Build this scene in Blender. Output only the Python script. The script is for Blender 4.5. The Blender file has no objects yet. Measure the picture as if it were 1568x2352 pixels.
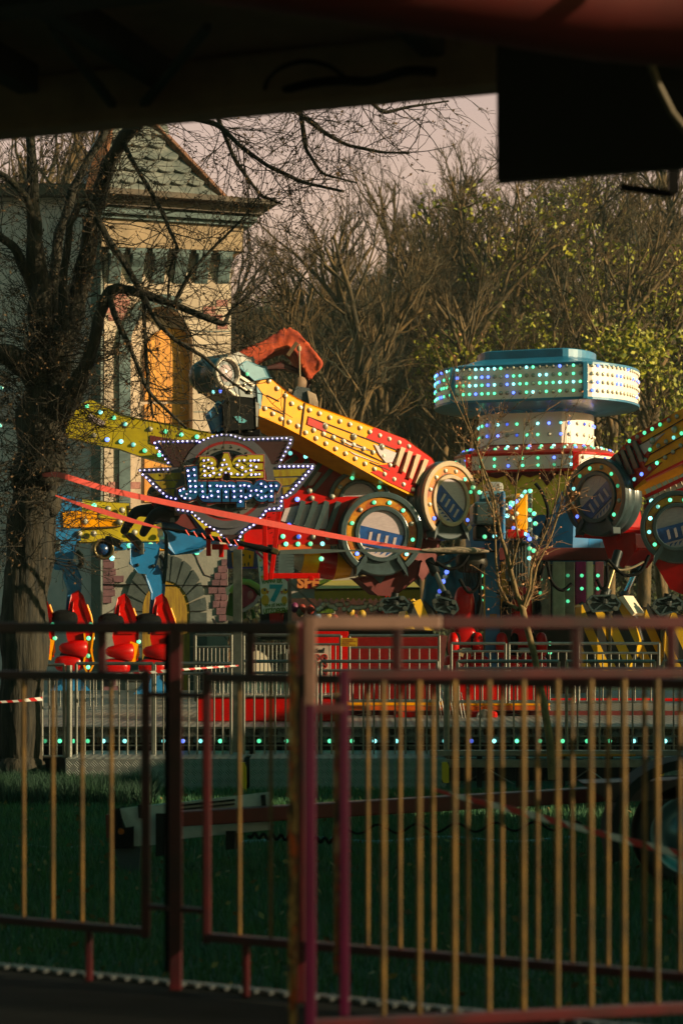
import bpy, bmesh, math, random
import numpy as np
from mathutils import Vector, Matrix, noise
from mathutils.geometry import tessellate_polygon
random.seed(7); RNG = np.random.default_rng(7)
SC = bpy.context.scene; COL = SC.collection
R = math.radians
# ---------------------------------------------------------------- camera, sky, sun, exposure
F = 4573.0; H = 1.5; HY = 1440.0
cam = bpy.data.cameras.new('camera'); co = bpy.data.objects.new('camera', cam); COL.objects.link(co); SC.camera = co
co.location = (0, 0, H); co.rotation_euler = (R(90), 0, 0)
cam.sensor_fit = 'VERTICAL'; cam.sensor_height = 36; cam.sensor_width = 24; cam.lens = 36*F/2352
cam.shift_y = (HY-1176)/2352; cam.clip_start = .05; cam.clip_end = 3000
cam.dof.use_dof = True; cam.dof.focus_distance = 23.5; cam.dof.aperture_fstop = 3.4
SUN_AZ = math.atan2(.955, -.30); SUN_EL = R(17)      # azimuth clockwise from +Y
W = bpy.data.worlds.new('World'); SC.world = W; W.use_nodes = True
nt = W.node_tree; nt.nodes.clear()
wo = nt.nodes.new('ShaderNodeOutputWorld'); bg = nt.nodes.new('ShaderNodeBackground'); sk = nt.nodes.new('ShaderNodeTexSky')
sk.sky_type = 'NISHITA'; sk.sun_disc = False; sk.sun_elevation = SUN_EL; sk.sun_rotation = SUN_AZ
sk.air_density = 1.6; sk.dust_density = 3.0; sk.ozone_density = 1.0
# evening air: rosy near the horizon, teal overhead
tc = nt.nodes.new('ShaderNodeTexCoord'); sx = nt.nodes.new('ShaderNodeSeparateXYZ'); cr = nt.nodes.new('ShaderNodeValToRGB')
nt.links.new(tc.outputs['Generated'], sx.inputs[0]); nt.links.new(sx.outputs['Z'], cr.inputs[0])
cr.color_ramp.elements[0].position = .30; cr.color_ramp.elements[0].color = (1.0, .57, .49, 1)
cr.color_ramp.elements[1].position = .5; cr.color_ramp.elements[1].color = (.16, .95, .78, 1)
mx = nt.nodes.new('ShaderNodeMix'); mx.data_type = 'RGBA'; mx.blend_type = 'MULTIPLY'; mx.inputs[0].default_value = 1
nt.links.new(sk.outputs[0], mx.inputs[6]); nt.links.new(cr.outputs[0], mx.inputs[7])
glow = nt.nodes.new('ShaderNodeMix'); glow.data_type = 'RGBA'; glow.blend_type = 'MULTIPLY'; glow.inputs[0].default_value = 1; rr_ = nt.nodes.new('ShaderNodeMapRange'); rr_.inputs[1].default_value = .29; rr_.inputs[2].default_value = .48; rr_.inputs[3].default_value = 1.95; rr_.inputs[4].default_value = .9
nt.links.new(sx.outputs['Z'], rr_.inputs[0]); ry = nt.nodes.new('ShaderNodeMapRange'); ry.inputs[1].default_value = .1; ry.inputs[2].default_value = .75; nt.links.new(sx.outputs['Y'], ry.inputs[0])
behind = nt.nodes.new('ShaderNodeMix'); behind.data_type = 'RGBA'; behind.blend_type = 'MULTIPLY'; behind.inputs[0].default_value = 1; behind.inputs[7].default_value = (.22, .47, .42, 1); nt.links.new(mx.outputs[2], behind.inputs[6])
ahead = nt.nodes.new('ShaderNodeMix'); ahead.data_type = 'RGBA'; nt.links.new(ry.outputs[0], ahead.inputs[0]); nt.links.new(behind.outputs[2], ahead.inputs[6]); nt.links.new(mx.outputs[2], ahead.inputs[7])
nt.links.new(ahead.outputs[2], glow.inputs[6]); nt.links.new(rr_.outputs[0], glow.inputs[7]); nt.links.new(glow.outputs[2], bg.inputs[0]); bg.inputs[1].default_value = .085; nt.links.new(bg.outputs[0], wo.inputs[0])
sl = bpy.data.lights.new('sun', 'SUN'); so = bpy.data.objects.new('sun', sl); COL.objects.link(so)
sl.energy = 4.3; sl.angle = R(.5); sl.color = (1.0, .79, .47)
sd = Vector((math.sin(SUN_AZ)*math.cos(SUN_EL), math.cos(SUN_AZ)*math.cos(SUN_EL), math.sin(SUN_EL)))
so.rotation_euler = sd.to_track_quat('Z', 'Y').to_euler(); so.location = (20, -10, 20)
SC.view_settings.view_transform = 'Standard'; SC.view_settings.look = 'None'; SC.view_settings.exposure = 0.86; SC.view_settings.gamma = 1
SC.cycles.max_bounces = 6; SC.cycles.diffuse_bounces = 3; SC.cycles.transparent_max_bounces = 8
try: SC.cycles.sample_clamp_indirect = 4
except Exception: pass

# ---------------------------------------------------------------- helpers
def P(x, y, Y): return Vector(((x-784)/F*Y, Y, H+(HY-y)/F*Y))
def px(n, Y): return n/F*Y
class Pl:
    """upright plane through photo point x at distance Y; yaw turns it (0 = facing the camera, + = facing right)"""
    def __init__(s, x, Y, yaw=0.0):
        a = R(yaw); s.p = P(x, HY, Y); s.d = Vector((math.cos(a), math.sin(a), 0)); s.n = Vector((math.sin(a), -math.cos(a), 0)); s.Y = Y
    def __call__(s, x, y, off=0.0):
        o = Vector((0, 0, H)); r = Vector(((x-784)/F, 1, (HY-y)/F))
        t = s.n.dot(s.p-o)/s.n.dot(r); q = o+r*t
        return q+s.n*off
    def depth(s, x): return s(x, HY).y

def lin(h):
    h = h.lstrip('#'); c = [int(h[i:i+2], 16)/255 for i in (0, 2, 4)]
    return tuple(v/12.92 if v <= .04045 else ((v+.055)/1.055)**2.4 for v in c)
MATS = {}
def mat(name, col, rough=.5, metal=0.0, var=.0, scale=6.0, bump=0.0, bscale=30.0, col2=None, emit=None, es=0.0, coat=0.0, trans=0.0, stretch=None, spec=.5):
    if name in MATS: return MATS[name]
    m = bpy.data.materials.new(name); m.use_nodes = True; n = m.node_tree; b = n.nodes['Principled BSDF']
    c = lin(col) if isinstance(col, str) else col
    b.inputs['Base Color'].default_value = (*c, 1); b.inputs['Roughness'].default_value = rough; b.inputs['Metallic'].default_value = metal
    b.inputs['Coat Weight'].default_value = coat; b.inputs['Coat Roughness'].default_value = .12; b.inputs['Transmission Weight'].default_value = trans; b.inputs['Specular IOR Level'].default_value = spec
    if emit: b.inputs['Emission Color'].default_value = (*(lin(emit) if isinstance(emit, str) else emit), 1); b.inputs['Emission Strength'].default_value = es
    if var or bump or col2:
        t = n.nodes.new('ShaderNodeTexCoord'); mp = n.nodes.new('ShaderNodeMapping'); n.links.new(t.outputs['Object'], mp.inputs[0])
        if stretch: mp.inputs['Scale'].default_value = stretch
    if var or col2:
        c2 = (lin(col2) if isinstance(col2, str) else col2) if col2 else tuple(v*(1-var) for v in c)
        nz = n.nodes.new('ShaderNodeTexNoise'); nz.inputs['Scale'].default_value = scale; nz.inputs['Detail'].default_value = 8; nz.inputs['Roughness'].default_value = .65
        rp = n.nodes.new('ShaderNodeValToRGB'); rp.color_ramp.elements[0].position = .38; rp.color_ramp.elements[1].position = .64
        rp.color_ramp.elements[0].color = (*c2, 1); rp.color_ramp.elements[1].color = (*c, 1)
        n.links.new(mp.outputs[0], nz.inputs[0]); n.links.new(nz.outputs[0], rp.inputs[0]); n.links.new(rp.outputs[0], b.inputs['Base Color'])
        rr = n.nodes.new('ShaderNodeMapRange'); rr.inputs[3].default_value = min(1, rough*1.3); rr.inputs[4].default_value = rough*.8
        n.links.new(nz.outputs[0], rr.inputs[0]); n.links.new(rr.outputs[0], b.inputs['Roughness'])
    if bump:
        nb = n.nodes.new('ShaderNodeTexNoise'); nb.inputs['Scale'].default_value = bscale; nb.inputs['Detail'].default_value = 6
        bp = n.nodes.new('ShaderNodeBump'); bp.inputs['Strength'].default_value = bump; bp.inputs['Distance'].default_value = .02
        n.links.new(mp.outputs[0], nb.inputs[0]); n.links.new(nb.outputs[0], bp.inputs['Height']); n.links.new(bp.outputs[0], b.inputs['Normal'])
    MATS[name] = m; return m

def wpos(o):
    p = Vector((0, 0, 0))
    while o is not None: p += o.location; o = o.parent
    return p
def tag(o, label=None, cat=None, group=None, kind=None):
    if label: o['label'] = label
    if cat: o['category'] = cat
    if group: o['group'] = group
    if kind: o['kind'] = kind
    return o
def thing(name, loc, label, cat, group=None):
    o = bpy.data.objects.new(name, None); COL.objects.link(o); o.location = loc; o.empty_display_size = .1
    return tag(o, label, cat, group)
class MB:
    def __init__(s): s.v = []; s.f = []; s.m = []; s.k = 0; s.sm = []
    def mi(s, k): s.k = k; return s
    def add(s, vs, fs, smooth=False):
        b = len(s.v); s.v += [tuple(v) for v in vs]; s.f += [tuple(i+b for i in f) for f in fs]; s.m += [s.k]*len(fs); s.sm += [smooth]*len(fs); return s
    def box(s, c, size, M=None):
        x, y, z = (q/2 for q in size); c = Vector(c)
        vs = [Vector((i*x, j*y, k*z)) for i in (-1, 1) for j in (-1, 1) for k in (-1, 1)]
        if M is not None: vs = [M @ v for v in vs]
        return s.add([c+v for v in vs], [(0, 1, 3, 2), (4, 6, 7, 5), (0, 4, 5, 1), (2, 3, 7, 6), (0, 2, 6, 4), (1, 5, 7, 3)])
    def beam(s, p, q, w, h=None, up=(0, 0, 1)):
        p = Vector(p); q = Vector(q); h = h or w; d = (q-p); L = d.length; d.normalize(); u = Vector(up)
        if abs(d.dot(u)) > .98: u = Vector((0, 1, 0))
        a = d.cross(u).normalized(); b = a.cross(d).normalized()
        M = Matrix((a, d, b)).transposed()
        return s.box((p+q)/2, (w, L, h), M)
    def tube(s, pts, r, n=6, cap=True, smooth=True):
        pts = [Vector(p) for p in pts]; rs = r if isinstance(r, (list, tuple)) else [r]*len(pts)
        vs = []; fs = []; pu = None
        for i, p in enumerate(pts):
            d = (pts[min(i+1, len(pts)-1)]-pts[max(i-1, 0)]).normalized()
            if pu is None: pu = d.orthogonal().normalized()
            a = (pu-d*pu.dot(d)); a = a.normalized() if a.length > 1e-6 else d.orthogonal().normalized(); pu = a; b = d.cross(a)
            vs += [p+(a*math.cos(2*math.pi*k/n)+b*math.sin(2*math.pi*k/n))*rs[i] for k in range(n)]
        for i in range(len(pts)-1):
            for k in range(n): k2 = (k+1) % n; fs.append((i*n+k, i*n+k2, (i+1)*n+k2, (i+1)*n+k))
        s.add(vs, fs, smooth)
        if cap: s.add(vs[:n], [tuple(range(n))[::-1]]); s.add(vs[-n:], [tuple(range(n))])
        return s
    def prism(s, front, back, smooth=False):
        """two matching rings of points closed into a solid"""
        n = len(front); t = tessellate_polygon([[Vector(p) for p in front]])
        vs = list(front)+list(back); fs = [tuple(q) for q in t]+[tuple(i+n for i in q)[::-1] for q in t]
        fs += [(i, (i+1) % n, (i+1) % n+n, i+n) for i in range(n)]
        return s.add(vs, fs, smooth)
    def plate(s, pl, pts, o0, o1): # outline in photo units on plane pl, thickness from offset o0 (back) to o1 (front)
        return s.prism([pl(x, y, 0)+pl.n*o1 for x, y in pts], [pl(x, y, 0)+pl.n*o0 for x, y in pts])
    def lathe(s, c, prof, n=24, axis=(0, 0, 1), a0=0, smooth=True, cap=True, sq=None):
        """prof = [(radius, height)] round axis"""
        ax = Vector(axis).normalized(); u = ax.orthogonal().normalized() if abs(ax.z) < .99 else Vector((1, 0, 0)); w = ax.cross(u); c = Vector(c)
        vs = []; fs = []
        for r, h in prof:
            for k in range(n):
                t = 2*math.pi*(k/n)+a0; vs.append(c+ax*h+(u*math.cos(t)+w*math.sin(t))*r)
        for i in range(len(prof)-1):
            for k in range(n): k2 = (k+1) % n; fs.append((i*n+k, i*n+k2, (i+1)*n+k2, (i+1)*n+k))
        s.add(vs, fs, smooth)
        if cap:
            for i in (0, len(prof)-1):
                if prof[i][0] > 1e-4: s.add(vs[i*n:(i+1)*n], [tuple(range(n))])
        return s
    def blob(s, c, rad, M=None, n=16, m=10, e=1.0):
        c = Vector(c); vs = []; fs = []
        def pw(v): return math.copysign(abs(v)**e, v)
        for i in range(m+1):
            ph = math.pi*(i/m-.5)
            for k in range(n):
                t = 2*math.pi*k/n; v = Vector((pw(math.cos(ph))*pw(math.cos(t))*rad[0], pw(math.cos(ph))*pw(math.sin(t))*rad[1], pw(math.sin(ph))*rad[2]))
                vs.append(c+(M @ v if M is not None else v))
        for i in range(m):
            for k in range(n): k2 = (k+1) % n; fs.append((i*n+k, i*n+k2, (i+1)*n+k2, (i+1)*n+k))
        return s.add(vs, fs, True)
    def ring(s, pl, cx, cy, ax_, ay_, w, o0, o1, a0=0, a1=360, n=48):
        """annulus on a plane, outer photo radii ax_, ay_, width fraction w"""
        k = n if a1-a0 >= 360 else n+1; o = []; i_ = []
        for j in range(k):
            t = R(a0+(a1-a0)*j/n); c, d = math.cos(t), math.sin(t)
            o.append((cx+ax_*c, cy-ay_*d)); i_.append((cx+ax_*(1-w)*c, cy-ay_*(1-w)*d))
        rng = range(n) if k == n else range(n)
        vs = [pl(*q)+pl.n*o1 for q in o]+[pl(*q)+pl.n*o1 for q in i_]+[pl(*q)+pl.n*o0 for q in o]+[pl(*q)+pl.n*o0 for q in i_]
        fs = []
        for j in rng:
            j2 = (j+1) % k
            fs += [(j, j2, k+j2, k+j), (2*k+j, 2*k+j2, j2, j), (k+j, k+j2, 3*k+j2, 3*k+j), (2*k+j2, 2*k+j, 3*k+j, 3*k+j2)]
        if k != n: fs += [(0, k, 3*k, 2*k), (k-1, 2*k-1, 4*k-1, 3*k-1)]
        return s.add(vs, fs)
    def build(s, name, mats, parent=None, bevel=0, loc=None):
        me = bpy.data.meshes.new(name); o = bpy.data.objects.new(name, me); COL.objects.link(o)
        off = wpos(parent) if parent is not None else Vector(loc or (0, 0, 0))
        if parent is None: o.location = off
        else: o.parent = parent
        me.from_pydata([(a-off[0], b-off[1], c-off[2]) for a, b, c in s.v], [], s.f)
        for m in (mats if isinstance(mats, (list, tuple)) else [mats]): me.materials.append(m)
        me.polygons.foreach_set('material_index', s.m); me.polygons.foreach_set('use_smooth', s.sm); me.update()
        if not s.flip_done(): pass
        if bevel:
            b = o.modifiers.new('bevel', 'BEVEL'); b.width = bevel; b.segments = 2; b.limit_method = 'ANGLE'; b.angle_limit = R(40)
        return o
    def flip_done(s): return True
def ell(cx, cy, rx, ry, n=40, a0=0, a1=360):
    return [(cx+rx*math.cos(R(a0+(a1-a0)*i/(n if a1-a0 >= 360 else n-1))), cy-ry*math.sin(R(a0+(a1-a0)*i/(n if a1-a0 >= 360 else n-1)))) for i in range(n)]
def lerp(a, b, t): return a+(b-a)*t
def along(pts, step, skip=0):
    """points every step photo units along an outline"""
    out = []; acc = skip
    for (x0, y0), (x1, y1) in zip(pts, pts[1:]):
        L = math.hypot(x1-x0, y1-y0)
        while acc <= L+1e-6: out.append((lerp(x0, x1, acc/L), lerp(y0, y1, acc/L))); acc += step
        acc -= L
    return out
# --- bulbs
M_CHROME = mat('chrome', (.75, .75, .74), .16, 1.0)
def bulb_mesh(name, m, r=1.0, core=None):
    s = MB(); s.lathe((0, 0, 0), [(1.25*r, 0), (1.25*r, .2*r), (1.0*r, .25*r)], 10, (0, 0, 1), cap=False)
    s.mi(1).lathe((0, 0, 0), [(1.0*r, .2*r), (.92*r, .6*r), (.62*r, .95*r), (.3*r, 1.08*r), (.01, 1.1*r)], 10, (0, 0, 1), cap=False)
    if core:
        s.mi(2).lathe((0, 0, 0), [(.66*r, 1.0*r), (.5*r, 1.3*r), (.01, 1.36*r)], 8, (0, 0, 1), cap=False)
    me = bpy.data.meshes.new(name); me.from_pydata(s.v, [], s.f); 
    for q in [M_SOCKET, m]+([core] if core else []): me.materials.append(q)
    me.polygons.foreach_set('material_index', s.m); me.polygons.foreach_set('use_smooth', s.sm); me.update(); return me
M_SOCKET = mat('bulb_socket', '#8a8a80', .4, .5)
def glowmat(name, col, s, e):
    m = mat(name, col, .25, emit=e, es=s); n = m.node_tree; oi = n.nodes.new('ShaderNodeObjectInfo'); mr = n.nodes.new('ShaderNodeMapRange'); mr.inputs[3].default_value = s*.25; mr.inputs[4].default_value = s*1.9
    n.links.new(oi.outputs['Random'], mr.inputs[0]); n.links.new(mr.outputs[0], n.nodes['Principled BSDF'].inputs['Emission Strength']); return m
BM = {'g': bulb_mesh('bulb_green', glowmat('glow_green', '#5fae8a', .75, '#5cf0a8')), 
      'c': bulb_mesh('bulb_cyan', glowmat('glow_cyan', '#6ac0b8', 1.0, '#8af4ee')),
      'b': bulb_mesh('bulb_blue', glowmat('glow_blue', '#3a54c8', 1.2, '#5a74ff')),
      'o': bulb_mesh('bulb_unlit', mat('bulb_glass', '#a9a294', .22, 0, coat=.6)),
      'w': bulb_mesh('bulb_warm', mat('bulb_clear', '#fff6dc', .12, 0, coat=.8)),
      'v': bulb_mesh('bulb_violet', glowmat('glow_violet', '#6a5ad8', .8, '#6a5cf0'), core=glowmat('glow_white', '#ffffff', 1.6, '#f4ecff'))}
BCOUNT = {}
def bulbs(parent, items, r, limit=100):
    """items: (position, normal, kind); the first 100 are parts of their own, the rest one part"""
    base = wpos(parent); extra = MB(); ex = []
    for p, n, k in items:
        q = Vector(n).normalized().to_track_quat('Z', 'Y'); c = BCOUNT.get(parent.name, 0)
        if c < limit:
            o = bpy.data.objects.new('bulb', BM[k]); COL.objects.link(o); o.parent = parent; o.location = Vector(p)-base
            o.rotation_mode = 'QUATERNION'; o.rotation_quaternion = q; o.scale = (r, r, r); BCOUNT[parent.name] = c+1
        else: ex.append((p, q, k))
    if ex:
        mts = []; 
        for p, q, k in ex:
            me = BM[k]; vs = [Vector(p)+q @ (v.co*r) for v in me.vertices]; b = len(extra.v); extra.v += [tuple(v) for v in vs]
            for f in me.polygons:
                mm = me.materials[f.material_index]
                if mm not in mts: mts.append(mm)
                extra.f.append(tuple(i+b for i in f.vertices)); extra.m.append(mts.index(mm)); extra.sm.append(True)
        o = extra.build('bulb_rows', mts, parent); o['kind'] = 'stuff'
def rk(s='ggccbo'): return random.choice(s)
def pbulbs(parent, pl, pts, r, off, kinds=None, tilt=None):
    bulbs(parent, [(pl(x, y)+pl.n*off, pl.n, (kinds[i % len(kinds)] if kinds else rk())) for i, (x, y) in enumerate(pts)], r)
# --- lettering
def glyphs(s, txt, pl, box_, o0, o1, bold=.0, shear=0.0, slope=0.0, arc=0.0, grow=0.0):
    """lettering txt fitted to the photo box (x0,y0,x1,y1) on plane pl, thickness o0..o1; added to builder s"""
    cu = bpy.data.curves.new('lettering', 'FONT'); cu.body = txt; cu.size = 1; cu.offset = 0; cu.resolution_u = 3; cu.fill_mode = 'BOTH'
    o = bpy.data.objects.new('lettering', cu); me0 = bpy.data.meshes.new_from_object(o)
    xs = [v.co.x for v in me0.vertices]; ys = [v.co.y for v in me0.vertices]; bx0, bx1, by0, by1 = min(xs), max(xs), min(ys), max(ys)
    cu.offset = bold; cu.extrude = .5; me = bpy.data.meshes.new_from_object(o)
    x0, y0, x1, y1 = box_
    vs = []
    for v in me.vertices:
        u = (v.co.x-bx0)/(bx1-bx0); w = (v.co.y-by0)/(by1-by0)
        X = lerp(x0, x1, u)+shear*(w-.5)*(y1-y0); Yp = lerp(y1, y0, w)+slope*(u-.5)*(x1-x0)-arc*(1-(2*u-1)**2)
        vs.append(pl(X, Yp)+pl.n*(o0 if v.co.z < 0 else o1))
    s.add(vs, [tuple(p.vertices) for p in me.polygons])
    bpy.data.objects.remove(o); bpy.data.curves.remove(cu); bpy.data.meshes.remove(me); bpy.data.meshes.remove(me0); return s
def copy_tree(o, parent=None):
    c = o.copy(); COL.objects.link(c); c.parent = parent
    for ch in list(o.children): copy_tree(ch, c)
    return c

# ---------------------------------------------------------------- materials
RED = mat('red_paint', '#b40806', .27, var=.35, scale=3, spec=.3)
BRED = mat('bright_red_paint', '#c00a02', .28, var=.3, scale=4, spec=.25)
DRED = mat('dark_red_steel', '#5e0c0a', .7, var=.35, scale=5)
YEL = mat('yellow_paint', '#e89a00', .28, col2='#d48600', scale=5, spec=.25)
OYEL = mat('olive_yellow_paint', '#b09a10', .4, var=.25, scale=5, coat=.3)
ORG = mat('orange_paint', '#c8520a', .35, var=.3, coat=.4)
BLU = mat('blue_paint', '#1c72ac', .38, var=.3, scale=4, coat=.3)
DBLU = mat('deep_blue_paint', '#163f74', .3, var=.35, scale=6, coat=.5)
GREY = mat('rubber_grey', '#3c4444', .35, var=.45, scale=9, coat=.3)
LGREY = mat('light_grey_paint', '#8f8a86', .45, var=.2, scale=5)
CREAM = mat('cream_paint', '#e2d0b8', .42, var=.08, scale=3, coat=.2)
PINKW = mat('pale_pink_panel', '#b4a0a4', .4, var=.18, scale=14, stretch=(1, 1, 5), coat=.4)
BLACK = mat('black_plastic', '#050607', .8, spec=.15)
DARKM = mat('dark_steel', '#1c2122', .45, .6, var=.3)
STEEL = mat('galvanised_steel', '#8c8c86', .34, .9, var=.35, scale=8)
BROWNM = mat('bronze_metal', '#7a6a4a', .35, .8, var=.3)
# ================================================================ the setting
def grid_mesh(name, x0, x1, y0, y1, nx, ny, hf, m, kind='structure'):
    vs = [(lerp(x0, x1, i/nx), lerp(y0, y1, (j/ny)**2 if name == 'ground' else j/ny)) for j in range(ny+1) for i in range(nx+1)]
    s = MB(); s.add([(x, y, hf(x, y)) for x, y in vs], [(j*(nx+1)+i, j*(nx+1)+i+1, (j+1)*(nx+1)+i+1, (j+1)*(nx+1)+i) for j in range(ny) for i in range(nx)], True)
    o = s.build(name, m); tag(o, kind=kind); return o
GRASSM = mat('lawn', '#12402a', .9, col2='#0c3020', scale=3, bump=.5, bscale=60)
grid_mesh('ground', -400, 400, -60, 900, 40, 60, lambda x, y: -.02, GRASSM)
WOODF = mat('leaf_litter', '#34301c', .95, col2='#1e2414', scale=1.5, bump=.8, bscale=5)
def hillf(x, y):
    t = max(0, min(1, (y-62)/70)); t = t*t*(3-2*t)
    return -.3+t*(19.0+2.0*math.sin(x*.05+1)+1.2*math.sin(x*.21))+.8*noise.noise(Vector((x*.15, y*.15, 0)))*t
grid_mesh('hill', -90, 90, 58, 240, 60, 60, hillf, WOODF)
# grass blades of the lawn
def grass(name, region, n, h, label=None):
    x = RNG.uniform(0, 1, n); y = RNG.uniform(0, 1, n)
    Y = lerp(region[2], region[3], y**.8); X = lerp(region[0], region[1], x)*Y/18
    a = RNG.uniform(0, 6.283, n); hh = h*RNG.uniform(.5, 1.3, n); w = .0045*Y/10; lx = RNG.normal(0, .4, n)*hh; ly = RNG.normal(0, .4, n)*hh
    c, s_ = np.cos(a)*w, np.sin(a)*w
    v = np.empty((n, 3, 3)); v[:, 0] = np.stack([X-c, Y-s_, 0*X-.02], 1); v[:, 1] = np.stack([X+c, Y+s_, 0*X-.02], 1); v[:, 2] = np.stack([X+lx, Y+ly, hh], 1)
    me = bpy.data.meshes.new(name); me.from_pydata(v.reshape(-1, 3).tolist(), [], np.arange(n*3).reshape(-1, 3).tolist()); me.materials.append(mat('grass_blade', '#185038', .7, col2='#2c5420', scale=2))
    o = bpy.data.objects.new(name, me); COL.objects.link(o); tag(o, kind='stuff'); return o
grass('grass', (-3.6, 3.8, 7.2, 18.3), 90000, .05)
o = grass('tall_grass', (-3.6, -1.7, 16.6, 18.9), 16000, .16); o.data.materials[0] = mat('tall_grass_blade', '#0c2e20', .8, col2='#12381c', scale=2)

# ================================================================ trees
class Tube:
    def __init__(s): s.v = []; s.f = []; s.n = 0
    def seg(s, pts, rs, n=4):
        k = len(pts); pts = np.asarray(pts, float)
        d = np.gradient(pts, axis=0); d /= (np.linalg.norm(d, axis=1, keepdims=True)+1e-9)
        ref = np.array([.31, .87, .4]); a = np.cross(d, ref); a /= (np.linalg.norm(a, axis=1, keepdims=True)+1e-9); b = np.cross(d, a)
        t = np.arange(n)*2*math.pi/n; rs = np.asarray(rs, float)
        v = pts[:, None]+rs[:, None, None]*(a[:, None]*np.cos(t)[None, :, None]+b[:, None]*np.sin(t)[None, :, None])
        s.v.append(v.reshape(-1, 3)); i = np.arange(k-1)[:, None]*n; j = np.arange(n)[None]; j2 = (j+1) % n
        f = np.stack([i+j, i+j2, i+n+j2, i+n+j], -1).reshape(-1, 4)+s.n; s.f.append(f); s.n += k*n
    def build(s, name, m, parent=None, smooth=True):
        me = bpy.data.meshes.new(name); off = np.array(wpos(parent)) if parent is not None else np.zeros(3)
        v = np.concatenate(s.v)-off; f = np.concatenate(s.f)
        me.vertices.add(len(v)); me.vertices.foreach_set('co', v.ravel()); me.loops.add(f.size); me.loops.foreach_set('vertex_index', f.ravel().astype(np.int32))
        me.polygons.add(len(f)); me.polygons.foreach_set('loop_start', np.arange(len(f), dtype=np.int32)*f.shape[1]); me.polygons.foreach_set('use_smooth', np.full(len(f), smooth))
        me.update(calc_edges=True); me.validate(); me.materials.append(m)
        o = bpy.data.objects.new(name, me); COL.objects.link(o); o.parent = parent; return o
def leaf_mesh(name, pts, size, m, parent, jitter=.3):
    n = len(pts); pts = np.asarray(pts); a = RNG.normal(size=(n, 3)); b = RNG.normal(size=(n, 3)); a /= np.linalg.norm(a, axis=1, keepdims=True); b -= a*(a*b).sum(1, keepdims=True); b /= np.linalg.norm(b, axis=1, keepdims=True)
    sz = size*RNG.uniform(.5, 1.4, (n, 1)); v = np.stack([pts-a*sz, pts-b*sz*.6, pts+a*sz, pts+b*sz*.6], 1)
    t = Tube(); t.v = [v.reshape(-1, 3)]; t.f = [np.arange(n*4).reshape(-1, 4)]; return t.build(name, m, parent, False)
def rnd(v, s): return v+RNG.normal(0, s, 3)
def grow(tw, p, d, L, r, lv, up, tips, spread=.6, kids=(3, 5), rmin=.008, big=None, steps=4, wig=.16, fall=.62):
    """one branch and, below it, its side branches"""
    pts = [p]; q = p.copy(); dd = d/np.linalg.norm(d)
    for i in range(steps):
        dd = dd+RNG.normal(0, wig, 3); dd[2] += up; dd /= np.linalg.norm(dd); q = q+dd*L/steps; pts.append(q.copy())
    rs = np.linspace(r, max(rmin, r*.45), steps+1)
    (big if big is not None and r > .045 else tw).seg(pts, rs, 6 if r > .05 else (4 if r > .02 else 3))
    if lv <= 0: tips.append(q); return
    for k in range(RNG.integers(kids[0], kids[1]+1)):
        t = RNG.uniform(.25, 1.0)*steps; i = min(int(t), steps-1); pp = pts[i]+(pts[i+1]-pts[i])*(t-i)
        dv = pts[i+1]-pts[i]; dv = dv/np.linalg.norm(dv); sd_ = np.cross(dv, RNG.normal(size=3)); sd_ /= np.linalg.norm(sd_)
        grow(tw, pp, dv*(1-spread*.5)+sd_*spread*RNG.uniform(.6, 1.3), L*fall*RNG.uniform(.7, 1.15), max(rmin, r*.5), lv-1, up, tips, spread, kids, rmin, big, steps if lv > 1 else 3, wig, fall)
BARK = mat('woodland_bark', '#6e5430', .9, col2='#2a2416', scale=3, bump=.5, bscale=12, stretch=(1, 1, .3))
TWIG = mat('woodland_twigs', '#5e4420', .9, col2='#22261a', scale=.35)
YLEAF = mat('spring_leaves', '#a89c10', .6, col2='#5a6410', scale=1.2)
DLEAF = mat('ivy_leaves', '#2a3414', .6, col2='#161f10', scale=1.2)
def wood_tree(kind, ht, leafy=0, seed=0):
    global RNG
    RNG = np.random.default_rng(seed)
    root = thing('bare_tree' if not leafy else 'budding_tree', (0, 0, 0), 'x', 'tree')
    big = Tube(); tw = Tube(); tips = []
    lean = RNG.normal(0, .05, 2); pts = []; q = np.zeros(3); forks = []
    n = 8
    for i in range(n+1): pts.append(q.copy()); q = q+np.array([lean[0]+RNG.normal(0, .05), lean[1]+RNG.normal(0, .05), 1])*ht*.78/n
    r0 = ht*.019
    big.seg(pts, np.linspace(r0, r0*.45, n+1), 8)
    for i in range(3, n+1):
        for k in range(2 if i < n else 4):
            if i < 6 and RNG.uniform() < .55: continue
            a = RNG.uniform(0, 6.28); d = np.array([math.cos(a), math.sin(a), 1.25+(i/n)*.9])
            grow(tw, pts[i], d, ht*RNG.uniform(.19, .29)*(1.1-.03*i), r0*.42, 4, .07, tips, .5, (2, 4), .009, big, 4, .12)
    big.build('trunk', BARK, root); tw.build('crown', TWIG, root)
    if leafy:
        tp = np.array(tips); sel = tp[RNG.uniform(size=len(tp)) < leafy]
        cl = np.array([noise.noise(Vector(t)*.45) for t in sel]) > -.02; sel = sel[cl]
        leaf_mesh('leaves', np.repeat(sel, 9, 0)+RNG.normal(0, .24, (len(sel)*9, 3)), .10, YLEAF, root)
    return root
protos = [wood_tree(0, 15, 0, 11), wood_tree(0, 16.5, 0, 12), wood_tree(0, 13.5, 0, 13), wood_tree(0, 15, .4, 14), wood_tree(0, 13, .65, 15), wood_tree(0, 17, 0, 16)]
RNG = np.random.default_rng(99); random.seed(5)
ADJ_ = {0: 'bare brown', 1: 'tall bare', 2: 'low spreading bare', 5: 'slender bare', 3: 'half budding', 4: 'yellow-green budding'}
spots = []   # (photo x, distance, kind, height scale)
for i in range(16): spots.append((505+i*26+random.uniform(-12, 12), random.uniform(80, 100), random.choice((0, 2, 5)), random.uniform(.5, .66)))
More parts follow.
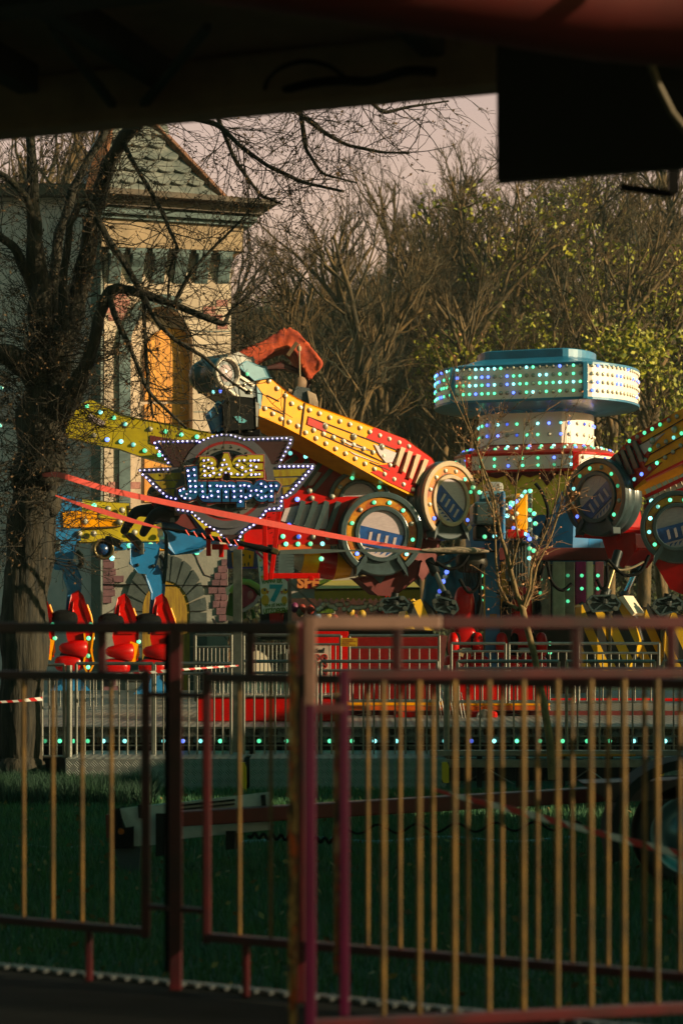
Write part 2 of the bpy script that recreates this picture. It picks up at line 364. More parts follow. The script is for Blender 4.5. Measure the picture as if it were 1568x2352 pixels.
for i in range(15): spots.append((540+i*72+random.uniform(-20, 20), random.uniform(58, 66), random.choice((0, 1, 2, 5)) if 540+i*72 < 1080 else random.choice((3, 4, 4, 1)), random.uniform(.56, .74)))
for i in range(18): spots.append((850+i*44+random.uniform(-15, 15), random.uniform(68, 82), random.choice((0, 1, 5)) if 850+i*44 < 1090 else random.choice((3, 4, 0, 1)), random.uniform(.66, .84)))
for i in range(16): spots.append((890+i*46+random.uniform(-15, 15), random.uniform(88, 102), random.choice((0, 1, 2, 5)) if i < 8 else random.choice((3, 0, 1)), random.uniform(.58, .72)))
for i in range(8): spots.append((-60+i*60+random.uniform(-15, 15), random.uniform(60, 90), random.choice((0, 1, 5)), random.uniform(.85, 1.0)))
used = set(); nl = 0
def zone(x):
    for a, b in ((560, 'beside the castle tower'), (640, 'above the orange arm'), (740, 'beyond the hanging dummy'), (860, 'above the yellow boom'), (980, 'above the red boom end'), (1100, 'left of the drum'), (1240, 'over the drum left'), (1400, 'over the drum right'), (1500, 'beyond the drum')):
        if x < a: return b
    return 'at the far right'
ORD = ['first', 'second', 'third', 'fourth', 'fifth', 'sixth', 'seventh', 'eighth', 'ninth', 'tenth']
spots = [q for q in spots if q[0] > -100]; seen = {}; LAB = {}
for i, q in sorted(enumerate(spots), key=lambda t: t[1][0]):
    row = 'front' if q[1] < 67 else ('middle' if q[1] < 84 else 'back'); kd = ADJ_[q[2]]; z_ = zone(q[0]) if q[0] > 480 else 'behind the castle wing'
    k0 = (row, kd, z_); seen[k0] = seen.get(k0, 0)+1; LAB[i] = (k0, seen[k0])
def tlabel(i):
    k0, n = LAB[i]; row, kd, z_ = k0
    return f"{kd} tree, {row} row, {z_}" + (f", {ORD[n-1]} from left" if seen[k0] > 1 else '')
ADJ = {0: 'bare', 1: 'tall bare', 2: 'low spreading bare', 5: 'slender bare', 3: 'half budding', 4: 'yellow-green budding'}
for ti, (x, Y, k, sc_) in enumerate(spots):
    sc_ *= 1.24 if x > 1110 else (1.14 if x > 860 else 1.12)
    src = protos[k]; o = src if k not in used else copy_tree(src); used.add(k); p = P(x, HY, Y)
    z = hillf(p.x, Y) if Y > 58 else 0
    o.location = (p.x, Y, z-.3); o.rotation_euler = (0, 0, random.uniform(0, 6.28)); hh = random.uniform(.92, 1.1); o.scale = (sc_*hh, sc_*hh, sc_)
    tag(o, tlabel(ti), 'tree', 'budding trees of the wood' if k in (3, 4) else 'bare trees of the wood')
# far wood and undergrowth that reads as one mass
s = Tube(); tips = []
for i in range(640):
    x = RNG.uniform(470, 1620); Y = RNG.uniform(64, 92) if i < 170 else RNG.uniform(92, 135); p = P(x, HY, Y); z = hillf(p.x, Y)
    for k in range(3):
        a = RNG.uniform(0, 6.28); grow(s, np.array([p.x+RNG.normal(0, .6), Y, z-.2]), np.array([math.cos(a)*.5, math.sin(a)*.5, 1.3]), RNG.uniform(.8, 1.5) if i < 170 else RNG.uniform(1.6, 3.2), .03, 2, .08, tips, .6, (4, 6), .012)
o = s.build('undergrowth', mat('brush', '#42391f', .9, col2='#1c2616', scale=.25)); tag(o, kind='stuff')
tp = np.array(tips); tp = tp[RNG.uniform(size=len(tp)) < .5]
o = leaf_mesh('undergrowth_leaves', np.repeat(tp, 2, 0)+RNG.normal(0, .25, (len(tp)*2, 3)), .10, mat('brush_leaves', '#3c4218', .8, col2='#1a2c18', scale=.3), None); tag(o, kind='stuff')

# ---- the big tree at the left
YB = 18.8
BBARK = mat('rough_bark', '#342c1e', .95, col2='#0e0f0b', scale=16, bump=1.0, bscale=34, stretch=(1, 1, .12))
BTWIG = mat('twig_bark', '#33281a', .85, col2='#1a1711', scale=2)
base = P(48, 1800, YB); base.z = 0
big_tree = thing('big_tree', base, 'gnarled bare tree with a thick rough trunk left of the ride', 'tree')
limbs = [  # (name, [(x, y, radius px, depth offset)])
 ('trunk', [(44, 1815, 80, 0), (46, 1790, 60, 0), (48, 1750, 52, 0), (50, 1600, 47, 0), (56, 1420, 50, 0), (66, 1280, 52, 0), (80, 1150, 54, 0), (90, 1060, 56, 0), (96, 960, 50, 0), (105, 870, 48, 0), (118, 800, 44, 0), (125, 760, 36, 0)]),
 ('limb', [(112, 850, 34, .0), (100, 750, 29, -.1), (86, 640, 22, -.2), (80, 520, 18, -.3), (75, 400, 13, -.3), (70, 300, 10, -.3), (60, 180, 8, -.3)]),
 ('limb', [(125, 850, 38, 0), (158, 740, 27, .1), (188, 640, 22, .1), (205, 560, 19, 0), (225, 460, 17, -.1), (248, 380, 17, -.2), (285, 315, 14, -.3), (330, 265, 12, -.4), (420, 210, 10, -.6), (600, 170, 8, -.8), (820, 150, 6, -1), (960, 150, 5, -1.1)]),
 ('limb', [(122, 800, 22, .2), (122, 640, 13, .4), (138, 540, 12, .5), (165, 440, 10, .5), (202, 368, 9, .5), (240, 310, 8, .5), (260, 200, 6, .5)]),
 ('limb', [(140, 760, 16, -.3), (148, 640, 9, -.4), (160, 520, 8, -.5), (178, 475, 8, -.5), (205, 468, 8, -.5), (228, 510, 8, -.6), (255, 560, 8, -.6), (300, 625, 7, -.6), (330, 680, 6, -.6), (333, 760, 4, -.6), (340, 880, 3.5, -.6), (352, 960, 3, -.6)]),
 ('limb', [(120, 960, 40, 0), (170, 900, 26, -.2), (200, 840, 16, -.4), (222, 760, 13, -.5), (238, 700, 12, -.5), (248, 672, 13, -.5), (275, 662, 12, -.5), (330, 675, 10, -.6), (400, 700, 8, -.6), (470, 728, 7, -.7), (515, 745, 6, -.7), (528, 715, 4, -.7), (560, 690, 3, -.7), (610, 640, 2.5, -.7)]),
 ('limb', [(100, 880, 36, 0), (60, 840, 28, -.2), (20, 815, 25, -.3), (-60, 800, 20, -.3)]),
 ('limb', [(98, 740, 15, 0), (62, 620, 12, -.2), (30, 565, 11, -.3), (-30, 520, 9, -.3)]),
 ('limb', [(92, 540, 9, -.3), (60, 450, 8, -.5), (20, 410, 7, -.5), (-30, 380, 6, -.5)]),
 ('limb', [(286, 330, 6, -.3), (310, 380, 5, -.4), (341, 430, 5, -.5), (374, 487, 5, -.5), (390, 530, 4.5, -.5), (410, 570, 3.5, -.5), (390, 620, 3, -.5), (385, 720, 2.5, -.5)]),
 ('limb', [(320, 272, 7, -.4), (400, 262, 6, -.5), (500, 285, 6, -.6), (545, 330, 5, -.7), (620, 385, 4.5, -.7), (700, 420, 4, -.7), (790, 440, 3, -.8)]),
 ('limb', [(560, 170, 7, -.8), (640, 225, 6, -.8), (700, 270, 5.5, -.9), (745, 305, 5, -.9), (800, 335, 4, -.9), (880, 350, 3, -1), (940, 352, 2, -1)]),
 ('limb', [(760, 150, 6, -1), (830, 215, 5, -1), (880, 260, 4, -1), (940, 245, 3, -1), (1030, 232, 2, -1)]),
 ('limb', [(460, 205, 6, -.6), (500, 270, 5, -.5), (540, 370, 4.5, -.4), (600, 450, 3.5, -.4), (650, 470, 2.5, -.4)]),
 ('limb', [(640, 170, 6, -.9), (690, 260, 5, -.8), (700, 340, 4, -.8), (740, 400, 3, -.8), (820, 420, 2, -.8)]),
 ('limb', [(250, 672, 8, -.5), (262, 720, 7, -.6), (300, 800, 5, -.6), (340, 900, 4, -.7), (430, 985, 3, -.7)]),
 ('limb', [(330, 676, 6, -.6), (360, 740, 5, -.7), (400, 780, 4.5, -.7), (470, 820, 4, -.7), (520, 870, 3, -.7), (575, 905, 2, -.7)]),
 ('limb', [(400, 700, 5, -.6), (440, 620, 4, -.7), (500, 560, 3, -.7), (560, 500, 2.5, -.7), (600, 440, 2, -.7)]),
]
bt = Tube(); ttips = []; budp = []
def hang(p, d, L, r, lv):
    pts = [p]; q = p.copy(); dd = d/np.linalg.norm(d); st = 5
    for i in range(st):
        dd = dd+RNG.normal(0, .19, 3); dd[2] += RNG.choice((-.03, .05)); dd /= np.linalg.norm(dd); q = q+dd*L/st; pts.append(q.copy())
    bt.seg(pts, np.linspace(r, max(.0022, r*.5), st+1), 3)
    for i in range(1, st+1):
        if RNG.uniform() < .3: budp.append(pts[i]+RNG.normal(0, .012, 3))
    if lv <= 0: return
    for k in range(RNG.integers(2, 5)):
        i = RNG.integers(1, st); dv = pts[i+1]-pts[i]; dv /= np.linalg.norm(dv); sd_ = np.cross(dv, RNG.normal(size=3)); sd_ /= np.linalg.norm(sd_)
        hang(pts[i], dv*.7+sd_*RNG.uniform(.4, .9), L*RNG.uniform(.4, .75), max(.0024, r*.6), lv-1)
for nm, L in limbs:
    fine = []
    for (a, b) in zip(L, L[1:]):
        n = 10
        for i in range(n): fine.append([lerp(a[k], b[k], i/n) for k in range(4)])
    fine.append(list(L[-1])); f = np.array(fine)
    for it in range(3): f[1:-1] = (f[:-2]+2*f[1:-1]+f[2:])/4
    pts = []; rs = []
    for j, (x, y, r, dz) in enumerate(f):
        p = P(x, y, YB+dz); w = px(r, YB)
        p = p+Vector((noise.noise(Vector((j*.13, L[0][2], 1))), noise.noise(Vector((j*.13, L[0][2], 5))), 0))*w*(.25 if nm == 'trunk' else .45)
        pts.append(tuple(p)); rs.append(w*(1+.18*noise.noise(Vector((j*.12, 3, L[0][2])))))
    if nm == 'trunk': pts[0] = (pts[0][0], pts[0][1], -.05)
    t = Tube(); t.seg(pts, rs, 44 if nm == 'trunk' else 14)
    if nm == 'trunk' or rs[0] > .05:   # furrowed bark: push the skin in and out
        v = t.v[0]; k = 44 if nm == 'trunk' else 14; c = np.repeat(np.array(pts), k, 0); dlt = v-c
        fac = np.array([1+.13*noise.noise(Vector((q[0]*24, q[1]*24, q[2]*1.2)))+.08*noise.noise(Vector((q[0]*50, q[1]*50, q[2]*5)))+.07*noise.noise(Vector((q[0]*4, q[1]*4, q[2]*3))) for q in v]); t.v[0] = c+dlt*fac[:, None]
    o = t.build(nm, BBARK, big_tree)
    pa = np.array(pts); m_ = len(pa)
    if nm != 'trunk':
        seglen = np.linalg.norm(np.diff(pa, axis=0), axis=1).sum()
        for k in range(int(seglen*17)):
            i = RNG.integers(2, m_-1); 
            d = pa[i]-pa[i-1]; d /= np.linalg.norm(d); sd_ = np.cross(d, RNG.normal(size=3)); sd_ /= np.linalg.norm(sd_)
            hang(pa[i], d*.5+sd_*RNG.uniform(.5, 1), RNG.uniform(.25, .75)*(1.15 if f[i][0] > 380 else 1), RNG.uniform(.0035, .0075), RNG.integers(1, 3))
    else:
        for k in range(300):
            i = RNG.integers(m_*9//20, m_-1); a = RNG.uniform(0, 6.28)
            hang(pa[i], np.array([math.cos(a), math.sin(a), RNG.uniform(-.2, .5)]), RNG.uniform(.3, .95), .0055, RNG.integers(1, 3))
o = bt.build('twigs', BTWIG, big_tree)
leaf_mesh('leaves', np.array(budp), .014, mat('dry_buds', '#6a4a26', .8, col2='#33281a', scale=3), big_tree)
# burrs on the trunk
s = MB()
for x, y, r in ((95, 1085, 60), (60, 1100, 45), (125, 1070, 34), (110, 1160, 36), (85, 820, 40), (120, 905, 38)):
    c = P(x, y, YB-.12); w = px(r, YB); n0 = len(s.v); s.blob(c, (w*.8, w*.6, w*.7), n=22, m=14)
    for i in range(n0, len(s.v)):
        v = Vector(s.v[i]); s.v[i] = tuple(c+(v-c)*(1+.35*noise.noise(v*14)+.3*noise.noise(v*32)))
    s.build('burr', BBARK, big_tree); s = MB()
pass

# ---- the young tree in front of the ride
base = P(1262, 1770, 18.0); base.z = 0
yt = thing('young_tree', base, 'slim young bare tree leaning in front of the ride column', 'tree')
tk = Tube(); bt = Tube(); budp = []
def ypath(L, Y): return [tuple(P(x, y, Y+dz)) for x, y, r, dz in L], [px(r*.72, Y) for x, y, r, dz in L]
YT = 18.2
yl = [[(1268, 1790, 15, 0), (1262, 1700, 13, 0), (1245, 1600, 12, 0), (1225, 1500, 11, 0), (1205, 1425, 11, 0), (1198, 1395, 11, 0)],
 [(1198, 1398, 9, 0), (1185, 1360, 8, 0), (1172, 1310, 7.5, 0), (1160, 1262, 7, 0), (1152, 1240, 6, 0)],
 [(1190, 1400, 7, 0), (1165, 1385, 6, .1), (1145, 1345, 5, .1), (1138, 1290, 4, .1), (1136, 1230, 3.5, .1), (1130, 1150, 3, .1), (1110, 1090, 3, .1), (1098, 1040, 3, .1), (1075, 985, 2.6, .1), (1045, 920, 2.2, .1), (1020, 860, 1.8, .1), (1000, 800, 1.3, .1)],
 [(1152, 1240, 4.5, 0), (1140, 1180, 4, 0), (1128, 1120, 4, 0), (1104, 1060, 3.4, 0), (1085, 1000, 2.6, 0), (1066, 940, 2, 0), (1050, 880, 1.4, 0), (1048, 820, 1, 0)],
 [(1200, 1392, 6, 0), (1215, 1350, 5, -.1), (1218, 1310, 4, -.1), (1235, 1260, 3.5, -.1), (1262, 1200, 3, -.1), (1280, 1130, 2.6, -.1), (1290, 1050, 2, -.1), (1300, 960, 1.2, -.1)],
 [(1204, 1400, 5, 0), (1220, 1360, 4.5, .1), (1232, 1300, 3.5, .1), (1262, 1240, 3, .1), (1285, 1170, 2.6, .1), (1300, 1100, 2, .1), (1312, 1030, 1.4, .1)],
 [(1172, 1310, 4, 0), (1190, 1240, 3.2, -.2), (1180, 1180, 2.8, -.2), (1186, 1100, 2.4, -.2), (1200, 1030, 1.6, -.2), (1204, 960, 1.1, -.2)],
 [(1136, 1190, 3, .1), (1110, 1130, 2.4, .3), (1102, 1060, 2, .3), (1130, 1000, 1.6, .3), (1145, 960, 1, .3)]]
for i, L in enumerate(yl):
    pts, rs = ypath(L, YT); tk.seg(pts, rs, 8); pa = np.array(pts)
    if i:
        for k in range(30 if i > 1 else 10):
            j = RNG.integers(1, len(pa)); t = RNG.uniform(); p = pa[j-1]*(1-t)+pa[j]*t; d = pa[j]-pa[j-1]; d /= np.linalg.norm(d); sd_ = np.cross(d, RNG.normal(size=3)); sd_ /= np.linalg.norm(sd_)
            hang(p, d*.8+sd_*.7, RNG.uniform(.12, .42), .0032, RNG.integers(0, 2))
tk.build('trunk', mat('young_bark', '#8a6e44', .8, col2='#5d4a30', scale=6, bump=.4), yt); bt.build('twigs', mat('young_twigs', '#7a5a3a', .8), yt)
leaf_mesh('leaves', np.array(budp), .013, mat('young_buds', '#a8724a', .7), yt)
# ================================================================ the painted castle
class Lp:
    """unforeshortened local frame on plane pl round photo point (cx, cy); units = photo pixels at that distance"""
    def __init__(s, pl, cx, cy, off=0, rot=0):
        s.c = pl(cx, cy)+pl.n*off; s.k = s.c.y/F; s.n = pl.n; s.d = pl.d; s.a = R(rot)
    def __call__(s, x, y, off=0.0):
        ca, sa = math.cos(s.a), math.sin(s.a); x, y = x*ca+y*sa, -x*sa+y*ca
        return s.c+s.d*(x*s.k)+Vector((0, 0, -y*s.k))+s.n*off
STONE = mat('painted_plaster', '#c6b09c', .75, col2='#a4907e', scale=2.2, bump=.25, bscale=30)
STONE2 = mat('painted_frieze', '#a0866a', .7, col2='#84705a', scale=3, bump=.2)
SGREY = mat('painted_grey_stone', '#5f6f70', .6, col2='#4a5a5c', scale=4, bump=.2)
CBLUE = mat('weathered_blue_lead', '#586a6c', .6, col2='#3c4c4e', scale=4)
SLATE = mat('brown_cornice', '#5c4a3c', .6, col2='#3f372f', scale=4)
PINKB = mat('pink_brick', '#b3776a', .7, col2='#8f5c56', scale=5, bump=.3)
MORT = mat('brick_joint', '#4e3a3c', .8)
WOODO = mat('orange_boards', '#dc9630', .55, col2='#b87424', scale=2.0, stretch=(9, 9, .8), bump=.2)
WOODY = mat('yellow_boards', '#b08c20', .6, col2='#7d5a18', scale=2.0, stretch=(9, 9, .8), bump=.2)
SHAL = mat('pale_wall_panel', '#e6ccce', .6, col2='#c8b4b8', scale=1.5)
TILE = mat('roof_scale', '#86847e', .65, col2='#555a58', scale=4)
HIP = mat('terracotta_hip', '#7a4a2c', .7, col2='#563624', scale=6)
ct = Pl(385, 36, 20); base = ct(385, 1480); base.z = 0
tower = thing('castle_tower', base, 'painted castle tower with scaled roof, corbels and arched orange shutter', 'tower')
s = MB()
op = ell(371, 800, 72, 95, 20, 0, 180)
s.plate(ct, [(240, 560), (531, 572), (529, 1290), (443, 1290)]+op+[(299, 1290), (240, 1290)], -.35, 0)
s.plate(ct, [(240, 560), (245, 560), (245, 1290), (240, 1290)], -2.4, -.36); s.plate(ct, [(524, 572), (530, 572), (528, 1290), (522, 1290)], -2.4, -.36)
s.build('wall', STONE, tower, .012)
MB().plate(ct, [(262, 690), (470, 690), (470, 1290), (262, 1290)], -.42, -.3).build('niche_back', STONE, tower)
s = MB(); s.plate(ct, ell(402, 810, 60, 62, 18, 0, 180)+[(342, 915), (462, 915)], -.3, -.24)
o = s.build('shutter', WOODO, tower, .01)
s = MB(); s.plate(ct, [(342, 926), (462, 926), (462, 968), (342, 968)], -.3, -.25)
s.plate(ct, [(342, 972), (462, 972), (462, 1150), (342, 1150)], -.3, -.255); s.build('board_panel', WOODO, tower, .01)
s = MB()   # arch trim
o_ = ell(371, 800, 98, 123, 20, 62, 180); i_ = ell(371, 800, 73, 96, 20, 62, 180)
s.prism([ct(*q)+ct.n*.07 for q in o_+i_[::-1]], [ct(*q) for q in o_+i_[::-1]])
s.plate(ct, [(273, 801), (298, 801), (298, 1290), (273, 1290)], 0, .07); s.build('arch_trim', CBLUE, tower, .01)
s = MB()
for r_ in range(4):
    for c_ in range(3):
        x0 = 243+c_*17+(r_ % 2)*7; y0 = 672+r_*17
        if x0 < 290: MB().plate(ct, [(x0, y0), (x0+14, y0), (x0+14, y0+13), (x0, y0+13)], .0, .018).build('brick', PINKB, tower, .008)
for x0, y0, w, h in ((468, 705, 26, 15), (480, 724, 30, 15), (498, 690, 24, 13), (270, 1090, 26, 14), (300, 1108, 22, 14), (250, 1108, 30, 14), (255, 1126, 24, 14), (500, 742, 22, 13)):
    MB().plate(ct, [(x0, y0), (x0+w, y0), (x0+w, y0+h), (x0, y0+h)], 0, .018).build('brick', PINKB, tower, .008)
s = MB()   # joints of the stone blocks
for x0, x1, y in ((445, 529, 640), (445, 529, 760), (445, 529, 860), (445, 529, 945), (243, 272, 860), (445, 529, 1060)): s.plate(ct, [(x0, y), (x1, y), (x1, y+2.2), (x0, y+2.2)], 0, .004)
s.build('block_joint', SGREY, tower)
s = MB(); s.plate(ct, [(228, 505), (548, 526), (548, 583), (228, 570)], -2.6, .26); s.build('frieze', STONE2, tower, .015)
for k in range(6):
    s = MB(); cx = 262+k*50
    for dx in (-16,):
        pr = [(.25, 584), (.25, 596), (.22, 604), (.13, 616), (.09, 630), (.05, 645), (0, 652)]
        L = [ct(cx-14, y)+ct.n*o1 for o1, y in pr]+[ct(cx-14, 652), ct(cx-14, 584)]; Rr = [ct(cx+14, y)+ct.n*o1 for o1, y in pr]+[ct(cx+14, 652), ct(cx+14, 584)]
        n = len(L); s.add(L+Rr, [tuple(range(n))[::-1], tuple(range(n, 2*n))]+[(i, (i+1) % n, (i+1) % n+n, i+n) for i in range(n)])
    s.plate(ct, [(cx-18, 576), (cx+18, 577), (cx+18, 587), (cx-18, 586)], .0, .255)
    s.build('corbel', CBLUE, tower, .008)
s = MB(); s.plate(ct, [(215, 483), (575, 508), (575, 520), (215, 497)], -2.7, .42); s.plate(ct, [(210, 498), (566, 521), (566, 528), (210, 506)], -2.7, .33)
s.build('cornice_moulding', CBLUE, tower, .012)
s = MB(); s.plate(ct, [(205, 448), (608, 478), (608, 489), (205, 461)], -3.0, .75); s.plate(ct, [(208, 461), (585, 489), (585, 505), (208, 480)], -2.8, .5)
s.build('cornice', SLATE, tower, .015)
# pyramid roof with scale tiles
A_ = ct(205, 449)+ct.n*.2; B_ = ct(506, 461)+ct.n*.2; Cc = B_-ct.n*2.7; D_ = A_-ct.n*2.7; AP = (A_+B_+Cc+D_)/4; AP.z = A_.z+2.35; AP.x -= .42
s = MB(); s.add([A_, B_, Cc, D_, AP], [(0, 1, 4), (1, 2, 4), (2, 3, 4), (3, 0, 4), (0, 3, 2, 1)]); rf = s.build('roof', CBLUE, tower)
s = MB(); nrm = (B_-A_).cross(AP-A_).normalized(); nrm = nrm if nrm.y < 0 else -nrm
U = (B_-A_).normalized(); V_ = nrm.cross(U); V_ = V_ if V_.z > 0 else -V_; HL = (AP-(A_+B_)/2).length; WL = (B_-A_).length
rows = 9
for r_ in range(rows):
    t = r_/rows; w = WL*(1-t); st = .31; nn = int(w/st)+1
    for k in range(-nn//2-1, nn//2+2):
        u = (k+(r_ % 2)*.5)*st; 
        if abs(u) > w/2-.06: continue
        c = (A_+B_)/2+(AP-(A_+B_)/2)*t+U*u
        pts = [(-.17, .34), (-.17, .06)]+[(-.17*math.cos(a), -.16*math.sin(a)+.06) for a in [math.pi*i/10 for i in range(1, 10)]]+[(.17, .06), (.17, .34)]
        s.prism([c+U*a+V_*b+nrm*(.085-.2*b+.004*(k % 2)) for a, b in pts], [c+U*a+V_*b+nrm*(.05-.2*b) for a, b in pts])
s.build('roof_tiles', TILE, rf)
s = MB()
for q in (A_, B_, Cc): s.beam(q+nrm*.03, AP+nrm*.03, .25, .10)
s.build('hip_trim', HIP, rf, .015)
for q in ((298, 462),):
    s = MB(); c = ct(*q)+ct.n*.4; s.box(c, (.16, .12, .1)); s.build('vent', BLACK, tower)

# pale side wing of the castle, left of the tower
wg = Pl(235, 35.6, -24); base = wg(110, 1480); base.z = 0
wing = thing('castle_wing', base, 'pale grey panelled castle wing behind the big tree', 'building')
s = MB()
for x0, x1 in ((-260, -141), (-140, -21), (-20, 99), (100, 213)): s.plate(wg, [(x0, 455), (x1, 455), (x1, 1395), (x0, 1395)], -.2, 0)
s.build('wall', SHAL, wing, .01)
s = MB(); s.plate(wg, [(214, 455), (236, 455), (236, 1690), (214, 1690)], -.2, .06); s.build('corner_post', mat('grey_metal', '#6d7472', .5, .4, var=.2), wing, .01)
s = MB(); s.plate(wg, [(-260, 1396), (213, 1396), (213, 1700), (-260, 1700)], -.2, -.01); s.build('plinth', SHAL, wing, .01)
s = MB(); s.plate(wg, [(-260, 425), (240, 430), (240, 454), (-260, 454)], -.2, .3); s.build('cornice', SLATE, wing, .02)
# lower painted front with the stone arch
lf = Pl(380, 34.6, 4); base = lf(380, 1480); base.z = 0
front = thing('painted_facade', base, 'painted castle front with stone arch, yellow door and pink brick patches', 'building')
PLAST = mat('grey_plaster', '#9a958a', .7, col2='#7e7b74', scale=1.6, bump=.2)
s = MB(); s.plate(lf, [(236, 1262), (524, 1262), (524, 1700), (236, 1700)], -.2, 0); s.build('wall', PLAST, front)
s = MB(); s.plate(lf, ell(382, 1405, 54, 70, 20, 0, 180)+[(328, 1690), (436, 1690)], 0, .03); s.build('door', WOODY, front, .005)
s = MB()
for k in range(11):
    a0 = 180*k/11+1.4; a1 = 180*(k+1)/11-1.4
    o_ = ell(382, 1405, 93, 130, 5, a0, a1); i_ = ell(382, 1405, 55, 71, 5, a0, a1)
    s.plate(lf, o_+i_[::-1], 0, .05)
for k in range(7):
    for x0 in (289, 437): s.plate(lf, [(x0, 1407+k*40), (x0+38, 1407+k*40), (x0+38, 1444+k*40), (x0, 1444+k*40)], 0, .05)
s.build('arch_stones', mat('dark_painted_stone', '#4c5452', .7, col2='#363f3f', scale=4, bump=.2), front, .012)
s = MB(); 
for (xs, rws) in (((238,), [(1275, 22), (1291, 26), (1307, 30), (1323, 48), (1339, 26), (1355, 28), (1371, 20), (1560, 30), (1576, 36), (1592, 30), (1608, 24)]), ((522,), [(1285, -14), (1301, -22), (1317, -30), (1333, -36), (1349, -44), (1365, -30), (1381, -34), (1397, -26), (1413, -20)])):
    for i, (y, w) in enumerate(rws):
        x = xs[0]; n = 1 if abs(w) < 30 else 2
        for j in range(n): a = x+w*j/n; b = x+w*(j+1)/n-math.copysign(2, w); MB().plate(lf, [(min(a, b), y), (max(a, b), y), (max(a, b), y+13.5), (min(a, b), y+13.5)], 0, .03).build('brick', mat('dark_pink_brick', '#7a5258', .7, col2='#5e4048', scale=6), front, .006)
s = MB()
for pts in (((300, 1290), (318, 1300), (322, 1318)), ((455, 1290), (470, 1320), (500, 1330)), ((440, 1262), (452, 1280), (455, 1290)), ((285, 1375), (262, 1400), (240, 1412)), ((490, 1420), (505, 1450), (522, 1470))):
    MB().tube([lf(x, y)+lf.n*.005 for x, y in pts], .009, 4).build('crack', MORT, front)
s = MB(); s.plate(lf, [(236, 1341), (524, 1345), (524, 1347), (236, 1343)], .0, .052); s.build('panel_joint', BLACK, front)

# ================================================================ the ride: central column
CY = 30.0; C0 = P(1231, HY, CY); C0.z = 0; k_ = CY/F
def zc(y): return H+(HY-y)*k_
col_ = thing('ride_column', C0, 'white and blue drum-topped ride column studded with rows of bulbs', 'ride column')
FA = R(-19)   # facet normal turned left
def plan(r, n=64, flat=.755):
    out = []
    for k in range(n):
        t = 2*math.pi*k/n; dlt = math.cos(t-0)   # t measured from the facet normal
        rr = r if dlt <= 0 else min(r, flat*r/max(dlt, 1e-3)); a = t+FA
        out.append(Vector((math.sin(a)*rr, -math.cos(a)*rr, 0)))
    return out
def loft(s, prof, cap=True, smooth=False, n=64):
    rings = []
    for r, z in prof: rings += [C0+p+Vector((0, 0, z)) for p in plan(r, n)]
    fs = [(i*n+k, i*n+(k+1) % n, (i+1)*n+(k+1) % n, (i+1)*n+k) for i in range(len(prof)-1) for k in range(n)]
    if cap: fs += [tuple(range(n))[::-1], tuple(range((len(prof)-1)*n, len(prof)*n))]
    s.add(rings, fs, smooth)
px_ = lambda v: v*k_
WHITEP = mat('white_ride_panel', '#f6e0d6', .38, var=.08, scale=1.5, coat=.3)
BLUR = mat('ride_blue', '#2878a0', .35, col2='#1f6488', scale=3, coat=.3)
s = MB(); loft(s, [(px_(231), zc(935)), (px_(231), zc(864))]); s.build('drum', WHITEP, col_)
s = MB()
for a, b in ((858, 865), (935, 941)): loft(s, [(px_(234), zc(b)), (px_(234), zc(a))])
for ang in (-19-40.8, -19+40.8):
    p = Vector((math.sin(R(ang)), -math.cos(R(ang)), 0))*px_(231); s.beam(C0+p+Vector((0, 0, zc(940))), C0+p+Vector((0, 0, zc(860))), .07, .05)
s.build('drum_rim', BLUR, col_, .006)
s = MB(); loft(s, [(px_(234), zc(859)), (px_(190), zc(849)), (px_(150), zc(837)), (px_(136), zc(836)), (px_(136), zc(818)), (px_(132), zc(816)), (px_(60), zc(813))]); s.build('drum_lid', BLUR, col_)
s = MB(); loft(s, [(px_(132), zc(958)), (px_(140), zc(952)), (px_(225), zc(941))]); s.build('drum_underside', BLUR, col_)
s = MB(); loft(s, [(px_(131), zc(1040)), (px_(131), zc(957))]); s.build('neck', WHITEP, col_)
s = MB(); loft(s, [(px_(188), zc(1053)), (px_(180), zc(1045)), (px_(133), zc(1031)), (px_(131), zc(1028))]); s.build('ring_roof', mat('faded_red_paint', '#9c3a2c', .4, var=.3), col_)
s = MB(); loft(s, [(px_(186), zc(1090)), (px_(186), zc(1053))]); s.build('lower_ring', WHITEP, col_)
s = MB(); loft(s, [(px_(189), zc(1057)), (px_(189), zc(1051))]); loft(s, [(px_(189), zc(1094)), (px_(189), zc(1088))])
for ang in (-19-40.8, -19+40.8):
    p = Vector((math.sin(R(ang)), -math.cos(R(ang)), 0))*px_(187); s.beam(C0+p+Vector((0, 0, zc(1093))), C0+p+Vector((0, 0, zc(1052))), .09, .04)
s.build('lower_ring_rim', BRED, col_, .005)
s = MB(); loft(s, [(px_(150), zc(1300)), (px_(163), zc(1160)), (px_(168), zc(1094))]); s.build('skirt', mat('lime_yellow_panel', '#ece048', .5, var=.2, scale=2), col_)
def cring(r, ang, y, off=.01):
    a = R(ang); t = math.cos(a-FA); rr = r if t <= 0 else min(r, .755*r/max(t, 1e-3)); return C0+Vector((math.sin(a), -math.cos(a), 0))*(rr+off)+Vector((0, 0, zc(y)))
s = MB()   # red teeth hanging from the ring
tz = []
for k in range(13):
    a0 = -100+k*16; L = 6 if k % 2 else 26
    f = [cring(px_(168), a0, 1094), cring(px_(168), a0+16, 1094), cring(px_(168), a0+16, 1100), cring(px_(167), a0+8, 1100+L), cring(px_(168), a0, 1100)]
    cc = sum(f, Vector())/5; o2 = Vector((C0.x-cc.x, C0.y-cc.y, 0)).normalized()*.02
    s.prism([q-o2 for q in f], [q+o2*.2 for q in f])
s.build('red_teeth', DRED, col_)
s = MB()
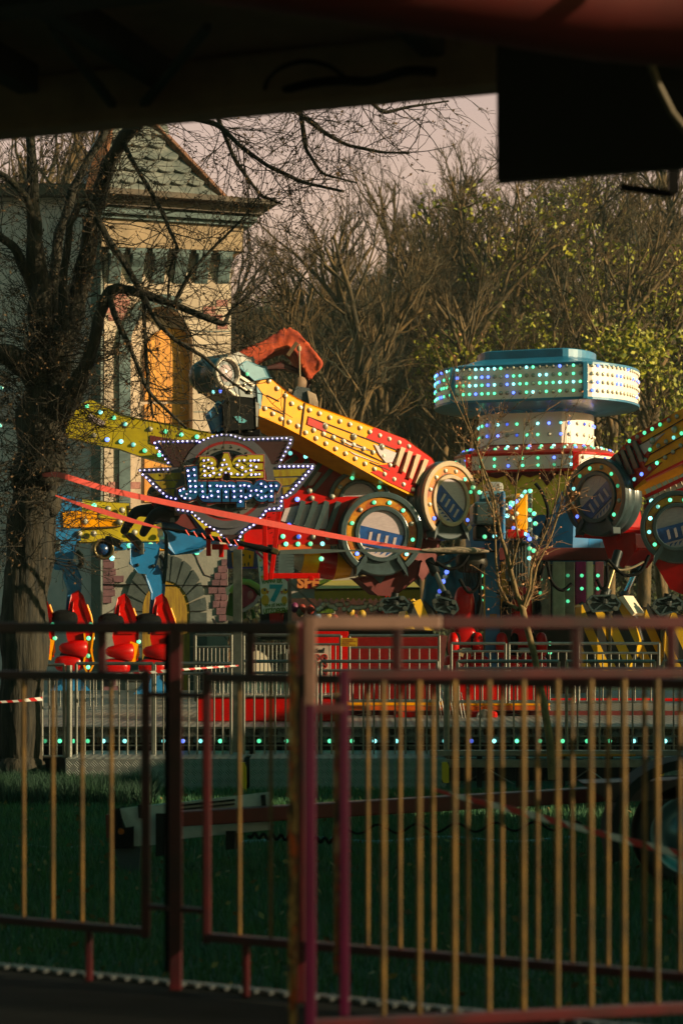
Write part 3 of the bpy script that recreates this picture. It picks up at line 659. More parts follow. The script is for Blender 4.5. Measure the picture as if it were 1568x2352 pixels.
for k in range(11):
    a0 = -88+k*16; f = [cring(px_(151), a0, 1300, .03), cring(px_(151), a0+16, 1300, .03), cring(px_(162), a0+16, 1190), cring(px_(163), a0+8, 1190 if k % 2 else 1138), cring(px_(162), a0, 1190)]
    cc = sum(f, Vector())/5; o2 = Vector((C0.x-cc.x, C0.y-cc.y, 0)).normalized()*.02; s.prism([q-o2 for q in f], [q+o2*.2 for q in f])
s.build('blue_teeth', BLU, col_)
s = MB(); s.box(C0+Vector((0, -.9, zc(1278))), (px_(330), .2, px_(28))); s.box(C0+Vector((-.9, 0, zc(1278))), (.25, 2, px_(26))); s.box(C0+Vector((1.1, 0, zc(1278))), (.25, 2, px_(26)))
s.build('base_frame', DRED, col_, .01)
s = MB(); s.lathe(C0, [(px_(120), zc(1640)), (px_(115), zc(1300)), (px_(140), zc(1296))], 24); s.build('base_core', mat('dark_core', '#3a2c2a', .5, var=.4), col_)
pcs = [(1176, 1196, 'm'), (1205, 1222, 'y'), (1240, 1262, 'm'), (1268, 1296, 'g'), (1296, 1318, 'm'), (1320, 1344, 'p'), (1346, 1360, 'c'), (1150, 1166, 'o'), (1366, 1384, 'k'), (1110, 1128, 'o')]
pm = {'m': STEEL, 'y': mat('beige_panel', '#c8b090', .5, var=.3), 'g': mat('green_grey_panel', '#9a9c88', .4, .1, var=.3), 'p': mat('magenta_panel', '#b01a70', .35, var=.4), 'c': CREAM, 'o': mat('amber_panel', '#e89a18', .4, var=.3), 'k': mat('pink_panel', '#e0708a', .4, var=.3)}
for i, (a, b, m_) in enumerate(pcs):
    Yp = 28.6+.12*(i % 3); s = MB(); s.box((P(a, 0, Yp)+P(b, 0, Yp))/2*1+Vector((0, 0, (H+(HY-1365)/F*Yp)-((P(a, 0, Yp)+P(b, 0, Yp))/2).z)), (px(b-a, Yp), .1, px(150, Yp))); s.build('base_panel', pm[m_], col_, .01)
# bulbs
def ringpts(r, y, step, a0=-105, a1=105, jit=0):
    out = []; a = a0
    while a < a1:
        p = cring(r, a, y, 0); q = cring(r, a+.5, y, 0); d = (q-p); n_ = Vector((d.y, -d.x, 0)).normalized(); n_ = n_ if n_.dot(p-C0) > 0 else -n_
        out.append((p, n_, a)); a += .5*step/max(d.length, 1e-4)
    return out
random.seed(3); it = []
for row, y in enumerate((866, 884, 902, 921)):
    for p, n_, a in ringpts(px_(231), y, px_(14.7)):
        k = random.choice('ooowgggccb') if a < 22 else random.choice('wwwwvw'.replace('v', 'b'))
        it.append((p, n_, k))
it.sort(key=lambda q: abs(q[0].x-C0.x+.3))
it2 = []
for y in (983, 1008):
    for p, n_, a in ringpts(px_(131), y, px_(24)): it2.append((p, n_, random.choice('ggcob' if a < 20 else 'wwwb')))
for y in (1064, 1080):
    for p, n_, a in ringpts(px_(186), y, px_(34)): it2.append((p, n_, random.choice('ggcob' if a < 20 else 'wwwb')))
for r_, y in ((172, 1042), (152, 1036)):
    for p, n_, a in ringpts(px_(r_), y, px_(26)): it2.append((p, (n_+Vector((0, 0, 2))).normalized(), random.choice('gcobw')))
bulbs(col_, it2+it, px_(3.7))
for x, ys in ((1303, (1322, 1352, 1381)), (1372, (1322, 1352)), (1335, (1322, 1352)), (1105, (1322, 1350, 1379)), (1262, (1478, 1499)), (1240, (1330, 1362))):
    for y in ys: bulbs(col_, [(P(x, y, 28.45), Vector((0, -1, 0)), 'g')], .026)

# ================================================================ arms of the ride
SLOT = mat('moulded_grey', '#3a4a4e', .34, var=.45, scale=10, coat=.3)
PANELB = mat('airbrushed_blue', '#1a4f94', .34, col2='#0e3068', scale=8, coat=.5)
ORY = mat('amber_moulding', '#c98a1a', .35, col2='#8d2c12', scale=5, coat=.4)
SLOT_SUN = mat('moulded_grey_sunlit', '#b49878', .34, var=.25, scale=10, coat=.3)  # the grey moulding again, its sunlit tone put into the colour
def hub(parent, pl, cx, cy, r, off=.12, rot=0, kinds='gogcgbgo', deep=.34, arc=(-52, 232), ringm=None):
    ringm = ringm or SLOT
    L = Lp(pl, cx, cy, off); k = L.k; c = L.c; n = pl.n
    s = MB(); s.lathe(c-n*deep, [(r*.8*k, -.02), (r*k*.98, .02), (r*k, .06), (r*k, deep*.45), (r*k*.97, deep*.5), (r*k*1.0, deep*.55), (r*k, deep-.02), (r*k*.96, deep)], 56, n); h = s.build('hub', SLOT, parent)
    s = MB(); s.ring(L, 0, 0, r, r, .13, -.01, .045, *arc)
    s.ring(L, 0, 0, r*.66, r*.66, .16, -.01, .05)
    s.build('hub_ring', ringm, h, .008)
    s = MB(); s.ring(L, 0, 0, r*.865, r*.865, .225, -.005, .022, arc[0]+4, arc[1]-4); s.build('colour_ring', ORY, h, .008)
    s = MB(); s.plate(L, ell(0, 0, r*.565, r*.565, 40), -.005, .012); s.build('hub_face', PINKW, h)
    L2 = Lp(pl, cx, cy, off, rot); w = r*.55
    s = MB(); ch = lambda y: math.sqrt(max(0, w*w-y*y))
    y0, y1 = -r*.08, r*.34; s.plate(L2, [(-ch(y0), y0), (ch(y0), y0), (ch((y0+y1)/2), (y0+y1)/2), (ch(y1), y1), (-ch(y1), y1), (-ch((y0+y1)/2), (y0+y1)/2)], .010, .03)
    hb = s.build('hub_band', PANELB, h, .006)
    s = MB()
    for q in range(4): x = (-.3+.2*q)*r; s.plate(L2, [(x, r*.02), (x+r*.07, r*.0), (x+r*.07, r*.26), (x, r*.28)], .026, .036)
    s.build('slot', PINKW, hb)
    s = MB()
    for q in range(7):
        x = (-.42+.13*q)*r; yy = -r*(.18+.2*((q*37) % 5)/5); s.plate(L2, [(x, yy), (x+r*.13, yy-r*.09), (x+r*.02, yy-r*.015)], .010, .0145)
    for q in range(5):
        x = (-.3+.13*q)*r; yy = r*.40; s.plate(L2, [(x, yy), (x+r*.1, yy-r*.02), (x-r*.03, yy+r*.1)], .010, .0145)
    s.build('painted_streak', PANELB, hb)
    for a in arc:
        s = MB()
        ca, sa = math.cos(R(a)), math.sin(R(a)); tx, ty = (sa, ca) if a < 90 else (-sa, -ca)
        f = [(ca*r*.64, -sa*r*.64), (ca*r, -sa*r), (ca*r+(-tx)*0, -sa*r+r*.17), (ca*r*.62, -sa*r*.64+r*.12)]; s.plate(L, f, -.1, .05); s.build('hub_foot', SLOT, h, .01)
    pts = []
    n_ = len(kinds)
    for i, kd in enumerate(kinds):
        a = R(lerp(arc[1]-14, arc[0]+14, i/(n_-1))); pts.append((L(math.cos(a)*r*.765, -math.sin(a)*r*.765)+n*.022, n, kd))
    bulbs(parent, pts, k*4.6)
    return h
def bars(parent, pl, segs, w, o0, o1, m, name='moulded_bar', bevel=.012):
    for (x0, y0), (x1, y1) in segs:
        d = math.hypot(x1-x0, y1-y0); nx, ny = -(y1-y0)/d*w/2, (x1-x0)/d*w/2; s = MB()
        s.plate(pl, [(x0+nx, y0+ny), (x1+nx, y1+ny), (x1-nx, y1-ny), (x0-nx, y0-ny)], o0, o1); s.build(name, m, parent, bevel)
def strip(s, pl, pts, w, o0, o1):
    for (x0, y0), (x1, y1) in zip(pts, pts[1:]):
        d = math.hypot(x1-x0, y1-y0); nx, ny = -(y1-y0)/d*w/2, (x1-x0)/d*w/2
        s.plate(pl, [(x0+nx, y0+ny), (x1+nx, y1+ny), (x1-nx, y1-ny), (x0-nx, y0-ny)], o0, o1)
def conv(L, a): return [(a[0]+a[2]*x, a[1]+a[2]*y) for x, y in L]
Z5 = (574.2, 861.2, .3662); Z4 = (287.1, 717.7, .2930); Z7 = (114.8, 890, .2197); Z8 = (602.9, 1004.8, .2197); ZR = (1263.1, 918.6, .2197); Z3 = (516.7, 1205.7, .3661); Z6 = (1004.8, 1090.9, .1831); ZB = (993.9, 1205.7, .3661)
def clamp_ids(pts, kinds): return [(p, kinds[i % len(kinds)]) for i, p in enumerate(pts)]

# ---- arm 1: bright yellow arm in the sun
a1 = Pl(1010, 27.0, 43); base = a1(1010, 1150); base.z = 0
arm = thing('swing_boom', base, 'sunlit yellow and red ride arm with chrome turbine above the round sign', 'ride arm', 'arms of the ride')
body = [(563, 873), (595, 852), (665, 905), (700, 925), (757, 945), (830, 971), (929, 1008), (990, 1052), (1010, 1085), (985, 1150), (953, 1139), (893, 1110), (691, 1002), (653, 982), (592, 950), (575, 925), (563, 905)]
MB().plate(a1, body, -.5, 0).build('arm_body', YEL, arm, .02)
MB().plate(a1, [(858, 982), (927, 1008), (989, 1053), (1005, 1080), (984, 1147), (955, 1138), (890, 1107), (850, 1084), (866, 1080), (884, 1087), (870, 1068), (893, 1066), (866, 1044), (876, 1036), (908, 1040), (912, 1034), (840, 1006), (846, 998)], 0, .012).build('red_panel', BRED, arm, .006)
s = MB(); strip(s, a1, [(698, 926), (689, 1001)], 2.5, 0, .02)
for L in ([(706, 957), (910, 1034)], [(704, 972), (742, 988), (862, 1040)], [(740, 1000), (862, 1054)], [(612, 908), (640, 922)], [(615, 935), (652, 952)], [(655, 899), (650, 980)], [(820, 1034), (882, 1063)], [(848, 1062), (893, 1081)]): strip(s, a1, L, 2.2, .0, .014)
s.build('panel_groove', mat('groove_shadow', '#3a2208', .8), arm)
MB().plate(a1, [(707, 960), (748, 976), (745, 992), (704, 974)], .0, .02).build('red_inset', RED, arm, .006)
MB().plate(a1, [(858, 1022), (908, 1040), (898, 1062), (884, 1062), (868, 1044)], .0, .02).build('white_inset', PINKW, arm, .006)
s = MB()
for L in ([(800, 1036), (872, 1066), (812, 1044)], [(780, 1010), (850, 1036), (800, 1022)]): s.plate(a1, L, 0, .016)
s.build('painted_streak', PINKW, arm)
bars(arm, a1, conv([(940, 460), (903, 568)], Z5) and [tuple(conv(q, Z5)) for q in (((940, 462), (900, 568)), ((985, 485), (942, 608)), ((1036, 505), (985, 648)), ((1085, 535), (1024, 682)))], 8, .0, .06, SLOT_SUN)
top = [(60, 5), (115, 38), (167, 85), (218, 130), (258, 180), (312, 205), (370, 220), (432, 242), (497, 267), (560, 290), (622, 310), (685, 332), (747, 357), (808, 380), (868, 402), (930, 424), (990, 448)]
bot = [(90, 210), (140, 243), (192, 275), (243, 295), (296, 320), (345, 362), (410, 397), (472, 430), (533, 463), (595, 493), (656, 525), (717, 557), (776, 590), (838, 622), (898, 654), (957, 686), (1015, 718)]
mid = [(395, 347), (457, 370), (519, 392), (583, 416), (645, 438), (707, 462), (768, 485), (830, 507), (873, 566)]
pbulbs(arm, a1, conv(top+bot+mid, Z5), .027, .012, 'w')
pbulbs(arm, a1, conv([(465, 322), (645, 388), (820, 452)], Z5), .038, .015, 'o')
# bulbs along the upper edge
bulbs(arm, [(a1(x, y)-a1.n*.25+Vector((0, 0, .01)), Vector((0, 0, 1)), 'w') for x, y in along([(700, 925), (757, 945), (830, 971), (929, 1008), (990, 1052)], 28)], .024)
hub(arm, a1, 1013, 1151, 91, .15, -38, 'bwwwwwggob', ringm=SLOT_SUN)
# turbine
SILV = mat('silver_paint', '#b4a698', .42, .2, var=.3, scale=10)
GBLU = mat('grey_blue_casing', '#40484e', .35, .2, var=.2, scale=6)
s = MB(); L = Lp(a1, 486, 862, .3); k = L.k
s.lathe(L.c-a1.n*.55, [(24*k, 0), (34*k, .03), (38*k, .1), (38*k, .22), (35.5*k, .24), (35.5*k, .28), (38*k, .3), (38*k, .42), (37*k, .52)], 40, a1.n); tb = s.build('turbine', GBLU, arm)
s = MB(); s.lathe(L.c-a1.n*.04, [(37*k, 0), (38*k, .02), (36*k, .06), (31*k, .065), (29*k, .0), (24*k, -.03), (.01, -.06)], 40, a1.n, cap=False); s.build('turbine_rim', SILV, tb)
s = MB(); s.lathe(L.c-a1.n*.06, [(22*k, 0), (20*k, .03), (12*k, .055), (.01, .06)], 32, a1.n); s.build('turbine_cone', PINKW, tb)
MB().plate(a1, [(500, 838), (520, 836), (570, 868), (575, 930), (560, 930), (500, 893)], -.35, .12).build('turbine_neck', GBLU, arm, .03)
MB().plate(a1, [(522, 842), (548, 836), (590, 848), (600, 870), (566, 872)], -.4, .16).build('blue_cowl', mat('pale_blue_paint', '#5a8496', .35, var=.2, spec=.3), arm, .03)
MB().plate(a1, [(520, 820), (548, 815), (578, 826), (586, 846), (522, 842)], -.45, .0).build('motor_casing', LGREY, arm, .04)
MB().plate(a1, [(566, 874), (576, 872), (600, 905), (596, 938), (580, 930), (572, 910)], -.05, .02).build('blue_inset', MATS['pale_blue_paint'], arm, .01)
s = MB(); strip(s, a1, [(508, 850), (566, 888)], 5, .12, .15); strip(s, a1, [(505, 868), (560, 905)], 5, .12, .15); strip(s, a1, [(500, 892), (560, 932)], 6, -.3, .13); s.build('neck_rib', SILV, arm, .01)
pbulbs(arm, a1, [(470, 903), (486, 901), (523, 884), (548, 862), (542, 886), (555, 900)], .024, .16, 'cbwgww')
# red root of the arm
MB().plate(a1, [(985, 1120), (1080, 1060), (1130, 1105), (1120, 1215), (1030, 1230)], -1.2, -.5).build('arm_root', RED, arm, .02)
MB().plate(a1, [(960, 1215), (1045, 1210), (1030, 1290), (1000, 1330), (975, 1290)], -.75, -.25).build('pivot_bracket', DRED, arm, .02)

# ---- arm 2: behind, lime yellow, left
a2 = Pl(823, 26.6, 6); base = a2(823, 1154); base.z = 0
arm2 = thing('swing_boom', base, 'shaded olive yellow and red ride arm passing behind the round sign and big tree', 'ride arm', 'arms of the ride')
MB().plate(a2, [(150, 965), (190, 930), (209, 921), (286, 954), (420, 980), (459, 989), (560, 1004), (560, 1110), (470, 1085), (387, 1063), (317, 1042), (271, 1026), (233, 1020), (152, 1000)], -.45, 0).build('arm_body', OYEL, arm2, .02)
MB().plate(a2, [(561, 1004), (671, 1027), (706, 1033), (754, 1057), (779, 1068), (812, 1080), (830, 1160), (713, 1180), (600, 1150), (561, 1120)], -.45, -.002).build('arm_end', RED, arm2, .02)
MB().plate(a2, [(345, 1000), (460, 1020), (560, 1045), (560, 1075), (420, 1045), (345, 1018)], 0, .012).build('red_inset', DRED, arm2, .006)
s = MB(); strip(s, a2, [(205, 955), (240, 975)], 12, 0, .015); s.build('white_inset', PINKW, arm2)
bars(arm2, a2, [tuple(conv(q, Z8)) for q in (((350, 205), (265, 280)), ((470, 240), (330, 430)), ((600, 275), (430, 510)), ((735, 315), (510, 575)))], 8.5, 0, .06, SLOT)
for q in ([(500, 430), (570, 360), (610, 370), (520, 500), (480, 500)], [(230, 260), (280, 230), (250, 300)]): MB().plate(a2, conv(q, Z8), 0, .02).build('white_inset', PINKW, arm2, .005)
pbulbs(arm2, a2, conv([(387, 195), (530, 258), (670, 315), (787, 383), (1050, 435), (1212, 460), (1375, 490), (1538, 515), (460, 500), (600, 545), (745, 565), (873, 598), (993, 660), (1145, 705)], Z7), .029, .0, 'gcgcogggobccgg')
pbulbs(arm2, a2, conv([(290, 165), (450, 200)], Z8), .029, .0, 'cc')
hub(arm2, a2, 823, 1152, 72, .12, 10, 'ggogggcg')
MB().plate(a2, [(100, 940), (150, 955), (150, 1005), (112, 1000)], -.5, .02).build('blue_cowl', BLU, arm2, .02)
s = MB(); L = Lp(a2, 20, 935, .2); k = L.k; s.lathe(L.c-a2.n*.4, [(28*k, 0), (38*k, .05), (38*k, .35), (34*k, .4)], 32, a2.n); tb = s.build('turbine', GBLU, arm2)
s = MB(); s.plate(a2, [(40, 915), (110, 935), (115, 1003), (40, 985)], -.4, .1); s.build('turbine_neck', GBLU, arm2, .02)
pbulbs(arm2, a2, [(8, 900), (5, 985)], .028, .4, 'c')

# ---- arm 3: lower, large disc in the middle
a3 = Pl(867, 24.4, 13); base = a3(867, 1230); base.z = 0
arm3 = thing('swing_boom', base, 'red low ride arm with large grey disc below the sunlit arm', 'ride arm', 'arms of the ride')
MB().plate(a3, [(560, 1130), (651, 1132), (690, 1126), (706, 1128), (761, 1143), (800, 1141), (850, 1141), (850, 1250), (560, 1250)], -.42, 0).build('arm_end', RED, arm3, .02)
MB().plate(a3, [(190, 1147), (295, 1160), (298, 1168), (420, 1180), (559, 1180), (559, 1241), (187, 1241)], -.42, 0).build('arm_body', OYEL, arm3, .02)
MB().plate(a3, [(105, 1165), (132, 1135), (150, 1138), (189, 1147), (186, 1241), (105, 1241)], -.46, .03).build('blue_cowl', BLU, arm3, .02)
s = MB(); s.plate(a3, conv([(140, 1310), (300, 1295), (330, 1460), (150, 1460)], Z7), .0, .05); s.plate(a3, conv([(305, 1300), (490, 1305), (500, 1370), (700, 1380), (700, 1450), (335, 1455)], Z7), .0, .03); s.build('raised_panel', YEL, arm3, .015)
s = MB(); strip(s, a3, conv([(0, 1468), (500, 1470), (740, 1450)], Z7), 2.5, 0, .036); strip(s, a3, conv([(820, 1235), (830, 1420)], Z7), 2, 0, .012); strip(s, a3, conv([(500, 1300), (500, 1370), (800, 1385)], Z7), 2, 0, .034); s.build('panel_groove', MATS['groove_shadow'], arm3)
s = MB(); s.plate(a3, [(250, 1243), (292, 1243), (292, 1262), (262, 1264), (250, 1255)], -.3, -.02); s.plate(a3, [(330, 1243), (360, 1243), (360, 1262), (300, 1262), (300, 1243)], -.3, -.02); s.build('lower_blue_skirt', BLU, arm3, .01)
s = MB(); s.plate(a3, [(361, 1243), (397, 1243), (395, 1262), (361, 1262)], -.3, -.02); s.build('lower_yellow_skirt', YEL, arm3, .01)
s = MB(); s.plate(a3, [(640, 1252), (757, 1252), (757, 1263), (638, 1263)], -.25, .01); s.build('orange_skirt', ORG, arm3, .01)
L = Lp(a3, 236, 1262, .12); k = L.k
s = MB(); s.lathe(L.c-a3.n*.45, [(14*k, 0), (22*k, .04), (24*k, .4)], 28, a3.n); tb = s.build('turbine', GBLU, arm3)
s = MB(); s.lathe(L.c-a3.n*.04, [(24*k, 0), (25*k, .03), (21*k, .06), (17*k, .0), (.01, -.03)], 28, a3.n, cap=False); s.build('turbine_rim', BROWNM, tb)
s = MB(); s.lathe(L.c-a3.n*.05, [(15*k, 0), (11*k, .04), (.01, .05)], 24, a3.n); s.build('turbine_cone', DBLU, tb)
MB().plate(a3, [(655, 1168), (690, 1160), (756, 1158), (750, 1215), (700, 1212), (645, 1196)], .0, .012).build('white_inset', PINKW, arm3, .006)
bars(arm3, a3, [tuple(conv(q, Z8)) for q in (((415, 672), (330, 910)), ((542, 675), (440, 935)), ((662, 675), (552, 960)), ((785, 680), (668, 985)))], 9, .0, .07, SLOT)
MB().plate(a3, conv([(795, 0), (820, 0)], Z8)+conv([(815, 560), (640, 560)], Z8), -.01, 0) if 0 else None
pbulbs(arm3, a3, conv([(360, 648), (512, 635), (275, 915), (210, 1035), (375, 1038), (527, 1040), (682, 1045), (242, 1115), (368, 1115), (497, 1113), (623, 1112), (490, 560), (725, 620)], Z8), .027, .012, 'bobgboogggcow'.replace('w', 'o'))
pbulbs(arm3, a3, conv([(312, 1222), (458, 1238), (603, 1270), (750, 1285), (305, 1528), (455, 1530), (880, 1518), (1150, 1545), (365, 1405), (725, 1412), (825, 1655), (1045, 1648), (1167, 1648), (1530, 1727), (645, 1787)], Z7), .03, .045, 'ogooooooooggggc')
hub(arm3, a3, 868, 1228, 97, .16, -12, 'bogogggogc')
MB().plate(a3, [(826, 1328), (884, 1318), (935, 1284), (966, 1290), (958, 1328), (906, 1366), (868, 1364)], -.45, .0).build('pivot_bracket', DRED, arm3, .02)
MB().plate(a3, [(886, 1300), (930, 1240), (975, 1240), (930, 1330), (900, 1365)], -.3, -.1).build('pivot_beam', RED, arm3, .02)
s = MB(); s.plate(a3, [(842, 1292), (900, 1290), (893, 1310), (872, 1338), (858, 1325)], .0, .03); s.build('pivot_plate', SLOT, arm3, .01)
s = MB(); L = Lp(a3, 720, 1290, -.1); 
for i, (x0, x1, w0, w1, m_) in enumerate(((648, 700, 4, 26, SILV), (700, 735, 28, 34, YEL), (735, 775, 35, 34, RED), (775, 812, 34, 22, YEL), (812, 850, 22, 8, SILV))):
    s = MB(); p = a3(x0, 1286+(x0-700)*.16)-a3.n*.2; q = a3(x1, 1286+(x1-700)*.16)-a3.n*.2; s.tube([p, q], [px(w0, 24), px(w1, 24)], 24); s.build('rocket_section', m_, arm3)
pbulbs(arm3, a3, [(735, 1284), (848, 1299)], .028, .06, 'gg')
s = MB()
for i in range(8): s.plate(a3, [(641, 1268+i*7), (676, 1268+i*7), (674, 1273.5+i*7), (640, 1273.5+i*7)], -.2, .0)
s.build('vent_grille', SLOT, arm3, .006)

# ---- arm 4 and 5 on the right
a4 = Pl(1386, 27.2, -47); base = a4(1386, 1143); base.z = 0
arm4 = thing('swing_boom', base, 'red and amber ride arm rising to the right of the column', 'ride arm', 'arms of the ride')
MB().plate(a4, [(1392, 1060), (1422, 1035), (1450, 1002), (1568, 938), (1720, 860), (1720, 985), (1568, 1056), (1445, 1133), (1400, 1140)], -.5, 0).build('arm_body', YEL, arm4, .02)
MB().plate(a4, [(1394, 1062), (1422, 1036), (1450, 1004), (1540, 955), (1505, 985), (1468, 1008), (1495, 1040), (1478, 1070), (1520, 1062), (1445, 1130), (1402, 1138)], 0, .012).build('red_panel', RED, arm4, .006)
MB().plate(a4, conv([(940, 480), (1190, 350), (1110, 430), (990, 570)], ZR), 0, .02).build('white_inset', PINKW, arm4, .006)
s = MB()
for L in ([(1469, 1022), (1600, 945)], [(1490, 1046), (1640, 960)], [(1482, 1072), (1640, 985)], [(1460, 1018), (1440, 1060)]): strip(s, a4, L, 2.2, .012, .02)
s.build('panel_groove', MATS['groove_shadow'], arm4)
bars(arm4, a4, [tuple(conv(q, ZR)) for q in (((890, 430), (978, 640)), ((828, 480), (920, 710)), ((768, 530), (865, 775)), ((706, 572), (815, 840)))], 8, .0, .06, SLOT)
pbulbs(arm4, a4, conv([(835, 430), (915, 388), (993, 345), (1073, 305), (1155, 258), (1243, 215), (1327, 175), (1050, 520), (1133, 480), (1213, 438), (1297, 395), (1380, 350), (998, 628), (1043, 720), (1123, 660), (1205, 603), (1287, 545), (1367, 480), (805, 893), (885, 830), (963, 777)], ZR), .027, .014, 'gogggoogoocgoogooobcb')
pbulbs(arm4, a4, conv([(1075, 430), (1305, 310)], ZR), .038, .02, 'o')
bulbs(arm4, [(a4(x, y)-a4.n*.25+Vector((0, 0, .01)), Vector((0, 0, 1)), 'o') for x, y in along([(1450, 1002), (1568, 938), (1620, 912)], 28)], .024)
hub(arm4, a4, 1386, 1143, 90, .15, 38, 'bocggoggog')
MB().plate(a4, [(1290, 1230), (1300, 1205), (1345, 1110), (1360, 1100), (1380, 1210), (1370, 1235)], -.9, -.3).build('arm_root', RED, arm4, .02)
MB().plate(a4, [(1372, 1232), (1445, 1225), (1452, 1260), (1420, 1300), (1390, 1290)], -.6, -.1).build('pivot_bracket', RED, arm4, .02)
a5 = Pl(1555, 24.6, -14); base = a5(1555, 1212); base.z = 0
arm5 = thing('swing_boom', base, 'red ride arm with large disc cut by the right edge of the photo', 'ride arm', 'arms of the ride')
MB().plate(a5, [(1479, 1160), (1500, 1148), (1545, 1128), (1760, 1050), (1760, 1240), (1500, 1260), (1479, 1235)], -.42, -.0).build('arm_body', RED, arm5, .02)
bars(arm5, a5, [((1482+i*13, 1122-i*5.5), (1492+i*13, 1146-i*5.5)) for i in range(14)], 8, -.35, -.15, CREAM)
s = MB(); strip(s, a5, [(1478, 1100), (1600, 1040), (1720, 985)], 5, -.36, -.16); strip(s, a5, [(1478, 1140), (1640, 1062)], 8, -.36, -.1); s.build('bar_frame', RED, arm5)
hub(arm5, a5, 1556, 1212, 84, .14, 14, 'gcccggggog')
MB().plate(a5, [(1505, 1290), (1600, 1290), (1600, 1345), (1568, 1362), (1540, 1350)], -.4, .0).build('pivot_bracket', RED, arm5, .02)
pbulbs(arm5, a5, [(1496, 1151), (1479, 1199)], .028, .02, 'cg')

# ---- arm 6: the one that points at the viewer
y6 = 24.6; base = P(1165, HY, y6); base.z = 0
arm6 = thing('swing_boom', base, 'end-on ride arm with grey casing and amber light face before the column', 'ride arm', 'arms of the ride')
def bx6(n, m, x0, x1, y0, y1, Y, dp, bv=.02, sk=0): 
    a = P(x0, y0, Y); b = P(x1, y1, Y); s = MB(); s.box(((a+b)/2)+Vector((0, dp/2, 0)), (b.x-a.x, dp, a.z-b.z), Matrix.Rotation(R(sk), 3, 'Z')); return s.build(n, m, arm6, bv)
bx6('motor_casing', LGREY, 1114, 1156, 1106, 1137, 24.4, .5, .05); bx6('lower_casing', SLOT, 1086, 1150, 1152, 1205, 24.0, .7, .05); bx6('casing_foot', DARKM, 1092, 1150, 1205, 1238, 24.1, .6, .03)
bx6('blue_cowl', MATS['pale_blue_paint'], 1100, 1160, 1128, 1152, 24.3, .6, .03); bx6('light_face', YEL, 1158, 1190, 1133, 1226, 24.2, 1.2, .03, 12); bx6('blue_strip', BLU, 1150, 1160, 1128, 1240, 24.0, .4, .02)
q = bx6('ribbed_side', SLOT, 1196, 1222, 1128, 1248, 24.3, .8, .02); bx6('ribbed_column', SLOT, 1166, 1218, 1240, 1334, 24.6, .4, .03); bx6('red_foot', RED, 1160, 1205, 1215, 1236, 24.05, .3, .03)
s = MB()
for i in range(7): s.box(P(1170+i*7, 1290, 24.57), (.016, .03, px(88, 24.5)))
for i in range(4): s.box(P(1199+i*6.5, 1188, 24.27), (.013, .03, px(110, 24.5)))
s.build('rib', GREY, arm6, .004)
MB().plate(Pl(1175, 24.15, 0), [(1162, 1150), (1170, 1168), (1176, 1150), (1181, 1176), (1188, 1160), (1186, 1215), (1164, 1210)], -.02, .0).build('flame_panel', ORG, arm6)
pl6 = Pl(1175, 24.1, 0)
pbulbs(arm6, pl6, along([(1161, 1170), (1190, 1148), (1206, 1128)], 6)+along([(1178, 1213), (1212, 1230)], 6), .022, .02, 'wwcgcb')
pbulbs(arm6, pl6, along([(1216, 1128), (1214, 1300)], 22)+[(1085, 1120), (1100, 1131), (1160, 1160), (1172, 1155), (1164, 1185), (1176, 1190), (1170, 1165), (1112, 1233), (1135, 1232), (1225, 1180), (1228, 1203), (1228, 1235), (1224, 1265), (1155, 1222), (1185, 1180)], .026, .02, 'gogcwbgcg')
# light fixture hanging in front
# ---- hydraulic cylinders and feet
def cyl(x0, y0, x1, y1, Y0, Y1, r, lab, m=STEEL, t=.5):
    p = P(x0, y0, Y0); q = P(x1, y1, Y1); o = thing('hydraulic_cylinder', q, lab, 'cylinder', 'hydraulic cylinders under the arms')
    m_ = p.lerp(q, t); s = MB(); s.tube([p, m_], r*1.7, 14); s.lathe(m_, [(r*1.9, -.04), (r*1.9, .04)], 14, (q-p).normalized()); s.build('barrel', DARKM, o, .004)
    s = MB(); s.tube([m_, q], r, 14); s.build('rod', m, o); s = MB(); s.tube([q-(q-p).normalized()*.08, q+(q-p).normalized()*.03], r*1.9, 14); s.build('collar', DARKM, o)
    return o
cyl(985, 1285, 1027, 1374, 24.4, 24.2, .032, 'steel cylinder rod slanting down beside the blue tent', t=.3)
cyl(1419, 1268, 1388, 1368, 24.6, 24.3, .034, 'dark cylinder above the grey hexagonal foot plate', BROWNM, t=.35)
cyl(1462, 1305, 1430, 1374, 25.2, 24.6, .034, 'bright chrome cylinder rod right of the grey foot plate', M_CHROME, t=.12)
def foot(cx, cy, w, h, Y, lab, tilt=0):
    pl = Pl(cx, Y, 0); o = thing('landing_pad', pl(cx, cy), lab, 'foot plate', 'ribbed steel foot plates of the arms'); T = Matrix.Rotation(R(tilt), 3, 'Y')
    L = Lp(pl, cx, cy, 0, tilt); hx = [(-w, -h*.4), (-w*.6, -h), (w*.7, -h*.7), (w, h*.3), (w*.75, h), (-w*.7, h*.8)]
    s = MB(); s.plate(L, hx, -.05, .0)
    for a, b in zip(hx, hx[1:]+hx[:1]): strip(s, L, [a, b], 4, 0, .06)
    for a in hx: strip(s, L, [(0, 0), a], 3, 0, .05)
    s.build('plate', SLOT, o, .006)
    s = MB(); s.lathe(L(0, 0)+Vector((0, 0, .05)), [(.075, -.05), (.075, .0), (.05, .01), (.045, .09)], 16, (.15, 0, 1), smooth=False); s.build('socket', DARKM, o, .004)
    s = MB()
    for a in hx[::2]: MB().lathe(L(a[0]*.86, a[1]*.8), [(.03, 0), (.03, .08)], 8, pl.n).build('bolt', STEEL, o)
    return o
foot(1384, 1385, 38, 20, 24.1, 'grey hexagonal ribbed foot plate over yellow-black stripes', 8); foot(1022, 1390, 30, 17, 24.1, 'dark ribbed foot plate beside the blue tent', -8); foot(905, 1388, 34, 18, 24.0, 'ribbed foot plate under the large grey disc', 12)
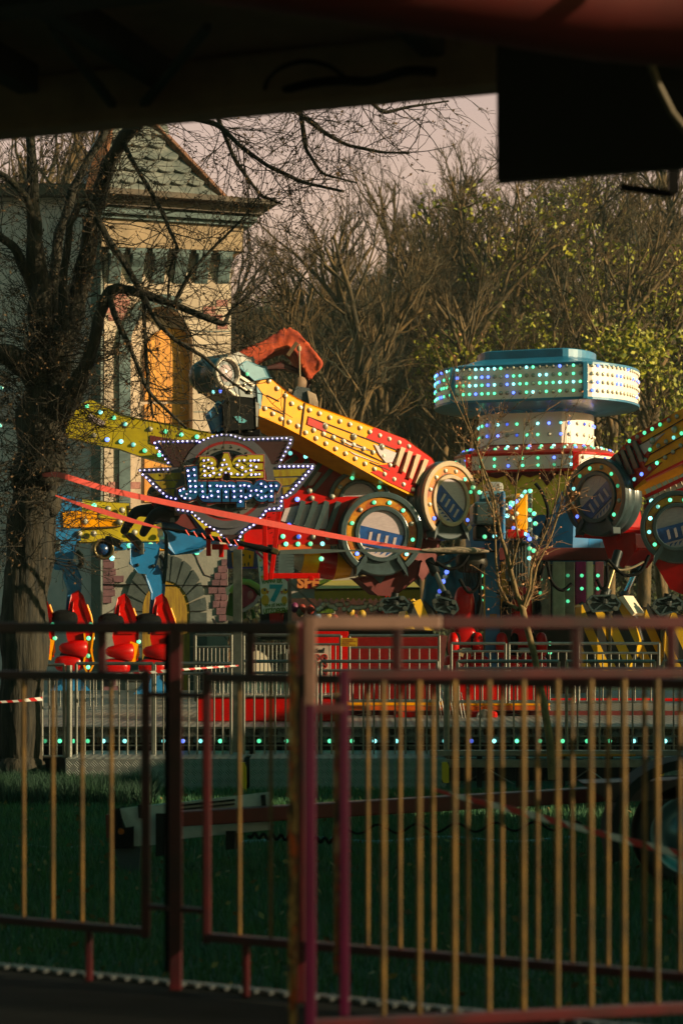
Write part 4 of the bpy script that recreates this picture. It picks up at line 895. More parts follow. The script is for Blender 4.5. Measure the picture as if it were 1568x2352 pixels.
foot(1530, 1390, 34, 20, 24.1, 'tilted foot plate near the right edge of the photo', 22)
# ================================================================ the round sign
ZS = (287.1, 976.1, .2929)
sg = Pl(520, 21.5, 3); base = sg(520, 1300); base.z = 0
sign = thing('ride_sign', base, 'winged round BASE Jumper sign edged with violet-white bulbs', 'sign')
SG = mat('sign_grey', '#5e5c64', .45, .2, var=.25, scale=6); SM = mat('sign_maroon', '#340c0e', .7, var=.3, scale=3); SB = mat('sign_black', '#141414', .4); SR = mat('sign_red', '#8a1c1c', .45, var=.2); SY = mat('sign_lime', '#93881a', .45, col2='#7a5a14', scale=5, stretch=(3, 1, .6)); SW = mat('sign_white', '#b8aca4', .5); SYB = mat('letter_yellow', '#b8a420', .45, var=.2, scale=8); STL = mat('sign_blue', '#125d86', .38, col2='#123a70', scale=5)
c_ = lambda L: conv(L, ZS)
s = MB(); s.plate(sg, c_([(225, 140), (245, 122), (560, 115), (980, 92), (1310, 88), (1328, 110), (1318, 150), (1205, 325), (380, 335), (240, 160)]), -.06, 0)
s.build('upper_plate', SG, sign, .006)
s = MB(); s.plate(sg, c_([(103, 350), (118, 340), (440, 328), (1200, 305), (1480, 302), (1497, 315), (1490, 340), (1345, 530), (1270, 578), (1243, 575), (1248, 650), (1235, 676), (1115, 682), (1060, 760), (915, 870), (905, 925), (870, 985), (825, 985), (790, 920), (750, 860), (560, 735), (520, 695), (420, 697), (398, 670), (392, 600), (330, 582), (210, 478)]), -.055, .006)
s.build('wing_plate', SG, sign, .006)
for q in ([(275, 155), (560, 145), (500, 210), (455, 325), (388, 328)], [(1000, 132), (1280, 128), (1198, 303), (1135, 303), (1080, 200)], [(775, 862), (905, 862), (848, 940)]): MB().plate(sg, c_(q), 0, .014).build('maroon_inset', SM, sign, .003)
for L in ([(180, 385), (440, 375), (440, 428), (238, 430)], [(240, 445), (418, 440), (388, 492), (292, 498)], [(305, 510), (388, 505), (382, 562)], [(1145, 355), (1435, 345), (1378, 400), (1160, 405)], [(1178, 420), (1352, 415), (1303, 470), (1225, 475)], [(1240, 490), (1312, 485), (1240, 548)]):
    s = MB(); s.plate(sg, c_(L), .004, .014); s.build('wing_stripe', SY, sign, .003)
CX, CYs = conv([(803, 440)], ZS)[0]; r = .2929
s = MB(); s.ring(sg, CX, CYs, 368*r, 372*r, .16, -.04, .022, n=72); s.build('outer_ring', SG, sign)
s = MB(); s.ring(sg, CX, CYs, 312*r, 316*r, .10, -.04, .019, n=72); s.build('red_ring', SR, sign)
s = MB(); s.ring(sg, CX, CYs, 286*r, 290*r, .17, -.04, .03, n=72); s.build('riveted_ring', mat('sign_light_grey', '#75716e', .4, .3, var=.2), sign)
s = MB()
for i in range(26): a = 2*math.pi*i/26; s.lathe(sg(CX+262*r*math.cos(a), CYs+264*r*math.sin(a))+sg.n*.03, [(.012, 0), (.009, .007)], 6, sg.n)
s.build('rivets', SB, sign)
s = MB(); s.ring(sg, CX, CYs, 240*r, 243*r, .1, -.04, .036, n=64); s.build('chrome_ring', mat('dark_chrome', '#3c4650', .2, .9), sign)
s = MB(); s.plate(sg, ell(CX, CYs, 222*r, 225*r, 60), -.03, .010); s.build('dial', SB, sign)
s = MB(); s.plate(sg, c_([(590, 430), (1000, 430), (1020, 500), (985, 590), (900, 640), (700, 645), (610, 590), (580, 500)]), .01, .014); s.build('dial_glow', SM, sign)
s = MB(); strip(s, sg, c_([(670, 672), (775, 668), (785, 678), (793, 630), (803, 695), (812, 666), (905, 672)]), .9, .014, .02); s.build('heartbeat_line', SW, sign)
letters = [('B', (606, 270, 716, 408), SYB), ('A', (728, 245, 860, 404), SYB), ('S', (862, 264, 968, 408), SYB), ('E', (975, 258, 1068, 404), SYB),
 ('u', (597, 468, 698, 590), STL), ('m', (716, 466, 868, 588), STL), ('p', (895, 466, 1000, 632), STL), ('e', (1018, 455, 1112, 588), STL), ('r', (1136, 466, 1200, 586), STL)]
for i, (ch, (x0, y0, x1, y1), m_) in enumerate(letters):
    (X0, Y0), (X1, Y1) = c_([(x0, y0), (x1, y1)]); o1 = i*.0006
    s = MB(); glyphs(s, ch, sg, (X0, Y0, X1, Y1), .04, .062+o1, .118); g = s.build('letter_outline', SW, sign)
    s = MB(); glyphs(s, ch, sg, (X0, Y0, X1, Y1), .05, .076+o1, .107); s.build('letter_border', SR, g)
    s = MB(); glyphs(s, ch, sg, (X0, Y0, X1, Y1), .05, .082+o1, .082); s.build('letter_shade', SB, g)
    s = MB(); glyphs(s, ch, sg, (X0, Y0, X1, Y1), .05, .094+o1, .070); s.build('letter', m_, g)
J = [(478, 338), (568, 326), (574, 545), (556, 580), (508, 598), (455, 590), (426, 558), (420, 512), (465, 490), (478, 520), (498, 515)]
def growp(L, d):
    n = len(L); out = []; cx = sum(p[0] for p in L)/n
    ar = sum(L[i][0]*L[(i+1) % n][1]-L[(i+1) % n][0]*L[i][1] for i in range(n)); sgn = 1 if ar > 0 else -1
    for i in range(n):
        a, b, c = L[i-1], L[i], L[(i+1) % n]; d1 = Vector((b[0]-a[0], b[1]-a[1])).normalized(); d2 = Vector((c[0]-b[0], c[1]-b[1])).normalized()
        n1 = Vector((d1.y, -d1.x))*sgn; n2 = Vector((d2.y, -d2.x))*sgn; m_ = (n1+n2).normalized(); q = min(2, 1/max(.35, m_.dot(n1))); out.append((b[0]+m_.x*d*q, b[1]+m_.y*d*q))
    return out
s = MB(); s.plate(sg, c_(growp(J, 15)), .04, .07); g = s.build('letter_outline', SW, sign)
s = MB(); s.plate(sg, c_(growp(J, 11)), .05, .079); s.build('letter_border', SR, g)
s = MB(); s.plate(sg, c_(growp(J, 5)), .05, .085); s.build('letter_shade', SB, g)
s = MB(); s.plate(sg, c_(J), .05, .099); s.build('letter', STL, g)
LB = [(620, 285), (653, 280), (681, 305), (622, 328), (655, 342), (690, 345), (625, 366), (697, 383), (628, 402), (668, 402), (778, 280), (765, 320), (796, 316), (755, 358), (815, 350), (742, 395), (789, 380), (833, 388), (895, 286), (935, 283), (880, 320), (918, 340), (946, 370), (882, 393), (918, 396), (984, 286), (1014, 284), (1045, 283), (985, 325), (1028, 335), (987, 360), (990, 396), (1024, 394), (1052, 392),
 (495, 365), (543, 357), (500, 405), (548, 400), (510, 445), (550, 445), (515, 487), (555, 487), (435, 520), (462, 508), (484, 547), (515, 527), (553, 530), (445, 562), (472, 578), (510, 580), (605, 485), (667, 483), (610, 527), (672, 524), (614, 568), (647, 573), (680, 560), (722, 482), (752, 486), (785, 485), (820, 483), (850, 486), (730, 527), (792, 530), (855, 525), (732, 568), (795, 570), (857, 569), (904, 482), (935, 478), (970, 485), (907, 522), (987, 522), (910, 565), (946, 573), (981, 560), (905, 605), (1028, 518), (1066, 467), (1100, 490), (1067, 525), (1038, 556), (1070, 576), (1101, 566), (1143, 483), (1184, 483), (1146, 523), (1146, 565)]
pbulbs(sign, sg, c_(LB), .0122, .1, 'v')
BR = [[(235, 143), (268, 134), (585, 128)], [(585+0, 135), (618, 118), (685, 92), (755, 78), (830, 82), (903, 105), (940, 118)], [(972, 115), (1272, 105), (1305, 122), (1215, 292)], [(1212, 328), (1480, 325), (1428, 378), (1383, 433), (1330, 487), (1285, 547), (1225, 572), (1223, 655), (1113, 662), (1070, 725), (1018, 780), (920, 835), (905, 875), (888, 908), (848, 966)],
 [(830, 940), (762, 878), (740, 842), (640, 787), (545, 707), (520, 680), (410, 665)], [(250, 182), (345, 305)], [(118, 358), (365, 350)], [(140, 390), (196, 438), (250, 492), (305, 542), (335, 568), (410, 582)]]
for L in BR: pbulbs(sign, sg, c_(along(L, 36.5)), .0118, .024, 'v')
# its red steel frame and post
frame = thing('sign_frame', sg(560, 1330), 'red steel frame carrying the winged round sign', 'frame')
frame.location.z = 0
s = MB()
for (a, b) in (((479, 1215), (479, 1276)), ((486, 1255), (560, 1255)), ((508, 1250), (508, 1279)), ((608, 1180), (611, 1332)), ((646, 1140), (630, 1268)), ((630, 1268), (622, 1330)), ((612, 1322), (735, 1322)), ((716, 1322), (716, 1333))):
    s2 = MB(); s2.beam(sg(*a)-sg.n*.15, sg(*b)-sg.n*.15, .05, .06); s2.build('beam', BRED, frame, .006)
for a, b in (((560, 1110), (650, 1150)), ((470, 1215), (640, 1205))): s2 = MB(); s2.beam(sg(*a)-sg.n*.25, sg(*b)-sg.n*.25, .05); s2.build('beam', BRED, frame, .006)
s = MB()
for i in range(9): s.tube([sg(614+i % 3*6, 1160+i*9)-sg.n*.2, sg(622+i % 3*5, 1158+i*9)-sg.n*.2], .006, 4)
s.build('cable_clips', DARKM, frame)
post = thing('steel_post', P(546, 1745, 19.3), 'square galvanised post on a yellow-black foot below the sign', 'post'); 
post.location.z = 0
s = MB(); s.beam((P(546, 1262, 19.3)), P(546, 1748, 19.3), .085, .085); s.build('shaft', STEEL, post, .004)
STRIPE = bpy.data.materials.new('hazard_stripes'); STRIPE.use_nodes = True; n_ = STRIPE.node_tree; b_ = n_.nodes['Principled BSDF']
t_ = n_.nodes.new('ShaderNodeTexCoord'); sp = n_.nodes.new('ShaderNodeSeparateXYZ'); ad = n_.nodes.new('ShaderNodeMath'); mu = n_.nodes.new('ShaderNodeMath'); fr = n_.nodes.new('ShaderNodeMath'); gt = n_.nodes.new('ShaderNodeMath'); mxx = n_.nodes.new('ShaderNodeMix'); mxx.data_type = 'RGBA'
ad.operation = 'ADD'; mu.operation = 'MULTIPLY'; mu.inputs[1].default_value = 4.2; fr.operation = 'FRACT'; gt.operation = 'GREATER_THAN'; gt.inputs[1].default_value = .5
m7 = n_.nodes.new('ShaderNodeMath'); m7.operation = 'MULTIPLY'; m7.inputs[1].default_value = .45
n_.links.new(t_.outputs['Object'], sp.inputs[0]); n_.links.new(sp.outputs['X'], ad.inputs[0]); n_.links.new(sp.outputs['Z'], m7.inputs[0]); n_.links.new(m7.outputs[0], ad.inputs[1]); n_.links.new(ad.outputs[0], mu.inputs[0]); n_.links.new(mu.outputs[0], fr.inputs[0]); n_.links.new(fr.outputs[0], gt.inputs[0]); n_.links.new(gt.outputs[0], mxx.inputs[0])
mxx.inputs[6].default_value = (.012, .013, .014, 1); mxx.inputs[7].default_value = (*lin('#c79a10'), 1); n_.links.new(mxx.outputs[2], b_.inputs['Base Color']); b_.inputs['Roughness'].default_value = .4
s = MB(); s.box(P(557, 1785, 18.2), (.075, .04, .27)); s.build('hazard_plate', STRIPE, post, .003)
# moving head stage light above the sign
hl = Pl(545, 22.2, 20); light = thing('stage_light', hl(545, 990), 'black moving head stage light on top of the round sign', 'light')
MB().plate(hl, [(511, 930), (520, 918), (535, 914), (582, 916), (584, 986), (522, 987), (512, 978)], -.35, .06).build('head', BLACK, light, .04)
MB().plate(hl, [(583, 924), (593, 928), (592, 980), (583, 981)], -.32, .02).build('yoke', LGREY, light, .008)
MB().plate(hl, [(486, 948), (512, 926), (514, 984), (503, 988)], -.25, -.02).build('lens_housing', BLU, light, .02)
MB().plate(hl, [(533, 958), (545, 957), (563, 968), (556, 973), (544, 972)], .05, .075).build('window', mat('blue_glass', '#4f8fa0', .1, coat=.8), light)
s = MB(); s.box(hl(560, 992)-hl.n*.2, (.5, .3, .07)); s.build('base', BLACK, light, .01)
MB().plate(hl, [(570, 982), (578, 981), (580, 992), (571, 992)], -.1, .0).build('label_plate', LGREY, light)
s = MB(); s.tube([hl(500, 950), hl(494, 930), hl(500, 922), hl(510, 930)], .012, 6); s.build('hook', M_CHROME, light)

# ================================================================ orange rocky arm with a hanging figure
ORK = mat('orange_rock_paint', '#c04818', .85, col2='#6a1a12', scale=3.5, bump=1.0, bscale=7)
cr_ = Pl(640, 33.0, 10); ra = thing('rock_arm', cr_(560, 900), 'crumpled orange-red bent prop arm rising behind the yellow arm', 'prop'); 
s = MB(); s.plate(cr_, [(486, 868), (520, 835), (552, 808), (600, 786), (640, 765), (664, 758), (682, 768), (706, 790), (728, 824), (734, 838), (728, 852), (712, 870), (703, 862), (694, 848), (684, 838), (676, 812), (660, 803), (628, 812), (600, 828), (580, 850), (556, 872), (520, 892)], -.55, .12)
ro = s.build('arm', ORK, ra); ro.modifiers.new('bev', 'BEVEL').width = .07
rm = ro.modifiers.new('remesh', 'REMESH'); rm.mode = 'VOXEL'; rm.voxel_size = .035; rm.use_smooth_shade = True
for nm_, sc2, st2 in (('crumple_large', .5, .05), ('crumple_small', .14, .045)):
    tx = bpy.data.textures.new(nm_, 'CLOUDS'); tx.noise_scale = sc2; dm = ro.modifiers.new(nm_, 'DISPLACE'); dm.texture = tx; dm.strength = st2; dm.mid_level = .4; dm.texture_coords = 'LOCAL'
MB().plate(cr_, [(610, 845), (650, 830), (690, 850), (712, 878), (700, 905), (690, 860), (655, 848)], -.15, .0).build('under_flap', mat('dark_rock_paint', '#4a1a18', .6, var=.5), ra, .03)
s = MB(); s.beam(cr_(676, 792)+cr_.n*.25, cr_(655, 822)+cr_.n*.25, .09, .06); s.build('bracket', mat('rusty_brown', '#5c4226', .7, var=.4), ra)
s = MB(); s.tube([cr_(681, 796)+cr_.n*.28, cr_(683, 880)+cr_.n*.28], .012, 6); s.lathe(cr_(681, 806)+cr_.n*.28, [(.03, -.04), (.04, 0), (.03, .04)], 8); s.build('cable', mat('pale_rope', '#a08a70', .7), ra)
fig = thing('hanging_dummy', cr_(692, 925)+cr_.n*.28, 'grey clad dummy hanging from a cable beside the yellow arm', 'dummy')
s = MB(); s.blob(cr_(683, 888)+cr_.n*.28, (.11, .11, .13), n=14, m=10)
for i, v in enumerate(s.v): q = Vector(v); s.v[i] = tuple(q+Vector((1, 1, 1))*noise.noise(q*12)*.035)
s.build('head', mat('dummy_skin', '#8a6a52', .7, var=.4), fig)
s = MB(); s.plate(cr_, [(675, 898), (700, 902), (712, 918), (706, 965), (672, 960), (664, 925)], .15, .4); s.build('jacket', mat('dummy_jacket', '#4a5054', .8, var=.3, bump=.4), fig, .03)
s = MB()
for i in range(9): s.tube([cr_(697+i*2, 905+i)+cr_.n*.42, cr_(701+i*2, 930)+cr_.n*.45, cr_(699+i*2.4, 955+(i % 3)*4)+cr_.n*.42], .022, 5)
s.build('rags', mat('dummy_rags', '#a08872', .8, var=.4), fig)
s = MB(); s.tube([cr_(676, 900)+cr_.n*.3, cr_(660, 905)+cr_.n*.35, cr_(652, 902)+cr_.n*.4], [.05, .04, .035], 8); s.build('hand', MATS['dummy_skin'], fig)

# ================================================================ seats and gondolas
HARN = mat('black_harness', '#08090a', .85, bump=.3, spec=.15)
def rblob(n, m, pl, x, y, rx, ry, dz, off, par, rot=0, e=.75):
    k = pl(x, y).y/F; M = Matrix.Rotation(math.atan2(pl.d.y, pl.d.x), 3, 'Z') @ Matrix.Rotation(R(rot), 3, 'Y'); s = MB(); s.blob(pl(x, y)+pl.n*off, (rx*k, dz, ry*k), M, 20, 14, e); return s.build(n, m, par)
def gondola(pl, X, Y0, label, num, yoff=0):
    """two red seats under a blue hanger, drawn round photo point (X, 1420)"""
    g = thing('ride_gondola', pl(X, 1250), label, 'gondola', 'two-seat gondolas under the arms')
    D = lambda L: [(X+a, b+yoff) for a, b in L]
    MB().plate(pl, D([(-32, 1240), (32, 1240), (32, 1262), (24, 1290), (8, 1304), (-14, 1302), (-34, 1282)]), -.14, .0).build('hanger_bracket', BLU, g, .015)
    for a, b in ((-22, 1252), (-4, 1252), (18, 1288), (-18, 1286)): MB().lathe(pl(X+a, b+yoff), [(.022, 0), (.022, .02), (.01, .024)], 8, pl.n).build('bolt', DARKM, g)
    s = MB(); s.beam(pl(X-8, 1235+yoff)+pl.n*.03, pl(X-8, 1262+yoff)+pl.n*.03, .05, .05); s.build('pin', STEEL, g, .01)
    MB().plate(pl, D([(2, 1296), (28, 1290), (46, 1322), (46, 1340), (38, 1432), (12, 1440), (14, 1350), (4, 1322)]), -.16, -.02).build('hanger_arm', BLU, g, .02)
    s = MB(); s.tube([pl(X+34, 1262+yoff), pl(X+44, 1272+yoff), pl(X+46, 1290+yoff), pl(X+38, 1300+yoff)], .035, 8); s.build('cable_loom', DARKM, g)
    for dx, sc_ in ((-50, 1), (36, 1)):
        MB().plate(pl, [(X+dx+a, b+yoff) for a, b in ((-21, 1452), (-22, 1412), (-19, 1384), (-10, 1364), (2, 1357), (13, 1364), (22, 1392), (32, 1420), (34, 1436), (28, 1500), (-10, 1500))], -.2, .06).build('seat_back', RED, g, .045)
        MB().plate(pl, [(X+dx+a, b+yoff) for a, b in ((-10, 1440), (-12, 1400), (-6, 1380), (2, 1376), (9, 1384), (20, 1416), (24, 1440))], .0, .085).build('seat_shell', BRED, g, .02)
        rblob('headrest_pad', HARN, pl, X+dx-28, 1418+yoff, 32, 22, .12, .02, g, 0, .8)
        s = MB(); p = pl(X+dx-42, 1484+yoff)+pl.n*.05; q = pl(X+dx+18, 1486+yoff)+pl.n*.05; s.tube([p, p.lerp(q, .1), p.lerp(q, .5), q, q.lerp(p, -.08)], [.02, .055, .09, .115, .07], 14); s.build('thigh_guard', RED, g)
        MB().plate(pl, [(X+dx+18, 1466+yoff), (X+dx+30, 1470+yoff), (X+dx+34, 1492+yoff), (X+dx+24, 1508+yoff), (X+dx+14, 1504+yoff)], -.1, .09).build('yellow_panel', YEL, g, .02)
        rblob('seat_cushion', RED, pl, X+dx-18, 1520+yoff, 34, 20, .14, -.02, g, 0, .7)
        s = MB(); s.tube([pl(X+dx+22, 1385+yoff), pl(X+dx+31, 1410+yoff), pl(X+dx+34, 1428+yoff)], .016, 6); s.build('grab_rail', YEL, g)
        bulbs(g, [(pl(X+dx+30, 1430+yoff)+pl.n*.07, pl.n, 'g'), (pl(X+dx+34, 1462+yoff)+pl.n*.05, pl.n, 'g')], .025)
    MB().plate(pl, D([(0, 1500), (20, 1470), (46, 1500), (40, 1545), (62, 1580), (-20, 1580), (4, 1545)]), -.2, -.1).build('footrest_frame', BLU, g, .015)
    MB().plate(pl, D([(52, 1450), (72, 1450), (66, 1490), (72, 1520), (60, 1548), (48, 1520), (54, 1490)]), .05, .09).build('front_fin', RED, g, .01)
    bars(g, pl, [tuple(D(q)) for q in (((51, 1450), (56, 1490)), ((56, 1490), (49, 1520)), ((49, 1520), (60, 1547)), ((73, 1450), (67, 1490)), ((67, 1490), (73, 1520)), ((73, 1520), (60, 1547)))], 3.5, .07, .11, YEL, 'yellow_edge', .003)
    bulbs(g, [(pl(X+61, 1462+yoff)+pl.n*.09, pl.n, 'g'), (pl(X+60, 1502+yoff)+pl.n*.09, pl.n, 'g'), (pl(X+60, 1528+yoff)+pl.n*.09, pl.n, 'g')], .025)
    if num: s = MB(); glyphs(s, num, pl, (X+22, 1402+yoff, X+30, 1416+yoff), -.02, -.008, .02); s.build('number', BLACK, g)
    return g
gondola(Pl(142, 22.9, 10), 142, 0, 'red two-seat gondola close to the big tree trunk', '', 4)
gondola(Pl(332, 23.2, 10), 334, 0, 'red two-seat gondola marked 4 in front of the stone arch', '4', 12)
# front-facing gondola in the middle
gf = Pl(1132, 25.2, 0); g = thing('ride_gondola', gf(1132, 1560), 'red gondola facing the camera beside the blue upright', 'gondola', 'two-seat gondolas under the arms')
MB().plate(gf, [(1116, 1232), (1146, 1232), (1146, 1560), (1116, 1560)], -.12, 0).build('hanger_arm', BLU, g, .01)
MB().plate(gf, [(1124, 1410), (1140, 1410), (1140, 1420), (1124, 1420)], 0, .006).build('rating_plate', mat('brass_plate', '#8a6a20', .4, .5), g)
for cx in (1066, 1198):
    h = rblob('seat_back', RED, gf, cx, 1412, 25, 66, .14, -.05, g, 0, .7)
    for dx in (-38, 36): rblob('side_bolster', HARN, gf, cx+dx, 1412, 9, 34, .12, .0, g, 0, .6)
    rblob('seat_base', RED, gf, cx, 1465, 26, 26, .12, .05, g, 0, .6)
    s = MB(); s.box(gf(cx+2, 1494)+gf.n*.2, (.12, .05, .07)); s.lathe(gf(cx-6, 1494)+gf.n*.23, [(.02, 0), (.02, .03)], 8, gf.n); s.lathe(gf(cx+10, 1494)+gf.n*.23, [(.02, 0), (.02, .03)], 8, gf.n); s.build('clasp', LGREY, g, .01)
    rblob('crotch_post', RED, gf, cx+4, 1512, 10, 14, .08, .2, g, 0, .8)
    for dx in (-26, 30): rblob('thigh_guard', RED, gf, cx+dx, 1522, 24, 18, .14, .16, g, 0, .7)
    rblob('shoulder_bar', HARN, gf, cx-20, 1478, 10, 26, .07, .12, g, 8); rblob('shoulder_bar', HARN, gf, cx+22, 1478, 10, 26, .07, .12, g, -8)
for cx in (1040, 1094, 1150, 1240):
    rblob('side_shell', BRED, gf, cx, 1482, 14, 30, .12, .1, g, 0, .8)

# the rider whose legs hang out left of the sign
fl = Pl(345, 22.0, 12); rider = thing('flying_gondola', fl(400, 1230), 'blue and red gondola shell holding a rider left of the sign', 'gondola')
MB().plate(fl, [(372, 1196), (430, 1180), (470, 1215), (500, 1242), (470, 1256), (408, 1262), (382, 1248)], -.5, -.12).build('hull', BLU, rider, .05)
MB().plate(fl, [(388, 1186), (430, 1176), (455, 1212), (440, 1214), (390, 1196)], -.45, -.05).build('red_side', DRED, rider, .02)
rblob('harness_shell', RED, fl, 404, 1172, 17, 24, .13, .0, rider, 35); rblob('shoulder_pad', RED, fl, 362, 1152, 12, 12, .1, -.05, rider, 20)
s = MB(); s.tube([fl(390, 1200)+fl.n*.12, fl(402, 1184)+fl.n*.16, fl(414, 1160)+fl.n*.12], .022, 8); s.build('belt', HARN, rider)
s = MB(); s.box(fl(392, 1196)+fl.n*.16, (.05, .02, .05)); s.build('buckle', LGREY, rider)
pr = thing('person', fl(370, 1185), 'person in black trousers and dark sneakers, legs dangling from the gondola', 'person')
def skinfig(name, verts, edges, radii, m, par, sub=2):
    me = bpy.data.meshes.new(name); off = wpos(par); me.from_pydata([tuple(Vector(v)-off) for v in verts], edges, []); o = bpy.data.objects.new(name, me); COL.objects.link(o); o.parent = par
    md = o.modifiers.new('skin', 'SKIN'); me.skin_vertices.new(name='') if not me.skin_vertices else None
    for i, r_ in enumerate(radii): me.skin_vertices[0].data[i].radius = (r_, r_) if not isinstance(r_, tuple) else r_
    me.skin_vertices[0].data[0].use_root = True
    sb = o.modifiers.new('sub', 'SUBSURF'); sb.levels = sub; sb.render_levels = sub; me.materials.append(m); return o
w_ = lambda x, y, o: fl(x, y)+fl.n*o
V = [w_(392, 1178, -.02), w_(386, 1174, -.12), w_(352, 1170, -.16), w_(316, 1172, -.20), w_(300, 1200, -.17), w_(284, 1226, -.14),
     w_(392, 1182, .10), w_(372, 1178, .13), w_(352, 1182, .16), w_(334, 1210, .15), w_(322, 1234, .14)]
skinfig('trousers', V, [(0, 1), (1, 2), (2, 3), (3, 4), (4, 5), (0, 6), (6, 7), (7, 8), (8, 9), (9, 10)], [.12, .10, .085, .068, .058, .043, .10, .088, .07, .058, .044], mat('black_cloth', '#101315', .85, bump=.3), pr)
SHOE = mat('dark_shoe', '#22241f', .7, bump=.5, bscale=60); SOLE = mat('rust_sole', '#5a2c1c', .7)
def shoe(ax, ay, tx, ty, o):
    a = w_(ax, ay, o); t = w_(tx, ty, o+.03); d = (t-a).normalized(); 
    V = [a, a.lerp(t, .3), a.lerp(t, .65), t]; sh = skinfig('shoe', V, [(0, 1), (1, 2), (2, 3)], [(.045, .05), (.05, .048), (.05, .04), (.04, .028)], SHOE, pr)
    s = MB(); up = Vector((0, 0, 1)); sd_ = d.cross(fl.n).normalized(); sd_ = sd_ if sd_.z < 0 else -sd_
    s.beam(a-d*.03+sd_*.035, t+d*.015+sd_*.03, .09, .022, up=sd_); s.build('sole', SOLE if o > 0 else SHOE, sh, .01)
shoe(282, 1250, 243, 1232, -.14); shoe(320, 1254, 290, 1226, .14)
V = [w_(392, 1180, .02), w_(384, 1168, .0), w_(374, 1154, -.04), w_(366, 1144, -.06), w_(362, 1140, -.07)]
skinfig('jacket', V, [(0, 1), (1, 2), (2, 3), (3, 4)], [(.15, .12), (.16, .12), (.17, .12), (.08, .08), (.05, .05)], mat('dark_jacket', '#2a1c20', .85), pr)
s = MB(); s.blob(w_(358, 1134, -.08), (.075, .09, .105), Matrix.Rotation(R(35), 3, 'Y'), 18, 14); hd = s.build('head', mat('skin', '#a06a50', .5), pr)
s = MB(); s.blob(w_(359, 1131, -.09), (.085, .098, .105), Matrix.Rotation(R(35), 3, 'Y'), 18, 14); s.build('hair', mat('brown_hair', '#4a382e', .8, bump=.6, bscale=80), hd)
for dx in (.03, -.03): s = MB(); s.blob(w_(352, 1138, .0)+Vector((dx, -.02, .02)), (.009, .009, .009), None, 8, 6); s.build('eye', SB, hd)
# arms bent to the harness, with hands
V = [w_(372, 1150, .1), w_(384, 1166, .16), w_(398, 1172, .2)]
skinfig('sleeve', V, [(0, 1), (1, 2)], [.05, .042, .032], MATS['dark_jacket'], pr)
s = MB(); c = w_(402, 1172, .21); s.blob(c, (.035, .02, .04), None, 10, 8)
for i in range(4): s.tube([c+Vector((-.022+i*.015, -.01, -.03)), c+Vector((-.022+i*.015, -.03, -.05-.004*(i % 2))), c+Vector((-.022+i*.015, -.02, -.072))], [.009, .008, .006], 6)
s.tube([c+Vector((.03, -.01, .0)), c+Vector((.045, -.025, -.02)), c+Vector((.04, -.03, -.04))], [.01, .009, .007], 6); s.build('hand', MATS['skin'], pr)

# ================================================================ straps and tape
RSTRAP = mat('red_webbing', '#ff6258', .6, var=.12, scale=30); 
def ribbon(name, pts, m, label, cat, par=None, th=.003):
    """flat band: (x, y, width px, distance)"""
    s = MB(); n = len(pts); vs = []
    for x, y, w, Y in pts:
        p = P(x, y, Y); h = px(w, Y)/2; vs += [p+Vector((0, -th, h)), p+Vector((0, -th, -h)), p+Vector((0, th, -h)), p+Vector((0, th, h))]
    fs = []
    for i in range(n-1):
        for k in range(4): fs.append((i*4+k, i*4+(k+1) % 4, i*4+4+(k+1) % 4, i*4+4+k))
    fs += [(0, 3, 2, 1), (n*4-4, n*4-3, n*4-2, n*4-1)]; s.add(vs, fs)
    o = s.build(name, m, par, 0, None if par else P(pts[0][0], pts[0][1], pts[0][3])); 
    if label: tag(o, label, cat)
    return o
def dens(L, n=8):
    out = []
    for a, b in zip(L, L[1:]):
        for i in range(n): out.append([lerp(a[k], b[k], i/n) for k in range(len(a))])
    out.append(list(L[-1])); f = np.array(out)
    for _ in range(6): f[1:-1] = (f[:-2]+2*f[1:-1]+f[2:])/4
    return f.tolist()
ribbon('red_strap', dens([(70, 1092, 8, 19.0), (96, 1092, 9, 18.6), (112, 1090, 10, 18.3), (128, 1089, 11.5, 18.1), (150, 1094, 13.5, 18.0), (250, 1126, 13.5, 18.05), (400, 1158, 13, 18.1), (574, 1193, 15.0, 18.1), (760, 1230, 12.5, 18.15), (900, 1254, 7.5, 18.2), (992, 1267, 4.4, 18.2)]), RSTRAP, 'long red webbing strap from the big tree across the sign', 'strap')
ribbon('red_strap', dens([(128, 1138, 3, 18.1), (180, 1157, 8, 18.1), (240, 1176, 13, 18.1), (300, 1195, 11, 18.1), (372, 1214, 3, 18.1)]), RSTRAP, 'short twisted red strap from the big tree to the black cable', 'strap')
cb = thing('wrapped_cable', P(373, 1213, 18.1), 'black wrapped cable spiralled with red and ending in a ratchet', 'cable')
cp = [Vector(P(x, y, 18.1)) for x, y in ((373, 1213), (420, 1221), (470, 1232), (520, 1242), (560, 1250), (610, 1262), (642, 1271))]
s = MB(); s.tube(cp, [.012, .016, .018, .022, .024, .03, .02], 10); s.build('core', BLACK, cb)
s = MB()
for i in range(7):
    t = i/7; p = P(lerp(430, 560, t), lerp(1223.5, 1250, t), 18.1); s.tube([p+Vector((-.014, -.012, .024)), p+Vector((0, -.03, 0)), p+Vector((.018, -.012, -.024))], .007, 5)
s.build('red_spiral', RSTRAP, cb)
s = MB(); s.box(P(632, 1266, 18.05), (.07, .04, .05), Matrix.Rotation(R(25), 3, 'Y')); s.build('ratchet', BROWNM, cb, .008)
ribbon('hanging_strap', dens([(372, 1214, 3, 18.08), (378, 1222, 7, 18.08), (382, 1240, 9, 18.08)]), BLACK, None, None, cb) 
s = MB()
hp = [(376, 1216, 2), (381, 1228, 3.5), (383, 1250, 4.5), (381, 1290, 4.5), (376, 1341, 4.5)]
for a, b in zip(hp, hp[1:]): s.add([P(a[0]-a[2], a[1], 18.08), P(a[0]+a[2], a[1], 18.06), P(b[0]+b[2], b[1], 18.06), P(b[0]-b[2], b[1], 18.08)], [(0, 1, 2, 3)])
